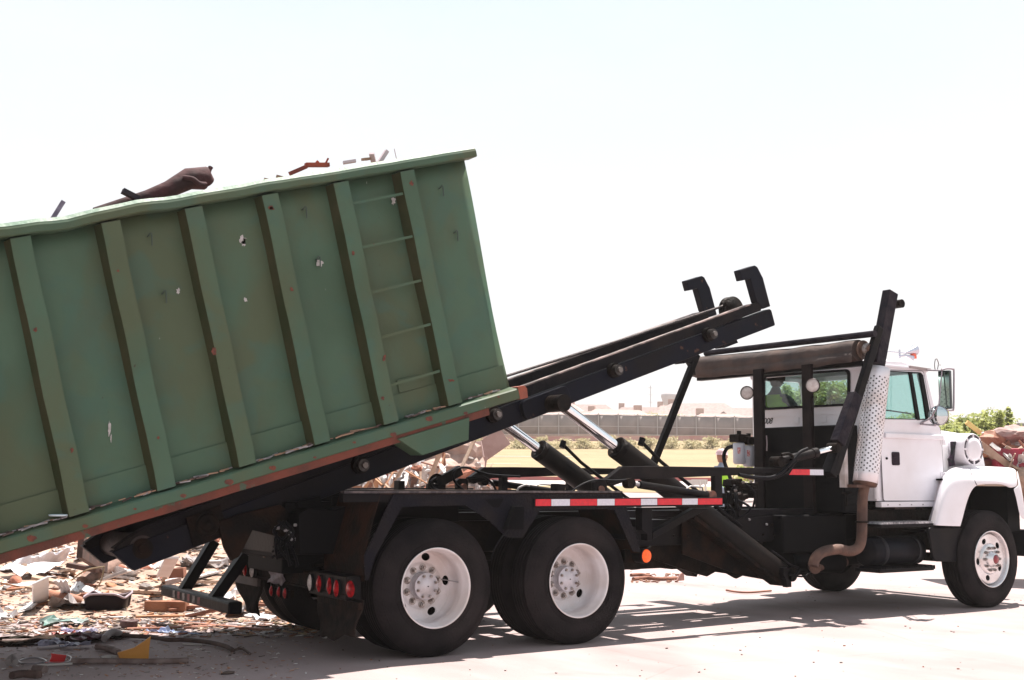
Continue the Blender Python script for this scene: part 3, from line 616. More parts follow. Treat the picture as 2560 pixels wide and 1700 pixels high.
def rear_wheel(x, sgn, a0, NH):
    Y = sgn*1.20
    W = tyre(x, Y, sgn, .275, T, 'wheel')
    tyre(x, sgn*.865, sgn, .275, W, 'inner_tyre')
    rim = MB().lathe((x, Y, HW), (0, -sgn, 0), [(.004, .302), (-.006, .304), (-.008, .298), (.0, .291), (.014, .287), (.05, .284), (.062, .276), (.085, .272), (.14, .270), (.155, .276), (.205, .276), (.222, .268), (.238, .255)], 72).build('rim', rimm, W)
    DY = .235; hs = []
    for k in range(NH):
        t = a0+2*math.pi*k/NH; cx = x+.222*math.cos(t); cz = HW+.222*math.sin(t)
        hs.append([(cx+.030*math.cos(a)*math.cos(t)-.038*math.sin(a)*math.sin(t), cz+.030*math.cos(a)*math.sin(t)+.038*math.sin(a)*math.cos(t)) for a in [2*math.pi*i/22 for i in range(22)]])
    plate('disc', circ(x, HW, .270, 64), hs+[circ(x, HW, .176, 40)], Y-sgn*DY, Y-sgn*(DY+.010), rimm, W)
    MB().lathe((x, Y, HW), (0, -sgn, 0), [(DY-.001, .186), (DY-.001, .178), (DY-.016, .168), (DY-.018, .112), (DY-.010, .105)], 48).build('hub_face', rimm, W)
    MB().lathe((x, Y, HW), (0, -sgn, 0), [(.46, .05), (.45, .21), (.30, .24), (.28, .255)], 24).build('brake_drum', greasy, W)
    for k in range(10):
        m = MB(); t = 2*math.pi*k/10+.3; p = Vector((x+.142*math.cos(t), Y-sgn*(DY-.018), HW+.142*math.sin(t))); m.cyl(p, p+Vector((0, sgn*.020, 0)), .019, n=6); m.cyl(p+Vector((0, sgn*.018, 0)), p+Vector((0, sgn*.040, 0)), .011, n=8); m.cyl(p, p+Vector((0, sgn*.004, 0)), .029, n=14)
        m.build('lug_nut', M('worn_nut', (.38, .35, .34), (.18, .14, .12), 30, .4, .6), W)
    HY = .145
    MB().lathe((x, Y, HW), (0, -sgn, 0), [(.225, .104), (.215, .092), (.165, .086), (.162, .100), (HY+.004, .104), (HY, .100), (HY-.001, .062), (HY-.006, .058), (HY-.008, .001)], 44).build('axle_hub', M('hub_grey', (.58, .57, .62), (.47, .45, .48), 12, .4, .15, dust=.4, dustc=(.3, .22, .17)), W)
    for k in range(8):
        m = MB(); t = 2*math.pi*k/8+.35; p = Vector((x+.083*math.cos(t), Y-sgn*(HY+.002), HW+.083*math.sin(t))); m.cyl(p, p+Vector((0, sgn*.014, 0)), .0125, n=6); m.cyl(p, p+Vector((0, sgn*.022, 0)), .007, n=8)
        m.build('hub_bolt', M('worn_nut', (1, 1, 1)), W)
    MB().cyl((x+.008, Y-sgn*(HY-.008), HW), (x+.008, Y-sgn*(HY-.012), HW), .005, n=8).build('centre_plug', M('hole_black', (.004, .004, .005), None, rough=1), W)
    if sgn < 0 and x == 0:
        MB().tube([(x+.18, Y+DY, HW+.04), (x+.245, Y+.15, HW+.028), (x+.268, Y+.12, HW+.024)], .005, 6).build('valve_stem', steel, W)
    return W
for x, rot, nh in ((0, rad(8), 5), (XB, rad(-36), 2)):
    for s_ in (-1, 1): rear_wheel(x, s_, rot, nh)
def front_wheel(sgn):
    Y = sgn*1.20; x = XC
    W = tyre(x, Y, sgn, .30, T, 'wheel')
    rim = MB().lathe((x, Y, HW), (0, -sgn, 0), [(.004, .302), (-.006, .304), (-.008, .298), (.0, .290), (.02, .284), (.045, .276), (.055, .262), (.05, .25)], 64).build('rim', alum, W)
    hs = []
    for k in range(5):
        t = 2.0+2*math.pi*k/5; cx = x+.205*math.cos(t); cz = HW+.205*math.sin(t); hs.append([(cx+.030*math.cos(a)*math.cos(t)-.038*math.sin(a)*math.sin(t), cz+.030*math.cos(a)*math.sin(t)+.038*math.sin(a)*math.cos(t)) for a in [2*math.pi*i/18 for i in range(18)]])
    d = plate('disc', circ(x, HW, .258, 60), hs+[circ(x, HW, .165, 40)], Y-sgn*.030, Y-sgn*.040, alum, rim)
    MB().lathe((x, Y, HW), (0, -sgn, 0), [(.031, .17), (.012, .158), (.008, .15), (.008, .085)], 48).build('hub_face', alum, rim)
    MB().lathe((x, Y, HW), (0, -sgn, 0), [(.30, .05), (.29, .2), (.12, .24), (.10, .245), (.10, .2)], 24).build('brake_drum', M('dusty_drum', (.22, .2, .22)), W)
    for k in range(10):
        m = MB(); t = 2*math.pi*k/10; p = Vector((x+.122*math.cos(t), Y-sgn*.008, HW+.122*math.sin(t))); m.cyl(p, p+Vector((0, sgn*.024, 0)), .017, n=6); m.cyl(p, p+Vector((0, sgn*.036, 0)), .010, n=8)
        m.build('lug_nut', M('worn_nut', (1, 1, 1)), rim)
    hub = MB().lathe((x, Y, HW), (0, -sgn, 0), [(.01, .088), (-.015, .082), (-.02, .066), (-.045, .062), (-.05, .05)], 32).build('axle_hub', alum, W)
    MB().lathe((x, Y, HW), (0, -sgn, 0), [(-.048, .045), (-.062, .036), (-.064, .001)], 24).build('oil_cap', M('red_oil_cap', (.25, .03, .04), None, rough=.3), hub)
for s_ in (-1, 1): front_wheel(s_)

# ---- chassis
def part(name, mb, mat, parent=None, bevel=0): return mb.build(name, mat, parent or T, bevel)
m = MB()
for s_ in (-1, 1):
    m.bb(-1.0, 7.45, s_*.43-.04, s_*.43+.04, .73, .99)
    m.bb(-.55, 5.0, s_*.43-.055, s_*.43+.055, .992, 1.06)
for x in (-.9, .68, 2.2, 3.3, 4.4, 5.4, 6.2, 7.3): m.bb(x-.06, x+.06, -.39, .39, .76, .95)
frame = part('chassis_frame', m, blackp, bevel=.004)
m = MB()
for x in (0, XB): m.cyl((x, -.9, HW), (x, .9, HW), .075); m.lathe((x, 0, HW), (1, 0, 0), [(-.24, .02), (-.2, .15), (0, .2), (.14, .17), (.26, .06)], 24)
m.cyl((.1, 0, .62), (6.3, 0, .72), .06); m.bar((XC, -.85, HW-.02), (XC, .85, HW-.02), .10, .09)
part('axle', m, greasy)
for s_ in (-1, 1):
    m = MB()
    for k in range(7): m.tube([(-.68+.08*k, s_*.45, .66-.014*k), (.68, s_*.45, .80-.015*k-.07), (XB+.68-.08*k, s_*.45, .66-.014*k)], .012, 6)
    m.bar((-.6, s_*.45, .62), (XB+.6, s_*.45, .62), .09, .07); MB().bar((XC-.6, s_*.43, .66), (XC+.6, s_*.43, .66), .09, .06).build('leaf_spring', greasy, T)
    m.prism([(.45, .99), (.95, .99), (.8, .6), (.6, .6)], s_*.49, s_*.52)
    part('leaf_spring', m, greasy)
# side plate bolted on the frame near the cylinders, and underslung clutter
z6 = Q(1480, 1250, 3.484)
m = MB(); m.prism([xz(z6(x, y, -.50)) for x, y in ((1050, 160), (1670, 135), (1670, 345), (1460, 356), (1300, 300))], -.50, -.475); part('frame_plate', m, blackp)
m = MB(); m.prism([xz(z6(x, y, -.52)) for x, y in ((790, 190), (790, 470), (1290, 655), (1540, 700), (1640, 610), (1480, 480), (1040, 140))], -.52, -.50); part('gusset_plate', m, rustyb)
m = MB(); m.prism([xz(z6(x, y, -.3)) for x, y in ((330, 520), (530, 520), (860, 630), (985, 665), (1055, 625), (1160, 640), (1240, 685), (1310, 650), (1400, 640), (1640, 610), (1500, 300), (760, 380), (520, 380))], -.34, -.30)
m.cyl((2.0, -.2, .72), (4.2, -.2, .55), .07); m.bb(2.3, 3.1, -.28, .3, .50, .75); m.bb(3.2, 4.0, -.25, .2, .48, .7)
part('underbody_tank', m, greasy, bevel=.01)
for k, (x, y) in enumerate(((600, 200), (710, 310), (835, 312), (1365, 170), (1515, 212), (1565, 215), (1490, 300), (1582, 298), (560, 200))):
    p = z6(x, y, -.524 if k < 3 else -.504); MB().cyl(p, p+Vector((0, -.018, 0)), .012, n=6).build('bolt', steel if k in (3, 4) else greasy, frame)
part('mud_bracket', MB().prism([xz(z6(x, y, -.75)) for x, y in ((1650, 590), (1715, 590), (1718, 755), (1680, 760), (1672, 690), (1648, 650))], -.78, -.72), blackp)
# mid undercarriage mass ahead of the cylinder foot, below the cab
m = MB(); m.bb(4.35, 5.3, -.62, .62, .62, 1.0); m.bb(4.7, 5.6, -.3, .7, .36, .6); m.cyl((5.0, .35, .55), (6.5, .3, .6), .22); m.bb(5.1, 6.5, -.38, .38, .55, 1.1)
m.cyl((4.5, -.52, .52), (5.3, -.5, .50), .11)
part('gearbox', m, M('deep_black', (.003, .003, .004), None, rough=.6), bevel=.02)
for pts in ([(1715, 640), (1760, 655), (1820, 600)], [(1720, 650), (1850, 665), (1920, 600), (1960, 570)], [(1560, 440), (1650, 500), (1720, 560), (1800, 590)]):
    part('hose', MB().tube(smoothpath([z6(x, y, -.8) for x, y in pts]), .010, 6), hose)
# extra cross tubes (dark mass) behind the mud flaps
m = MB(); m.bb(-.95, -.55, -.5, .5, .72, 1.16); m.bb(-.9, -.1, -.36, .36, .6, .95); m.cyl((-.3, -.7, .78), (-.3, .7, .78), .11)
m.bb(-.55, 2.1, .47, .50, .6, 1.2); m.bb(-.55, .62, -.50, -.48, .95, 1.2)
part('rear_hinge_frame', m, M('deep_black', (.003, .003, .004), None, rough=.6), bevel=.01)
zf = Q(0, 0, 1)
part('hinge_plate', MB().prism([xz(zf(x, y, -.50)) for x, y in ((545, 1305), (600, 1285), (700, 1262), (742, 1290), (742, 1345), (690, 1340), (632, 1325), (598, 1392), (578, 1402), (560, 1368))], -.50, -.47), rustyb, None, .004)
part('hinge_bracket', MB().prism([xz(zf(x, y, -.53)) for x, y in ((742, 1255), (800, 1240), (812, 1290), (800, 1400), (742, 1420), (752, 1340))], -.53, -.50), M('deep_black', (1, 1, 1)), None, .004)
# hoses and fittings by the hinge
rn = random.Random(3)
zc = Q(400, 1300, 4.9)
for k in range(9):
    p = zc(1450+rn.uniform(-80, 160), 60+rn.uniform(-60, 220), -.62); MB().tube(smoothpath([p, p+Vector((rn.uniform(-.1, .1), -.04, -.08)), p+Vector((rn.uniform(-.15, .15), .05, -.2))]), .011, 6).build('hose', hose, frame)
for x, y in ((1405, 98), (1520, 125), (1550, 165), (1640, 60), (1600, 235)):
    p = zc(x, y, -.64); MB().cyl(p, p+Vector((.03, -.02, .0)), .013, n=8).build('fitting', steel, frame)

# ---- rear light bar, lamps, flaps (x = -0.72)
XL = -.72
zl = Q(550, 1200, 3.136)
def yz(f, x, y, X=XL): p = f(x, y, X, 0); return (p.y, p.z)
bar_y0, zb0 = yz(zl, 1120, 930); _, zt0 = yz(zl, 1125, 775)
farz = yz(zc, 895, 655); fart = yz(zc, 920, 450); fboxr = yz(zc, 1210, 510); fb2 = yz(zc, 1200, 700)
m = MB(); zb = (zb0+farz[1])/2; zt = zt0
m.bb(XL, XL+.08, -1.16, 1.16, zb+.015, zb+.125); m.bb(XL-.02, XL+.08, -1.16, 1.16, zb, zb+.015)
lb = part('light_bar', m, rustyb, bevel=.003)
def oval(y, z, ry, rz, mat, nm='tail_lamp', par=None):
    pr = par or lb
    lamp = MB(); n = 24
    lamp.add([(XL-.018, y+ry*1.22*math.cos(6.2832*i/n), z+rz*1.12*math.sin(6.2832*i/n)) for i in range(n)]+[(XL-.036, y+ry*1.12*math.cos(6.2832*i/n), z+rz*1.06*math.sin(6.2832*i/n)) for i in range(n)], [(i, (i+1) % n, n+(i+1) % n, n+i) for i in range(n)]+[list(range(n, 2*n))])
    o = lamp.build(nm, seal, pr)
    l2 = MB(); rows = []
    for j in range(5):
        q = 1-j/4; rows.append([(XL-.037-.018*math.cos(q*math.pi/2), y+ry*q*math.cos(6.2832*i/n), z+rz*q*math.sin(6.2832*i/n)) for i in range(n+1)])
    l2.grid(rows); l2.build('lens', mat, o); return o
# far box
m = MB(); y0f, y1f = 1.16, fboxr[0]; m.bb(XL-.018, XL+.12, y1f, y0f, zb+.02, fart[1]); bx_ = part('lamp_box', m, rustyb, lb, .008)
part('box_top', MB().bb(XL-.022, XL+.13, y1f, y0f, fart[1]+.001, fart[1]+.012), M('blue_black_paint', (.02, .03, .06), None, rough=.3), bx_)
rz_ = (fart[1]-zb)*.36
for x, mt in ((925, redlens), (1003, redlens), (1088, redlens), (1175, clearlens)):
    yy = yz(zc, x, 600)[0]; zz = yz(zc, x, 575+(x-925)*.19)[1]; oval(yy, zz, .045, rz_, mt if x != 925 else M('dull_red_lens', (.12, .03, .03)), par=bx_)
# near box
y0n, _ = yz(zl, 715, 800); y1n = -1.17
m = MB(); m.bb(XL-.018, XL+.10, y1n, y0n, zb-.035, zt); bn = part('lamp_box', m, blackp, lb, .008)
for x, y, ry, mt in ((737, 802, .035, clearlens), (808, 812, .045, redlens), (890, 830, .04, redlens), (945, 848, .045, redlens)):
    p = yz(zl, x, y); oval(p[0], p[1], ry, .062, mt, par=bn)
p = yz(zl, 1055, 853); oval(p[0], p[1], .075, .06, redlens, 'round_lamp', par=bn)
# small centre marker cluster + plate
p0 = yz(zl, 425, 840); p1 = yz(zl, 560, 925)
m = MB(); m.bb(XL-.01, XL+.02, p1[0], p0[0], p1[1], p0[1]); mk = part('marker_bracket', m, rustyb, lb)
for x, y in ((435, 868), (493, 876), (542, 886)):
    q = yz(zl, x, y); oval(q[0], q[1], .028, .042, redlens, 'marker_lamp', mk)
p0 = yz(zl, 425, 690); p1 = yz(zl, 525, 825)
m = MB(); rows = []
for j in range(7):
    rows.append([(XL-.03-.012*math.sin(j*1.3+i), p0[0]+.02+(p1[0]-p0[0]-.03)*i/6+(.02 if j > 4 else 0), p0[1]+(p1[1]-p0[1])*j/6+.008*math.sin(i*2.0)) for i in range(7)])
m.grid(rows); m.build('licence_plate', M('bent_plate', (.22, .19, .22), (.13, .11, .12), 14, .5, .2), lb, solid=.002)
# mud flaps
def flap(pts_top, pts_bot, X, mt=flapm, par=None, n=8, jag=0, seed=1):
    rn = random.Random(seed); rows = []
    for j in range(n+1):
        row = []
        for i in range(n+1):
            a = Vector(pts_top[0]).lerp(Vector(pts_top[1]), i/n); b_ = Vector(pts_bot[0]).lerp(Vector(pts_bot[1]), i/n); q = a.lerp(b_, j/n)
            row.append((X-.02*math.sin(j*.7+i*.5)-.02*j/n, q.x, q.y+(jag*rn.uniform(-1, 1) if j == n else 0)))
        rows.append(row)
    return MB().grid(rows).build('mud_flap', mt, par or T, solid=.012)
flap((yz(zc, 893, 700), yz(zc, 1200, 740)), (yz(zc, 1035, 1110, XL+.0), yz(zc, 1205, 1165)), XL+.03, jag=.012)
# left edge of the far flap slants inwards: fill between
flap((yz(zl, 760, 905), yz(zl, 1080, 945)), (yz(zl, 760, 1200), yz(zl, 1055, 1255)), XL+.03, jag=.035, seed=4)
part('flap_bracket', MB().bb(XL-.005, XL+.025, yz(zl, 1090, 945)[0], yz(zl, 765, 900)[0], zb-.085, zb-.036), rustyb, lb)
part('flap_bracket', MB().bb(XL-.005, XL+.025, yz(zc, 1200, 700)[0], 1.17, zb-.07, zb-.002), M('grey_brown_bracket', (.07, .05, .045), (.03, .02, .02)), lb)
# long rusty bar glimpsed inside the hinge
m = MB(); 
for a, b_ in (((1275, 300), (1560, 400)), ((1270, 440), (1575, 495)), ((1540, 390), (1578, 495))):
    m.bar(zc(*a, -.0), zc(*b_, -.0), .03, .025)
part('hinge_bar', m, M('bare_brown_bar', (.16, .08, .05), (.08, .04, .03), 9, .5))

# ---- rear step hanging below the hoist tail
XS = -1.05
st = MB(); a0 = yz(zc, 85, 830, XS); a1 = yz(zc, 930, 1075, XS)
YA, YB = a0[0], a1[0]; zs = (yz(zc, 100, 870, XS)[1]+yz(zc, 860, 1050, XS)[1])/2
st.box((XS, (YA+YB)/2, zs), (.12, abs(YA-YB), .10)); stp = part('underride_bar', st, blackp, bevel=.02)
for (xt, yt, xb_, yb_) in ((470, 270, 270, 850), (880, 440, 640, 930)):
    pt = zc(xt, yt, XS+.28, 0); pb = zc(xb_, yb_, XS, 0); part('underride_post', MB().bar((XS+.28, pb.y, pt.z+.03), (XS, pb.y, zs), .10, .09, (1, 0, 0)), blackp, stp, .004)
for k in range(6):
    y = YA+(YB-YA)*(.22+.075*k); part('reflector_strip', MB().bb(XS-.0625, XS-.0615, y-.035, y+.03, zs-.03, zs+.03), M('dirty_red_tape', (.18, .03, .03), (.08, .02, .02), 30) if k % 2 else M('dirty_white_tape', (.2, .17, .16), (.06, .05, .05), 25), stp)

# ---- hoist
H0x, Hz, HA = -.428, 1.249, math.atan2(2.957-1.249, 4.478+.428)
def HP(s, t, y):   # s along the beam from its lower end line origin, t perpendicular
    return Vector((H0x+s*math.cos(HA)-t*math.sin(HA), y, Hz+s*math.sin(HA)+t*math.cos(HA)))
def st_of(p): dx = p.x-H0x; dz = p.z-Hz; return (dx*math.cos(HA)+dz*math.sin(HA), -dx*math.sin(HA)+dz*math.cos(HA))
zb2 = Q(1250, 620, 3.148); z5 = Q(250, 1200, 5.023)
S1 = st_of(zb2(2168, 608, -.45))[0]; TL = st_of(zb2(1000, 894, -.45))[1]; TU = st_of(zb2(1000, 800, -.45))[1]
tail = [st_of(z5(x, y, -.45)) for x, y in ((430, 1125), (145, 905), (175, 860), (350, 735), (540, 615), (800, 510), (1200, 345))]
hoist = thing('x', '', 'x'); bpy.data.objects.remove(hoist)
def hprism(pts, y0, y1, mi=0, mb=None):
    mb = mb or MB(); return mb.prism([(HP(s, t, 0).x, HP(s, t, 0).z) for s, t in pts], y0, y1, mi)
print('S1', S1, 'TL', TL, 'TU', TU, 'tail', tail)
ENDU = st_of(zb2(2045, 480, -.45))[0]
m = MB()
for s_ in (-1, 1):
    # lower beam with boat-shaped tail
    hprism([(tail[0][0], -.005), (tail[1][0], tail[1][1]), (tail[1][0]+.12, TL), (S1-.02, TL), (S1, TL-.02), (S1, .01), (S1-.01, 0)], s_*.45, s_*.36, mb=m)
hb = part('hoist_beam', m, beamm, bevel=.006)
m = MB()
for s_ in (-1, 1):
    hprism([(tail[1][0]+.02, TL-.04), (tail[2][0], tail[2][1]), tail[3], tail[4], tail[5], (tail[5][0]+1.1, TU), (ENDU, TU), (ENDU+.05, TU-.02), (ENDU+.03, TL+.012), (1, TL+.012)], s_*.435, s_*.35, mb=m)
part('upper_rail', m, M('upper_rail_paint', (.005, .0045, .007), (.012, .009, .009), 3, .5, bump=.2), hb, .004)
m = MB()
for s_ in (-1, 1): m.bar(HP(tail[5][0]+.9, TU+.004, s_*.40), HP(ENDU-.1, TU+.004, s_*.40), .082, .012)
part('wear_strip', m, M('scuffed_strip', (.30, .22, .20), (.06, .045, .04), 8, .5, .3), hb)
m = MB()
for s in (-1.5, -.6, .4, 1.3, 2.2, 3.1, 4.0, 4.9): m.bar(HP(s, .10, -.36), HP(s, .10, .36), .14, .12)
part('cross_beam', m, beamm, hb)
rt = HP(tail[0][0]+.10, tail[0][1]+.12, 0)
part('tail_roller', MB().cyl((rt.x, -.44, rt.z), (rt.x, .44, rt.z), .095, n=24), M('brown_roller', (.05, .026, .019), (.022, .013, .011), 6, .6, bump=.3), hb)
part('tail_pivot', MB().cyl((rt.x, -.44, rt.z), (rt.x, -.456, rt.z), .075, n=20).cyl((rt.x, -.45, rt.z), (rt.x, -.475, rt.z), .038, n=12), rustyb, hb)
# seam bolts of side lugs
def roller(px, py, pz=Q(0, 0, 1), y=-.45, r=.052, L=.10):
    p = at(px, py, 1, y-L*.8); R = MB()
    R.cyl((p.x, y+.01, p.z), (p.x, y-L*.45, p.z), r*1.35, n=20); o = R.build('guide_roller', greasy, hb)
    MB().cyl((p.x, y-L*.4, p.z), (p.x, y-L, p.z), r, r*.95, n=20).build('roller_cap', M('roller_grease', (.04, .032, .028), (.010, .008, .007), 14, .35, .3), o)
    MB().cyl((p.x, y-L, p.z), (p.x, y-L-.025, p.z), r*.55, r*.5, n=6).build('roller_nut', M('roller_nut', (.16, .14, .13), None, rough=.35, metal=.5), o)
for x, y in ((1242, 1036), (1545, 925), (1782, 835), (908, 1163)): roller(x, y)
for x, y in ((1242, 1036), (1545, 925), (1782, 835)):
    p = at(x, y, 1, -.5); q = st_of(p); part('guide_roller', MB().cyl(HP(q[0], q[1], .44), HP(q[0], q[1], .54), .06), greasy, hb)
p = z5(1340, 560, -.47); q = st_of(p)
m = MB(); hprism([(q[0]-.14, q[1]-.12), (q[0]+.14, q[1]-.12), (q[0]+.14, q[1]+.10), (q[0]-.13, q[1]+.10)], -.452, -.47, mb=m); part('roller_bracket', m, rustyb, hb)
m = MB(); m.lathe((p.x, -.47, p.z), (0, -1, 0), [(0, .085), (.03, .085), (.04, .075), (.04, .055), (.03, .05), (.03, .03), (.045, .025), (.045, .001)], 24); part('guide_roller', m, greasy, hb)
# cylinder pin boss
for s_ in (-1, 1):
    q = st_of(zb2(330, 1225, -.46)); m = MB()
    hprism(rrect([(q[0]-.24, q[1]-.09), (q[0]+.30, q[1]-.09), (q[0]+.30, q[1]+.09), (q[0]-.24, q[1]+.09)], .07), s_*.45, s_*.50, mb=m); pb = part('pin_plate', m, beamm, hb, .006)
PIN = zb2(465, 1222, -.62); PIN = Vector((PIN.x, 0, PIN.z))
for s_ in (-1, 1):
    m = MB().cyl((PIN.x, s_*.44, PIN.z), (PIN.x, s_*.70, PIN.z), .076, n=28); o = part('cylinder_pin', m, M('pin_grease', (.016, .011, .009), (.006, .005, .005), 12, .4, bump=.3), hb, .01)
# hook horns
def horn(y0):
    f = zb2; pts = [st_of(f(x, y, -.40)) for x, y in ((1863, 178), (1985, 140), (2005, 152), (2050, 240), (2108, 462), (2052, 482), (2000, 425), (1950, 245), (1885, 260))]
    m = MB(); hprism(pts, y0, y0+.09, mb=m); return part('container_hook', m, beamm, hb, .008)
horn(-.44)
fh = at(1250+1600/3.148, 620+216/3.148, 1, .40); nh = at(1250+1985/3.148, 620+140/3.148, 1, -.40)
print('horn heads', nh, fh)
horn(.36)
# cable and sheave
ps = zb2(1825, 490, -.1)
m = MB(); m.lathe((ps.x, -.13, ps.z), (0, 1, 0), [(0, .02), (0, .145), (.02, .145), (.03, .125), (.05, .125), (.06, .145), (.08, .145), (.08, .02)], 32); sh = part('cable_sheave', m, greasy, hb)
part('sheave_cheek', MB().bar((ps.x-.16, -.16, ps.z-.02), (ps.x+.02, -.16, ps.z-.1), .02, .10), greasy, sh)
c1 = zb2(1760, 455, -.09); c0 = zb2(80, 995, -.09)
part('hoist_cable', MB().tube([c1, c1.lerp(c0, .5)+Vector((0, 0, -.012)), c0+(c0-c1)*.25], .013, 8), M('wire_rope', (.10, .08, .08), (.03, .025, .025), 80, .5, .5, bump=.8, bscale=120), hb)
# winch carriage plates near the middle & end lug
for x, y in ((1800, 765), (1470, 840)):
    p = zb2(x, y, -.3); q = st_of(p); m = MB(); hprism([(q[0]-.1, -.05), (q[0]+.1, -.05), (q[0]+.08, .02), (q[0]-.1, .02)], -.34, -.2, mb=m); part('stop_lug', m, beamm, hb)
# hydraulic cylinders
for s_ in (-1, 1):
    y = s_*.62; top = Vector((PIN.x, y, PIN.z)); mid = DD(1425, 1035, -.62); foot = DD(1800, 1322, -.62)
    mid = Vector((mid.x, y, mid.z)); foot = Vector((foot.x, y, foot.z)); d = (foot-top).normalized()
    # straight axis through the pin
    L1 = (mid-top).length; neck = top+d*L1; foot = top+d*(foot-top).length
    cy = MB().cyl(neck, foot, .106, n=32); cyl_ = part('lift_cylinder', cy, M('cylinder_black', (.006, .006, .007), (.012, .010, .009), 4, .33, bump=.1, dust=.5, dustc=(.02, .014, .012)), None, .006)
    part('cylinder_rod', MB().cyl(top+d*.07, neck, .050, n=28), chrome, cyl_)
    m = MB(); m.lathe(neck-d*.004, d, [(.012, .052), (.0, .06), (-.022, .088), (-.022, .107), (.03, .107)], 32); part('gland', m, greasy, cyl_)
    m = MB(); u = Vector((0, 1, 0)).cross(d)*(-1); u = u if u.z > 0 else -u
    m.tube([neck+u*.20+d*.20, neck+u*.16+d*.5, neck+u*.14+d*1.7], .018, 8); m.cyl(neck+u*.235+d*.20, neck+u*.165+d*.21, .03, n=10); m.cyl(neck+u*.09+d*1.2, neck+u*.16+d*1.2, .025, n=10)
    part('feed_pipe', m, blackp, cyl_)
    # lower cradle channel
    a = top+d*(L1+1.05); m = MB(); m.bar(a-u*.115, foot-u*.115, .17, .04, u)
    part('cylinder_cradle', m, rustyb, cyl_, .004)
    part('foot_pin', MB().cyl((foot.x, s_*.45, foot.z), (foot.x, s_*.78, foot.z), .07), greasy, cyl_)

# ---- fenders over the rear wheels (diamond plate)
def treadmat():
    m = M('diamond_plate', (.006, .006, .010), (.011, .009, .010), 4, .42, 0); n = m.node_tree; b = n.nodes['Principled BSDF']; tc = n.nodes.new('ShaderNodeTexCoord')
    ck = n.nodes.new('ShaderNodeTexVoronoi'); ck.inputs['Scale'].default_value = 45; mp = n.nodes.new('ShaderNodeMapping'); mp.inputs['Rotation'].default_value = (rad(45), rad(45), rad(45)); n.links.new(tc.outputs['Object'], mp.inputs[0]); n.links.new(mp.outputs[0], ck.inputs[0])
    bp = n.nodes.new('ShaderNodeBump'); bp.inputs['Strength'].default_value = .8; bp.inputs['Distance'].default_value = .006; bp.invert = True; n.links.new(ck.outputs[0], bp.inputs['Height']); n.links.new(bp.outputs[0], b.inputs['Normal']); return m
tread = treadmat()
za = Q(600, 900, 2.613); zbb = Q(1200, 900, 2.613); YF = -1.225
ZT = 1.235
def fender(s_):
    Y = s_*1.225
    o1 = [za(x, y, YF) for x, y in ((820, 1440), (812, 1280), (1000, 900))]; i1 = [za(x, y, YF) for x, y in ((838, 1440), (880, 1290), (1060, 960))]
    r1 = [za(x, y, YF) for x, y in ((1480, 950), (1630, 1050))]
    g = [za(x, y, YF) for x, y in ((1745, 1160), (1845, 1160))]
    i2 = [zbb(x, y, YF) for x, y in ((395, 975), (640, 975), (835, 975))]
    o2 = [zbb(x, y, YF) for x, y in ((930, 985), (1050, 1255))]; i3 = [zbb(x, y, YF) for x, y in ((880, 980), (1000, 1250))]
    P = xz
    x_r = [p.x for p in o1]
    # side band following both arches
    pts = [P(o1[0]), P(o1[1]), (o1[2].x, ZT-.01), (o2[0].x, ZT-.01), P(o2[1]), P(i3[1]), P(i3[0]), (i2[2].x, i2[2].z), (i2[0].x, i2[2].z), P(g[1]), P(g[0]), P(r1[1]), P(r1[0]), P(i1[2]), P(i1[1]), P(i1[0])]
    m = MB().prism(pts, Y, Y-s_*.012); f = part('rear_fender', m, tread)
    # notch gap between the two arch plates is drawn by a raised V gusset
    v = [za(x, y, YF) for x, y in ((1600, 912), (1652, 962), (1690, 962), (1722, 905))]
    part('notch', MB().prism([P(q) for q in v], Y+s_*.004, Y-s_*.0), M('hole_black', (.004, .004, .005), None, rough=1), f)
    # deck + sloped sheets with depth
    dk = MB(); yi = s_*.52
    def sheet(a, b_, t=.012): dk.prism([(a[0], a[1]), (b_[0], b_[1]), (b_[0]+.001, b_[1]-t), (a[0]+.001, a[1]-t)], Y-s_*.013, yi)
    sheet((o1[2].x-.1, ZT), (o2[0].x, ZT)); sheet(P(o1[1]), (o1[2].x-.1, ZT-.002), .014); sheet(P(o1[1]), P(o1[0]), .01); sheet((o2[0].x, ZT), P(o2[1]))
    part('fender_sheet', dk, M('fender_underside', (.012, .009, .008), (.035, .016, .011), 5, .7, bump=.3), f)
    part('deck_edge', MB().bb(-.80, o2[0].x, Y+s_*.003, Y-s_*.06, ZT+.001, ZT+.016), M('worn_edge', (.10, .08, .08), (.03, .025, .03), 25, .4, .4), f)
    return f
for s_ in (-1, 1): fender(s_)
fnb = MB().bb(-.80, .0, -1.21, -1.14, 1.17, ZT-.001); part('deck_rail', fnb, blackp)
part('deck_rail', MB().bb(-.80, 3.0, 1.14, 1.21, 1.17, ZT-.001), blackp)
# added dark block: shade of the open void between hinge and fender
m = MB(); m.prism([xz(za(x, y, -1.0)) for x, y in ((490, 1010), (560, 975), (740, 985), (1000, 900), (815, 1280), (500, 1290))], -.70, -.45); part('void_shade', m, M('deep_black', (.003, .003, .004), None, rough=.6), None, .01)
# box on the gusset between the wheels
pgs = [za(x, y, -1.24) for x, y in ((1775, 955), (1830, 955), (1825, 1105), (1720, 1105))]
part('valve_box', MB().prism([xz(p) for p in pgs], -1.228, -1.30), M('hole_black', (1, 1, 1)), None, .004)
part('air_line', MB().tube(smoothpath([za(x, y, -1.27) for x, y in ((1765, 1050), (1768, 1090), (1740, 1120), (1700, 1170), (1655, 1250), (1640, 1310))]), .005, 6), hose)

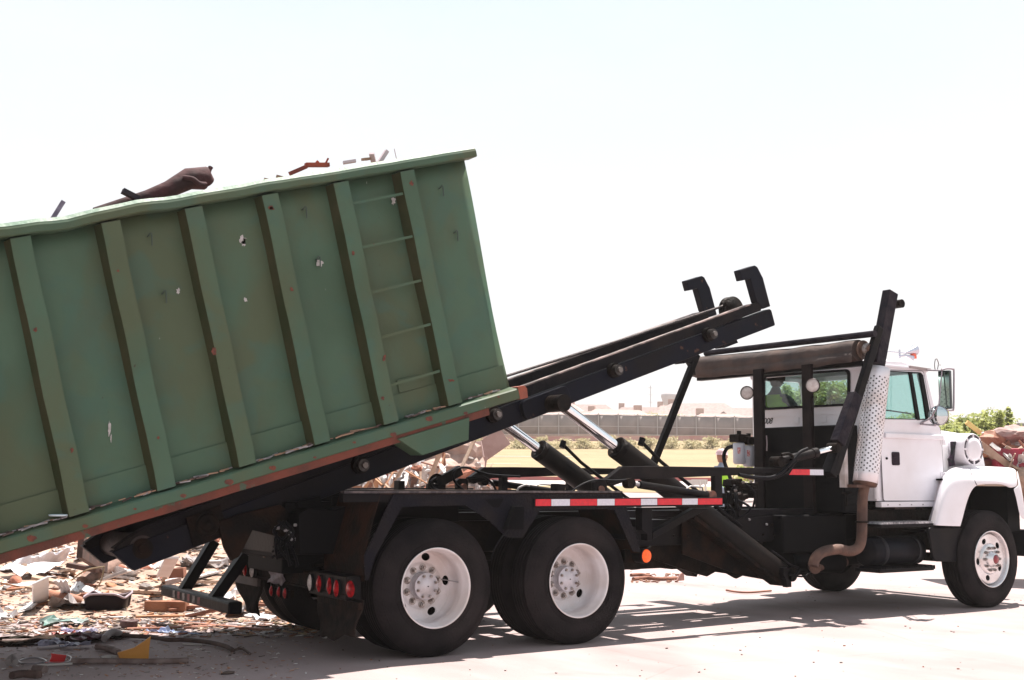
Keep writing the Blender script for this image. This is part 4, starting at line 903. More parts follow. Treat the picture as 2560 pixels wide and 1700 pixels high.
# ---- tape bar
ty = -1.235
tz0 = zbb(380, 957, ty).z; tz1 = zbb(380, 908, ty).z; X0 = zbb(362, 930, ty).x; X1 = zbb(1583, 940, ty).x
part('side_bar', MB().bb(X0-.02, X1+.01, ty+.002, ty+.06, tz0-.012, tz1+.006), blackp, None, .004); sidebar = bpy.data.objects['side_bar']
segs = [(362, 465, 1), (465, 588, 0), (588, 765, 1), (765, 880, 0), (880, 1050, 1), (1050, 1158, 0), (1158, 1320, 1), (1320, 1423, 0), (1423, 1583, 1)]
for a, b_, c_ in segs:
    m = MB().bb(zbb(a, 930, ty).x+.002, zbb(b_, 930, ty).x-.002, ty-.0015, ty+.001, tz0+.004, tz1-.002); part('reflective_tape', m, tapered if c_ else tapew, sidebar)
part('side_bar', MB().bb(X0, X1, 1.17, 1.235, tz0-.012, tz1), blackp)
# truss under the side bar
f = zbb; m = MB(); Y = -1.18
m.prism([xz(f(x, y, Y)) for x, y in ((1058, 965), (1125, 965), (1125, 1182), (1092, 1182), (1092, 1140), (1058, 1110))], Y, Y+.09); m.prism([xz(f(x, y, Y)) for x, y in ((1128, 1125), (1400, 968), (1500, 968), (1128, 1172))], Y, Y+.07)
m.prism([xz(f(x, y, Y)) for x, y in ((985, 1118), (1060, 1122), (1092, 1182), (1000, 1178))], Y+.1, Y+.6); m.bb(2.2, 2.4, -1.1, -.45, .93, 1.0)
part('side_bar_brace', m, blackp, None, .005)
# orange side marker
c = zbb(1085, 1280, -1.19); m = MB().cyl((c.x, -1.19, c.z), (c.x-.02, -1.07, c.z), .068, .06, 24); mk2 = part('side_marker', m, blackp); 
MB().lathe((c.x, -1.19, c.z), (0, -1, 0), [(-.005, .058), (.004, .056), (.016, .045), (.020, .02), (.021, .001)], 28).build('lens', orangelens, mk2); part('marker_bracket', MB().bb(c.x-.15, c.x, -1.09, -1.03, c.z-.06, c.z+.05), rustyb, mk2)

# ---- upright stake pockets, folding arms on both sides
def y_part(f, pts, y0, y1, nm, mt=blackp, par=None, bev=.004): return part(nm, MB().prism([xz(f(x, y, y0)) for x, y in pts], y0, y1), mt, par, bev)
y_part(zbb, ((508, 808), (560, 812), (555, 908), (502, 906)), -1.15, -1.05, 'stake_pocket')
zfa = Q(900, 1060, 5.9)
y_part(zfa, ((572, 835), (665, 838), (665, 1020), (572, 1015)), .9, 1.0, 'stake_pocket')
za1 = Q(1180, 950, 3.373)
def arm(s_):
    Y = s_*1.15; f = za1; YY = -1.15
    P = lambda x, y, g=za1: xz(g(x, y, YY))
    arm_ = [P(1150, 825), P(1280, 725), P(1540, 730)]; z4b3 = Q(1780, 1050, 5.226)
    e0 = z4b3(790, 605, YY); e1 = z4b3(1455, 625, YY); e2 = z4b3(1455, 710, YY); e3 = z4b3(350, 712, YY)
    zt_ = za1(2000, 733, YY).z; zb_ = za1(2000, 800, YY).z
    pts = [P(1145, 830), P(1275, 727), (za1(1540, 0, YY).x, zt_), (z4b3(720, 0, YY).x, zt_), (z4b3(1000, 0, YY).x, (zt_+e1.z)/2+.0), (e1.x, e1.z), (e2.x, e2.z), (z4b3(1000, 0, YY).x, e2.z), (e3.x, zb_), P(1350, 838), P(1240, 875), P(1185, 895), P(1150, 880), P(1130, 850)]
    a_ = part('side_arm', MB().prism(pts, Y, Y-s_*.07), M('arm_paint', (.007, .006, .007), (.014, .011, .011), 4, .42, bump=.1), None, .006)
    pv = za1(1088, 925, YY)
    part('pivot_post', MB().prism([P(1035, 862), P(1060, 840), P(1120, 840), P(1140, 870), P(1140, 1005), P(1035, 1005)], Y, Y-s_*.05), blackp, a_, .004)
    MB().cyl((pv.x, Y+s_*.012, pv.z), (pv.x, Y-s_*.09, pv.z), .033, n=20).build('pivot_pin', M('rusty_pin', (.16, .06, .04), (.08, .04, .03), 20, .5, .3), a_)
    # small cylinder under the arm
    q0 = za1(1310, 870, YY); q1 = za1(1395, 882, YY); q2 = za1(1995, 975, YY)
    y2 = Y+s_*.02
    V = lambda p: Vector((p.x, y2, p.z))
    c_ = part('arm_cylinder', MB().cyl(V(q1), V(q2), .034, n=18), blackp, a_)
    part('clevis', MB().cyl((q0.x, y2-.04, q0.z), (q0.x, y2+.04, q0.z), .045, n=18), greasy, c_); part('clevis', MB().cyl((q2.x, y2-.04, q2.z), (q2.x, y2+.04, q2.z), .045, n=18), M('rusty_pin', (1, 1, 1)), c_)
    part('rod', MB().cyl(V(q0), V(q1), .02), steel, c_)
    part('port_pipe', MB().tube([V(za1(1790, 920, YY)), V(za1(1830, 895, YY)), V(za1(1930, 905, YY)), V(za1(1935, 940, YY))], .008, 6), steel, c_)
    # post near the front
    pz = za1(2075, 900, YY); part('arm_post', MB().bb(za1(2040, 0, YY).x, za1(2100, 0, YY).x, Y+s_*.0, Y-s_*.06, tz1, zb_+.0), blackp, a_, .004)
    part('arm_post', MB().bb(pz.x-.9, pz.x-.83, Y-s_*.02, Y-s_*.09, tz1, zb_), blackp, a_) if s_ > 0 else None
    return a_
an = arm(-1); af = arm(1)
part('shelf_edge', MB().bb(za1(1140, 1000, -1.2).x, za1(1955, 1000, -1.2).x, -1.23, -1.16, za1(1500, 1006, -1.2).z, za1(1500, 997, -1.2).z), M('shelf_edge', (.38, .33, .34), (.2, .16, .16), 12, .5), None)
z4b3 = Q(1780, 1050, 5.226)
for a, b_, c_ in ((1005, 1278, 1), (1278, 1455, 0)):
    xa = z4b3(a, 660, -1.152).x; xb_ = z4b3(b_, 660, -1.152).x; m = MB().add([(xa if not (c_) else xa, -1.153, z4b3(0, 706, -1.152).z), (xb_, -1.153, z4b3(0, 706, -1.152).z), (xb_, -1.153, z4b3(0, 628, -1.152).z), (xa+(.05 if c_ else 0), -1.153, z4b3(0, 628, -1.152).z)], [(0, 1, 2, 3)])
    part('reflective_tape', m, tapered if c_ else tapew, an)
# hoses along the near arm
part('hose', MB().tube(smoothpath([z4b3(x, y, -1.20) for x, y in ((350, 715), (520, 745), (690, 755), (800, 742), (900, 690), (1000, 590), (1080, 500), (1150, 420), (1250, 375))]), .017, 8), hose, an)
part('hose', MB().tube(smoothpath([z4b3(x, y, -1.18) for x, y in ((400, 735), (600, 765), (760, 768), (880, 735), (1000, 650), (1100, 530))]), .014, 8), hose, an)
part('hose', MB().tube(smoothpath([za1(x, y, -1.2) for x, y in ((800, 990), (880, 910), (990, 855), (1100, 842), (1200, 848), (1300, 842))]), .009, 6), hose, an)
part('hose', MB().tube(smoothpath([zfa(x, y, 1.0) for x, y in ((2030, 1040), (1960, 890), (1850, 790), (1750, 780), (1570, 800))]), .012, 6), hose, af)
part('hose', MB().tube(smoothpath([zfa(x, y, .95) for x, y in ((1820, 1020), (1400, 1015), (1180, 990), (1060, 930), (1050, 850), (1130, 790))]), .014, 6), hose, af)
part('hose', MB().tube(smoothpath([zfa(x, y, 1.0) for x, y in ((1560, 1000), (1420, 880), (1370, 760), (1420, 670), (1560, 640), (1750, 700), (1950, 750), (2361, 775))]), .012, 6), hose, af)
part('hose', MB().tube(smoothpath([zfa(x, y, .8) for x, y in ((2290, 1070), (2330, 960), (2361, 930), (2440, 900), (2500, 915))]), .010, 6), M('grey_hose', (.3, .28, .28), None, rough=.4), af)
# far arm pivot bracket (round pocket)
q = zfa(1120, 880, 1.08); m = MB(); m.lathe((q.x, 1.06, q.z), (0, 1, 0), [(0, .10), (0, .085), (.04, .08), (.04, .01)], 24); m.bb(q.x-.10, q.x+.10, 1.06, 1.10, ZT, q.z); m.bar((q.x, 1.08, q.z), zfa(1480, 680, 1.08), .05, .10); part('pivot_cup', m, blackp, af)

# ---- tarp gantry
g3 = Q(1700, 700, 3.137); YG = -1.08
mastb = g3(1545, 665, YG); mastt = g3(1650, 95, YG); foot = g3(1190, 1500, YG)
m = MB().bar(mastb-(mastt-mastb)*.0, mastt, .10, .14, (1, 0, 0)); mast = part('gantry_mast', m, M('mast_paint', (.010, .008, .014), (.026, .021, .026), 9, .5, bump=.4), None, .008)
bt = g3(1700, 190, YG); part('mast_knuckle', MB().cyl((bt.x, YG-.07, bt.z), (bt.x, YG+.07, bt.z), .045).cyl((bt.x, YG, bt.z), (mastt.x-.05, YG, bt.z-.03), .03), greasy, mast)
st0 = g3(1562, 370, YG-.08); part('gantry_strut', MB().bar(foot+Vector((-.02, -.05, -.02)), st0, .06, .085, (1, 0, 0)), blackp, mast, .005)
sl = g3(1265, 1165, YG-.05); sl2 = g3(1330, 1010, YG-.05); part('strut_sleeve', MB().bar(g3(1235, 1280, YG-.05), g3(1375, 900, YG-.05), .10, .125, (1, 0, 0)), M('mast_paint', (1, 1, 1)), mast, .008)
part('gantry_foot', MB().bar(g3(1165, 1530, YG-.02), g3(1240, 1330, YG-.02), .12, .11, (1, 0, 0)), blackp, mast, .006)
# far mast / strut
a = DD(1512, 1055, 1.12); b_ = DD(1598, 838, 1.12); part('far_gantry_strut', MB().bar(a-(b_-a)*.12, b_+(b_-a)*.1, .06, .075, (1, 0, 0)), blackp, mast, .004)
y_part(g3, ((50, 560), (95, 550), (125, 745), (95, 690), (60, 630)), 1.10, 1.16, 'far_gantry_plate', par=mast)
XT = 5.12
rn_ = g3(1405, 560, XT, 0); rf_ = g3(135, 680, XT, 0)
rn_.z = (rn_.z+rf_.z)/2; rf_.z = rn_.z
print('tarp', rn_, rf_)
m = MB(); pts = [rn_.lerp(rf_, i/16)+Vector((.003*math.sin(i*2.3), 0, -.015*math.sin(i/16*math.pi)+.002*math.sin(i*1.7))) for i in range(17)]
m.tube(pts, [.112+.003*math.sin(i*1.9)+.018*i/16 for i in range(17)], 22); part('tarp_roll', m, canvas, mast)
m = MB(); m.grid([[p+Vector((-.11, 0, -.02)) for p in pts], [p+Vector((-.125, 0, -.13+.01*math.sin(i*1.3))) for i, p in enumerate(pts)]]); m.build('tarp_flap', canvas, mast, solid=.01)
part('roll_spool', MB().cyl(rn_, rn_+Vector((0, -.16, .0)), .05).cyl(rn_+Vector((0, -.05, 0)), rn_+Vector((0, -.065, 0)), .10), M('spool_brown', (.14, .08, .055), (.05, .03, .025), 12, .5), mast)
part('spool_collar', MB().cyl(rn_+Vector((0, -.09, 0)), rn_+Vector((0, -.14, 0)), .065), M('worn_nut', (1, 1, 1)), mast)
ta = g3(1530, 420, XT, 0); tb = g3(200, 575, XT, 0); part('gantry_tube', MB().cyl(ta, tb, .034, n=12), M('mast_paint', (1, 1, 1)), mast)
m = MB().bar(rn_+Vector((.03, -.05, -.135)), rf_+Vector((.03, 0, -.135)), .08, .05); part('gantry_beam', m, blackp, mast)
XP = 4.95
for xl, xr, yy in ((570, 640, 740), (950, 1022, 700)):
    ya = g3(xl, yy, XP, 0).y; yb = g3(xr, yy, XP, 0).y; part('gantry_post', MB().bb(XP, XP+.045, yb, ya, 1.0, rn_.z-.11), M('post_paint', (.006, .004, .005), (.013, .008, .008), 6, .5), mast, .005)
yb0 = g3(550, 1160, XP, 0).y; yb1 = g3(1215, 1130, XP, 0).y; zh = (g3(550, 1160, XP, 0).z+g3(1215, 1130, XP, 0).z)/2
tank = part('oil_tank', MB().bb(XP+.11, 5.30, yb1, yb0, 1.02, zh), M('deep_black', (1, 1, 1)), None, .012)
part('sight_glass', MB().tube(smoothpath([g3(x, y, XP+.10, 0) for x, y in ((660, 1215), (655, 1280), (665, 1335))]), .007, 6).tube(smoothpath([g3(x, y, XP+.10, 0) for x, y in ((678, 1220), (682, 1280), (680, 1340))]), .007, 6), M('pale_lilac_scrap', (1, 1, 1)), tank)
# work lamps
for x, y, X in ((525, 885, XP-.02), (1040, 827, XP-.06)):
    p = g3(x, y, X, 0); dirv = Vector((-.86, -.5, -.05)).normalized(); m = MB(); m.lathe(p-dirv*.07, dirv, [(0, .02), (.01, .055), (.05, .075), (.07, .078), (.078, .07)], 28); wl_ = part('work_lamp', m, M('lamp_housing', (.02, .012, .012), None, rough=.4), mast)
    MB().lathe(p, dirv, [(-.006, .072), (.004, .06), (.010, .03), (.012, .001)], 28).build('lens', M('frosted_lens', (.52, .44, .42), (.68, .62, .6), 20, .25), wl_)
    part('lamp_stalk', MB().cyl(p-dirv*.05, (XP+.03, p.y-.06 if x < 900 else p.y+.09, p.z-.02), .012), blackp, wl_)
# filters, hose and pump clutter
XF = 4.98
q = g3(465, 1350, XF, 0); q2 = g3(540, 1370, XF+.1, 0)
for qq, nm in ((q, 0), (q2, 1)):
    fl = part('oil_filter', MB().lathe((qq.x, qq.y, qq.z-.135), (0, 0, 1), [(0, .001), (.0, .055), (.02, .070), (.23, .070), (.24, .06), (.245, .0)], 28), M('filter_white', (.60, .60, .66), (.52, .51, .56), 3, .35))
    part('filter_head', MB().bb(qq.x-.08, qq.x+.08, qq.y-.08, qq.y+.08, qq.z+.112, qq.z+.20).cyl((qq.x, qq.y, qq.z+.2), (qq.x, qq.y, qq.z+.24), .025), greasy, fl, .01)
    part('filter_mark', MB().add([(qq.x-.0712*math.cos(t), qq.y-.0712*math.sin(t), z) for z in (qq.z-.02, qq.z+.05) for t in [.5+.12*i for i in range(5)]], [(i, i+1, i+6, i+5) for i in range(4)]), M('red_mark', (.5, .05, .05), (.7, .5, .5), 60), fl)
part('hose', MB().tube(smoothpath([g3(x, y, XF, 0) for x, y in ((420, 1302), (370, 1320), (345, 1370), (350, 1430), (375, 1500), (400, 1570))]), .022, 10), hose)
rn = random.Random(8); m = MB(); 
for k in range(16):
    p = z4b3(200+rn.uniform(0, 300), 800+rn.uniform(0, 330), -.35); m.box(p, (rn.uniform(.05, .14), rn.uniform(.08, .2), rn.uniform(.04, .12)), Matrix.Rotation(rn.uniform(-.3, .3), 3, 'Y'))
pump = part('valve_block', m, greasy, None, .006)
for k in range(9):
    p = z4b3(180+rn.uniform(0, 250), 820+rn.uniform(0, 300), -.5); part('hose', MB().tube(smoothpath([p, p+Vector((rn.uniform(-.1, .12), rn.uniform(-.1, .1), -.1)), p+Vector((rn.uniform(-.1, .15), 0, -.24))]), .012, 6), hose, pump)
for x, y in ((390, 820), (490, 812), (290, 925), (290, 1055), (340, 965)): p = z4b3(x, y, -.52); part('fitting', MB().cyl(p, p+Vector((.02, -.02, .01)), .014, n=8), M('roller_nut', (1, 1, 1)), pump)
# arm hydraulic cylinder at the front of the near arm
A0 = z4b3(850, 545, -1.14); A1 = z4b3(1040, 490, -1.14); A2 = z4b3(1365, 425, -1.14); A3 = z4b3(1500, 395, -1.14); A4 = z4b3(1590, 365, -1.14)
tc_ = part('tarp_cylinder', MB().cyl(A0, A2, .043, n=20).cyl(A2-(A2-A0)*.12, A2, .050, n=20), M('arm_paint', (1, 1, 1)), an)
part('rod', MB().cyl(A2, A4, .028, n=16), chrome, tc_); part('clevis', MB().cyl(A0+Vector((0, -.06, 0)), A0+Vector((0, .06, 0)), .05), greasy, tc_); part('clevis', MB().cyl(A4+Vector((0, -.06, 0)), A4+Vector((0, .06, 0)), .05), greasy, tc_)
part('port_hose', MB().tube(smoothpath([z4b3(x, y, -1.2) for x, y in ((905, 455), (960, 445), (1010, 445), (1050, 480), (1040, 520))]), .016, 8), greasy, tc_)

# ================================================================== CAB
z4 = Q(2000, 850, 3.136); YD = -.90
V2 = lambda x, y, Y=YD: xz(z4(x, y, Y))
XR = 5.47     # rear wall
roofz = z4(700, 205, YD).z; print('roofz', roofz, 'door', V2(655, 1260), V2(1085, 1262), 'winBR', V2(1010, 628))
doorL = V2(650, 1262)[0]; zsill = V2(650, 1262)[1]
wl = rrect([V2(668, 240), V2(955, 255), V2(1012, 626), V2(640, 620)], .05)
A_t = V2(985, 243); A_b = V2(1060, 612); cowl = V2(1100, 660); front_b = V2(1085, 1262); front_m = V2(1130, 1020)
side = [(XR, zsill-.0), (XR, roofz-.02), (XR+.06, roofz+.01), (A_t[0]-.05, A_t[1]+.02), A_t, A_b, cowl, (cowl[0]+.02, 1.6), front_m, front_b]
cab = plate('cab_shell', side, [rrect([(wl_[0], wl_[1]) for wl_ in [V2(664, 236), V2(958, 251), V2(1016, 630), V2(636, 625)]], .05)], -.885, -.865, white, T)
cab2 = plate('far_side_panel', side, [rrect([V2(664, 236), V2(958, 251), V2(1016, 630), V2(636, 625)], .05)], .865, .885, white, cab)
def cpart(nm, mb, mt, par=None, bevel=0): return mb.build(nm, mt, par or cab, bevel)
# door
dpts = [V2(652, 1261), V2(628, 800), V2(640, 235), V2(965, 243), V2(1035, 620), V2(1098, 690), V2(1108, 800), V2(1122, 1020), V2(1085, 1261)]
door = plate('door', rrect(dpts, .03), [wl], -.893, -.905, white, T, bevel=.003)
cpart('door_gap', MB().tube([(p[0], -.902, p[1]) for p in rrect(dpts, .03)]+[(dpts and rrect(dpts, .03)[0][0], -.902, rrect(dpts, .03)[0][1])], .0045, 5), M('gap_dark', (.05, .045, .05)), door)
m = MB().bb(V2(632, 0)[0], V2(1085, 0)[0], -.935, -.906, V2(0, 745)[1], V2(0, 700)[1]); cpart('belt_moulding', m, white, door, .012)
hp = z4(748, 930, YD-.01)
cpart('handle', MB().prism(rrect([(hp.x-.055, hp.z-.07), (hp.x+.065, hp.z-.07), (hp.x+.065, hp.z+.07), (hp.x-.055, hp.z+.07)], .02), -.915, -.906), M('handle_black', (.02, .012, .02), None, rough=.5), door)
cpart('handle_grip', MB().bb(hp.x-.035, hp.x+.045, -.922, -.915, hp.z+.01, hp.z+.035), M('handle_black', (1, 1, 1)), door)
lk = z4(680, 928, YD-.01); cpart('door_lock', MB().cyl((lk.x, -.905, lk.z), (lk.x, -.916, lk.z), .013), seal, door)
for y in (800, 1060): h_ = z4(1113, y, YD); cpart('hinge', MB().cyl((h_.x, -.91, h_.z-.03), (h_.x, -.91, h_.z+.03), .012).bb(h_.x-.03, h_.x+.05, -.912, -.90, h_.z-.03, h_.z+.03), white, door, .003)
# window glass, vent divider and seals
cpart('window_glass', MB().add([(p[0], -.894, p[1]) for p in wl], [list(range(len(wl)))]), glass, door)
def ring(poly, wd, y0, y1):  # narrow frame just inside a window outline
    c = Vector((sum(p[0] for p in poly)/len(poly), sum(p[1] for p in poly)/len(poly))); inner = [tuple(Vector(p)+(c-Vector(p)).normalized()*wd) for p in poly]; n = len(poly); m = MB()
    for i in range(n):
        j = (i+1) % n; a, b_, c2, d = poly[i], poly[j], inner[j], inner[i]
        for y in (y0, y1): m.add([(a[0], y, a[1]), (b_[0], y, b_[1]), (c2[0], y, c2[1]), (d[0], y, d[1])], [(0, 1, 2, 3)])
        m.add([(d[0], y0, d[1]), (c2[0], y0, c2[1]), (c2[0], y1, c2[1]), (d[0], y1, d[1])], [(0, 1, 2, 3)]); m.add([(a[0], y0, a[1]), (b_[0], y0, b_[1]), (b_[0], y1, b_[1]), (a[0], y1, a[1])], [(0, 1, 2, 3)])
    return m
m = ring(wl, .014, -.909, -.890); m.prism([V2(852, 250), V2(872, 250), V2(936, 628), V2(912, 628)], -.912, -.888)
m.prism([V2(935, 262), V2(960, 275), V2(1022, 620), V2(990, 628), V2(955, 400)], -.911, -.888); cpart('window_seal', m, seal, door)
cpart('far_window_glass', MB().add([(p[0], .872, p[1]) for p in wl], [list(range(len(wl)))]), glass, cab2)
# roof
xr0, xr1 = XR-.01, A_t[0]+.02; rows = []
for j in range(9):
    t = j/8; y = -.90+1.8*t; dome = .085*(1-abs(2*t-1)**3)
    rows.append([(xr0, y, roofz-.04), (xr0-.01, y, roofz+.02+dome*.3), (xr0+.08, y, roofz+.05+dome), ((xr0+xr1)/2, y, roofz+.055+dome), (xr1-.25, y, roofz+.025+dome), (xr1, y, A_t[1]+.03+dome*.3), (xr1+.02, y, A_t[1]-.01)])
m = MB().grid(rows)
for s_, r in ((-1, rows[0]), (1, rows[-1])): m.add(r, [list(range(len(r)))])
cpart('roof', m, white, cab)
cpart('drip_rail', MB().bb(xr0, xr1, -.925, -.90, roofz-.012, roofz+.012), white, cab, .004)
cpart('drip_seam', MB().bb(XR+.02, V2(1075, 0)[0], -.888, -.8865, V2(0, 655)[1]-.003, V2(0, 655)[1]+.003), M('gap_dark', (.05, .045, .05)), cab)
cpart('visor_trim', MB().bar((V2(840, 215)[0], -.93, V2(840, 212)[1]), (V2(1000, 240)[0], -.93, V2(1000, 236)[1]), .03, .025), M('brownish_trim', (.35, .28, .27)), cab)
# rear wall with window hole
YW = lambda x, y: (g3(x, y, XR, 0).y, g3(x, y, XR, 0).z)
wr = rrect([YW(648, 745), YW(1340, 698), YW(1340, 985), YW(648, 1022)], .06)
zw = sum(p[1] for p in wr)/len(wr)
wl_i = rrect([YW(668, 765), YW(1322, 716), YW(1322, 968), YW(668, 1003)], .05)
rear = plate('rear_wall', [(-.88, zsill-.0), (.88, zsill), (.88, roofz), (-.88, roofz)], [wl_i], XR-.006, XR+.006, white, cab, 'yz')
m = MB(); n = len(wr)
for i in range(n):
    j = (i+1) % n; m.add([(XR-.022, *wr[i]), (XR-.022, *wr[j]), (XR-.024, *wl_i[j]), (XR-.024, *wl_i[i]), (XR-.006, *wr[i]), (XR-.006, *wr[j]), (XR+.006, *wl_i[j]), (XR+.006, *wl_i[i])], [(0, 1, 2, 3), (0, 4, 5, 1), (3, 2, 6, 7)])
cpart('rear_window_seal', m, seal, rear)
cpart('rear_window_glass', MB().add([(XR, *p) for p in wl_i], [list(range(n))]), glassrear, rear)
cpart('wall_crease', MB().bar((XR-.008, -.88, YW(1300, 1042)[1]), (XR-.008, .88, YW(1300, 1042)[1]), .008, .012), white, rear)
for yy in (-.6, -.2, .2): m = MB().bb(XR-.014, XR-.006, yy-.04, yy+.04, YW(1000, 1110)[1]-.02, YW(1000, 1110)[1]+.05); cpart('panel_press', m, white, rear, .004)
# the hand painted number
tcu = bpy.data.curves.new('num', 'FONT'); tcu.body = '008'; tcu.size = .10; tcu.shear = .35; tcu.extrude = .0006; tcu.space_character = .95
to = bpy.data.objects.new('num', tcu); COL.objects.link(to); bpy.context.view_layer.update(); me = bpy.data.meshes.new_from_object(to.evaluated_get(bpy.context.evaluated_depsgraph_get())); bpy.data.objects.remove(to)
pn = YW(712, 1128); me.name = 'painted_number'
for v in me.vertices: a, b_, c_ = v.co; v.co = (XR-.010-c_, pn[0]+.115-a, pn[1]+b_)
me.materials.clear(); me.materials.append(M('number_black', (.02, .02, .02)))
no = bpy.data.objects.new('painted_number', me); COL.objects.link(no); no.parent = rear; no.location = (0, 0, 0)
# rounded rear corners, lower edge, sill
for s_ in (-1, 1): cpart('corner_post', MB().cyl((XR+.022, s_*.862, zsill+.02), (XR+.022, s_*.862, roofz-.02), .034, n=16), white, cab)
cpart('sill_step', MB().bb(V2(590, 0)[0], V2(1038, 0)[0], -.92, -.84, zsill-.065, zsill-.008), white, cab, .006)
m = MB()
for k in range(6): x = V2(590, 0)[0]+.1+k*.19; m.cyl((x, -.921, zsill-.04), (x, -.926, zsill-.04), .007, n=8)
cpart('sill_rivet', m, steel, cab)
cpart('cab_floor', MB().bb(XR, front_b[0]-.05, -.86, .86, zsill+.0, zsill+.04), interior, cab)
cpart('firewall', MB().bb(cowl[0]-.02, cowl[0]+.02, -.86, .86, zsill+.04, A_b[1]), white, cab)
# windscreen
ws = MB().add([(A_t[0], -.80, A_t[1]), (A_t[0], .80, A_t[1]), (A_b[0]+.02, .84, A_b[1]), (A_b[0]+.02, -.84, A_b[1])], [(0, 1, 2, 3)]); cpart('windscreen', ws, glass, cab)
m = MB()
for s_ in (-1, 1): m.bar((A_t[0]-.02, s_*.85, A_t[1]), (A_b[0], s_*.86, A_b[1]), .09, .06)
m.bar((A_t[0], -.85, A_t[1]), (A_t[0], .85, A_t[1]), .06, .05); m.bar((A_b[0]+.02, -.85, A_b[1]-.02), (A_b[0]+.02, .85, A_b[1]-.02), .06, .05)
cpart('windscreen_frame', m, white, cab, .01)
cpart('windscreen_divider', MB().bar((A_t[0]+.005, 0, A_t[1]), (A_b[0]+.025, 0, A_b[1]), .03, .02), seal, cab)
# interior
m = MB(); m.bb(A_b[0]-.30, A_b[0], -.82, .82, A_b[1]-.18, A_b[1]-.02); cpart('dashboard', m, interior, cab, .03)
for y in (.40, -.42):
    m = MB(); m.bb(5.56, 6.05, y-.24, y+.24, 1.58, 1.72); m.bar((5.60, y, 1.66), (5.54, y, 1.98), .42, .08, (1, 0, 0)); cpart('seat', m, M('seat_fabric', (.12, .12, .13), (.08, .08, .09), 20, .9), cab, .03)
sw = Vector((6.22, .40, 2.0)); m = MB(); pts = [sw+Vector((.10*math.sin(t), .22*math.cos(t), .19*math.sin(t))) for t in [i*6.2832/24 for i in range(25)]]; m.tube(pts, .014, 8); m.cyl(sw, (6.5, .40, 1.85), .02); m.bar(sw-Vector((0, .2, 0)), sw+Vector((0, .2, 0)), .03, .02); cpart('steering_wheel', m, interior, cab)
wp_ = [z4(x, y, -.2) for x, y in ((650, 548), (800, 575), (860, 615))]; cpart('wiper', MB().tube([(A_b[0]-.02, -.6, A_b[1]+.06), (A_b[0]-.05, -.1, A_b[1]+.14), (A_b[0]-.02, .1, A_b[1]+.02)], .008, 6), seal, cab)
# bonnet: narrower than the wings
Yh = -.62
h1 = z4(1110, 680, Yh); h2 = z4(1400, 722, Yh); h3 = z4(1640, 760, Yh); XN = 7.62
zc_, zn_ = z4(1150, 690, -.75).z, z4(1500, 730, -.75).z; print('hood', zc_, zn_)
rows = []
for x, zt_, hw in ((cowl[0], zc_, .80), (cowl[0]+.25, zc_-.03, .77), (6.95, (zc_+zn_)/2, .72), (7.3, zn_, .68), (XN-.06, zn_-.03, .66), (XN, zn_-.10, .65)):
    rows.append([(x, -hw-.06, 1.36), (x, -hw-.02, zt_-.20), (x, -hw+.015, zt_-.07), (x, -hw+.08, zt_-.01), (x, -.3, zt_+.035), (x, 0, zt_+.05), (x, .3, zt_+.035), (x, hw-.08, zt_-.01), (x, hw-.015, zt_-.07), (x, hw+.02, zt_-.20), (x, hw+.06, 1.36)])
m = MB().grid(rows); hood = cpart('bonnet', m, white, T)
m = MB().bb(XN-.02, XN+.03, -.52, .52, .95, zn_-.16); gr = cpart('grille', m, blackp, hood, .01)
m = MB()
for k in range(9): m.bb(XN+.03, XN+.045, -.50, .50, 1.0+k*.085, 1.03+k*.085)
cpart('grille_bar', m, alum, gr)
for s_ in (-1, 1): cpart('headlamp', MB().bb(XN-.05, XN+.02, s_*.55, s_*.85, 1.08, 1.28), clearlens, hood, .01)
cpart('bumper', MB().bb(XN+.03, XN+.12, -1.18, 1.18, .52, .82), M('bumper_black', (.012, .012, .014), None, rough=.4), T, .03)
m = MB().bb(6.3, XN-.05, -.45, .45, .75, 1.45); m.cyl((6.4, -.36, 1.15), (7.4, -.36, 1.15), .10); cpart('engine', m, greasy, T, .03)
zg = Q(2380, 1180, 8.711)
p = zg(1150, 490, -.5); cpart('steering_gear', MB().cyl((p.x, -.50, p.z), (p.x+.05, -.62, p.z), .075, n=20).cyl((p.x, -.4, p.z-.08), (p.x, -.5, p.z-.02), .10), M('dusty_gear', (.11, .07, .06), (.06, .04, .035), 9, .6), T)
cpart('engine_bracket', MB().prism([xz(zg(x, y, -.6)) for x, y in ((640, 550), (745, 540), (700, 800), (665, 830))], -.6, -.58), M('bare_bracket', (.22, .18, .17)), T)
cpart('bumper_beam', MB().bb(6.9, XN+.02, -.62, -.5, zg(0, 960, -.6).z-.09, zg(0, 900, -.6).z), rustyb, T)
# air intake drum on the bonnet side
ac = z4(1362, 857, -.97); ra = .5*abs(z4(1362, 728, -.97).z-z4(1362, 985, -.97).z); print('air', ac, ra)
m = MB(); m.lathe((ac.x, -.62, ac.z), (0, -1, 0), [(0, ra*1.02), (.20, ra*1.0), (.335, ra*.98), (.345, ra*.96), (.35, ra*.92)], 56); m.lathe((ac.x, -.97, ac.z), (0, -1, 0), [(-.015, ra*.72), (.012, ra*.70), (.018, ra*.5), (.022, .001)], 48); drum = cpart('air_intake', m, white, hood)
for k in range(8):
    m = MB(); t0 = k*math.pi/4+.09+math.pi/2*0; d = [(math.cos(t0-.09), math.sin(t0-.09))]; dx, dz = math.cos(k*math.pi/4), math.sin(k*math.pi/4)
    m.bar((ac.x+dx*ra*.68, -.967, ac.z+dz*ra*.68), (ac.x+dx*ra*.94, -.967, ac.z+dz*ra*.94), .022, .014, (0, 1, 0))
    cpart('intake_spoke', m, white, drum)
m = MB(); m.lathe((ac.x, -.93, ac.z), (0, -1, 0), [(0, ra*.94), (.0, ra*.6)], 48); cpart('intake_gap', m, M('intake_grey', (.16, .14, .17)), drum)
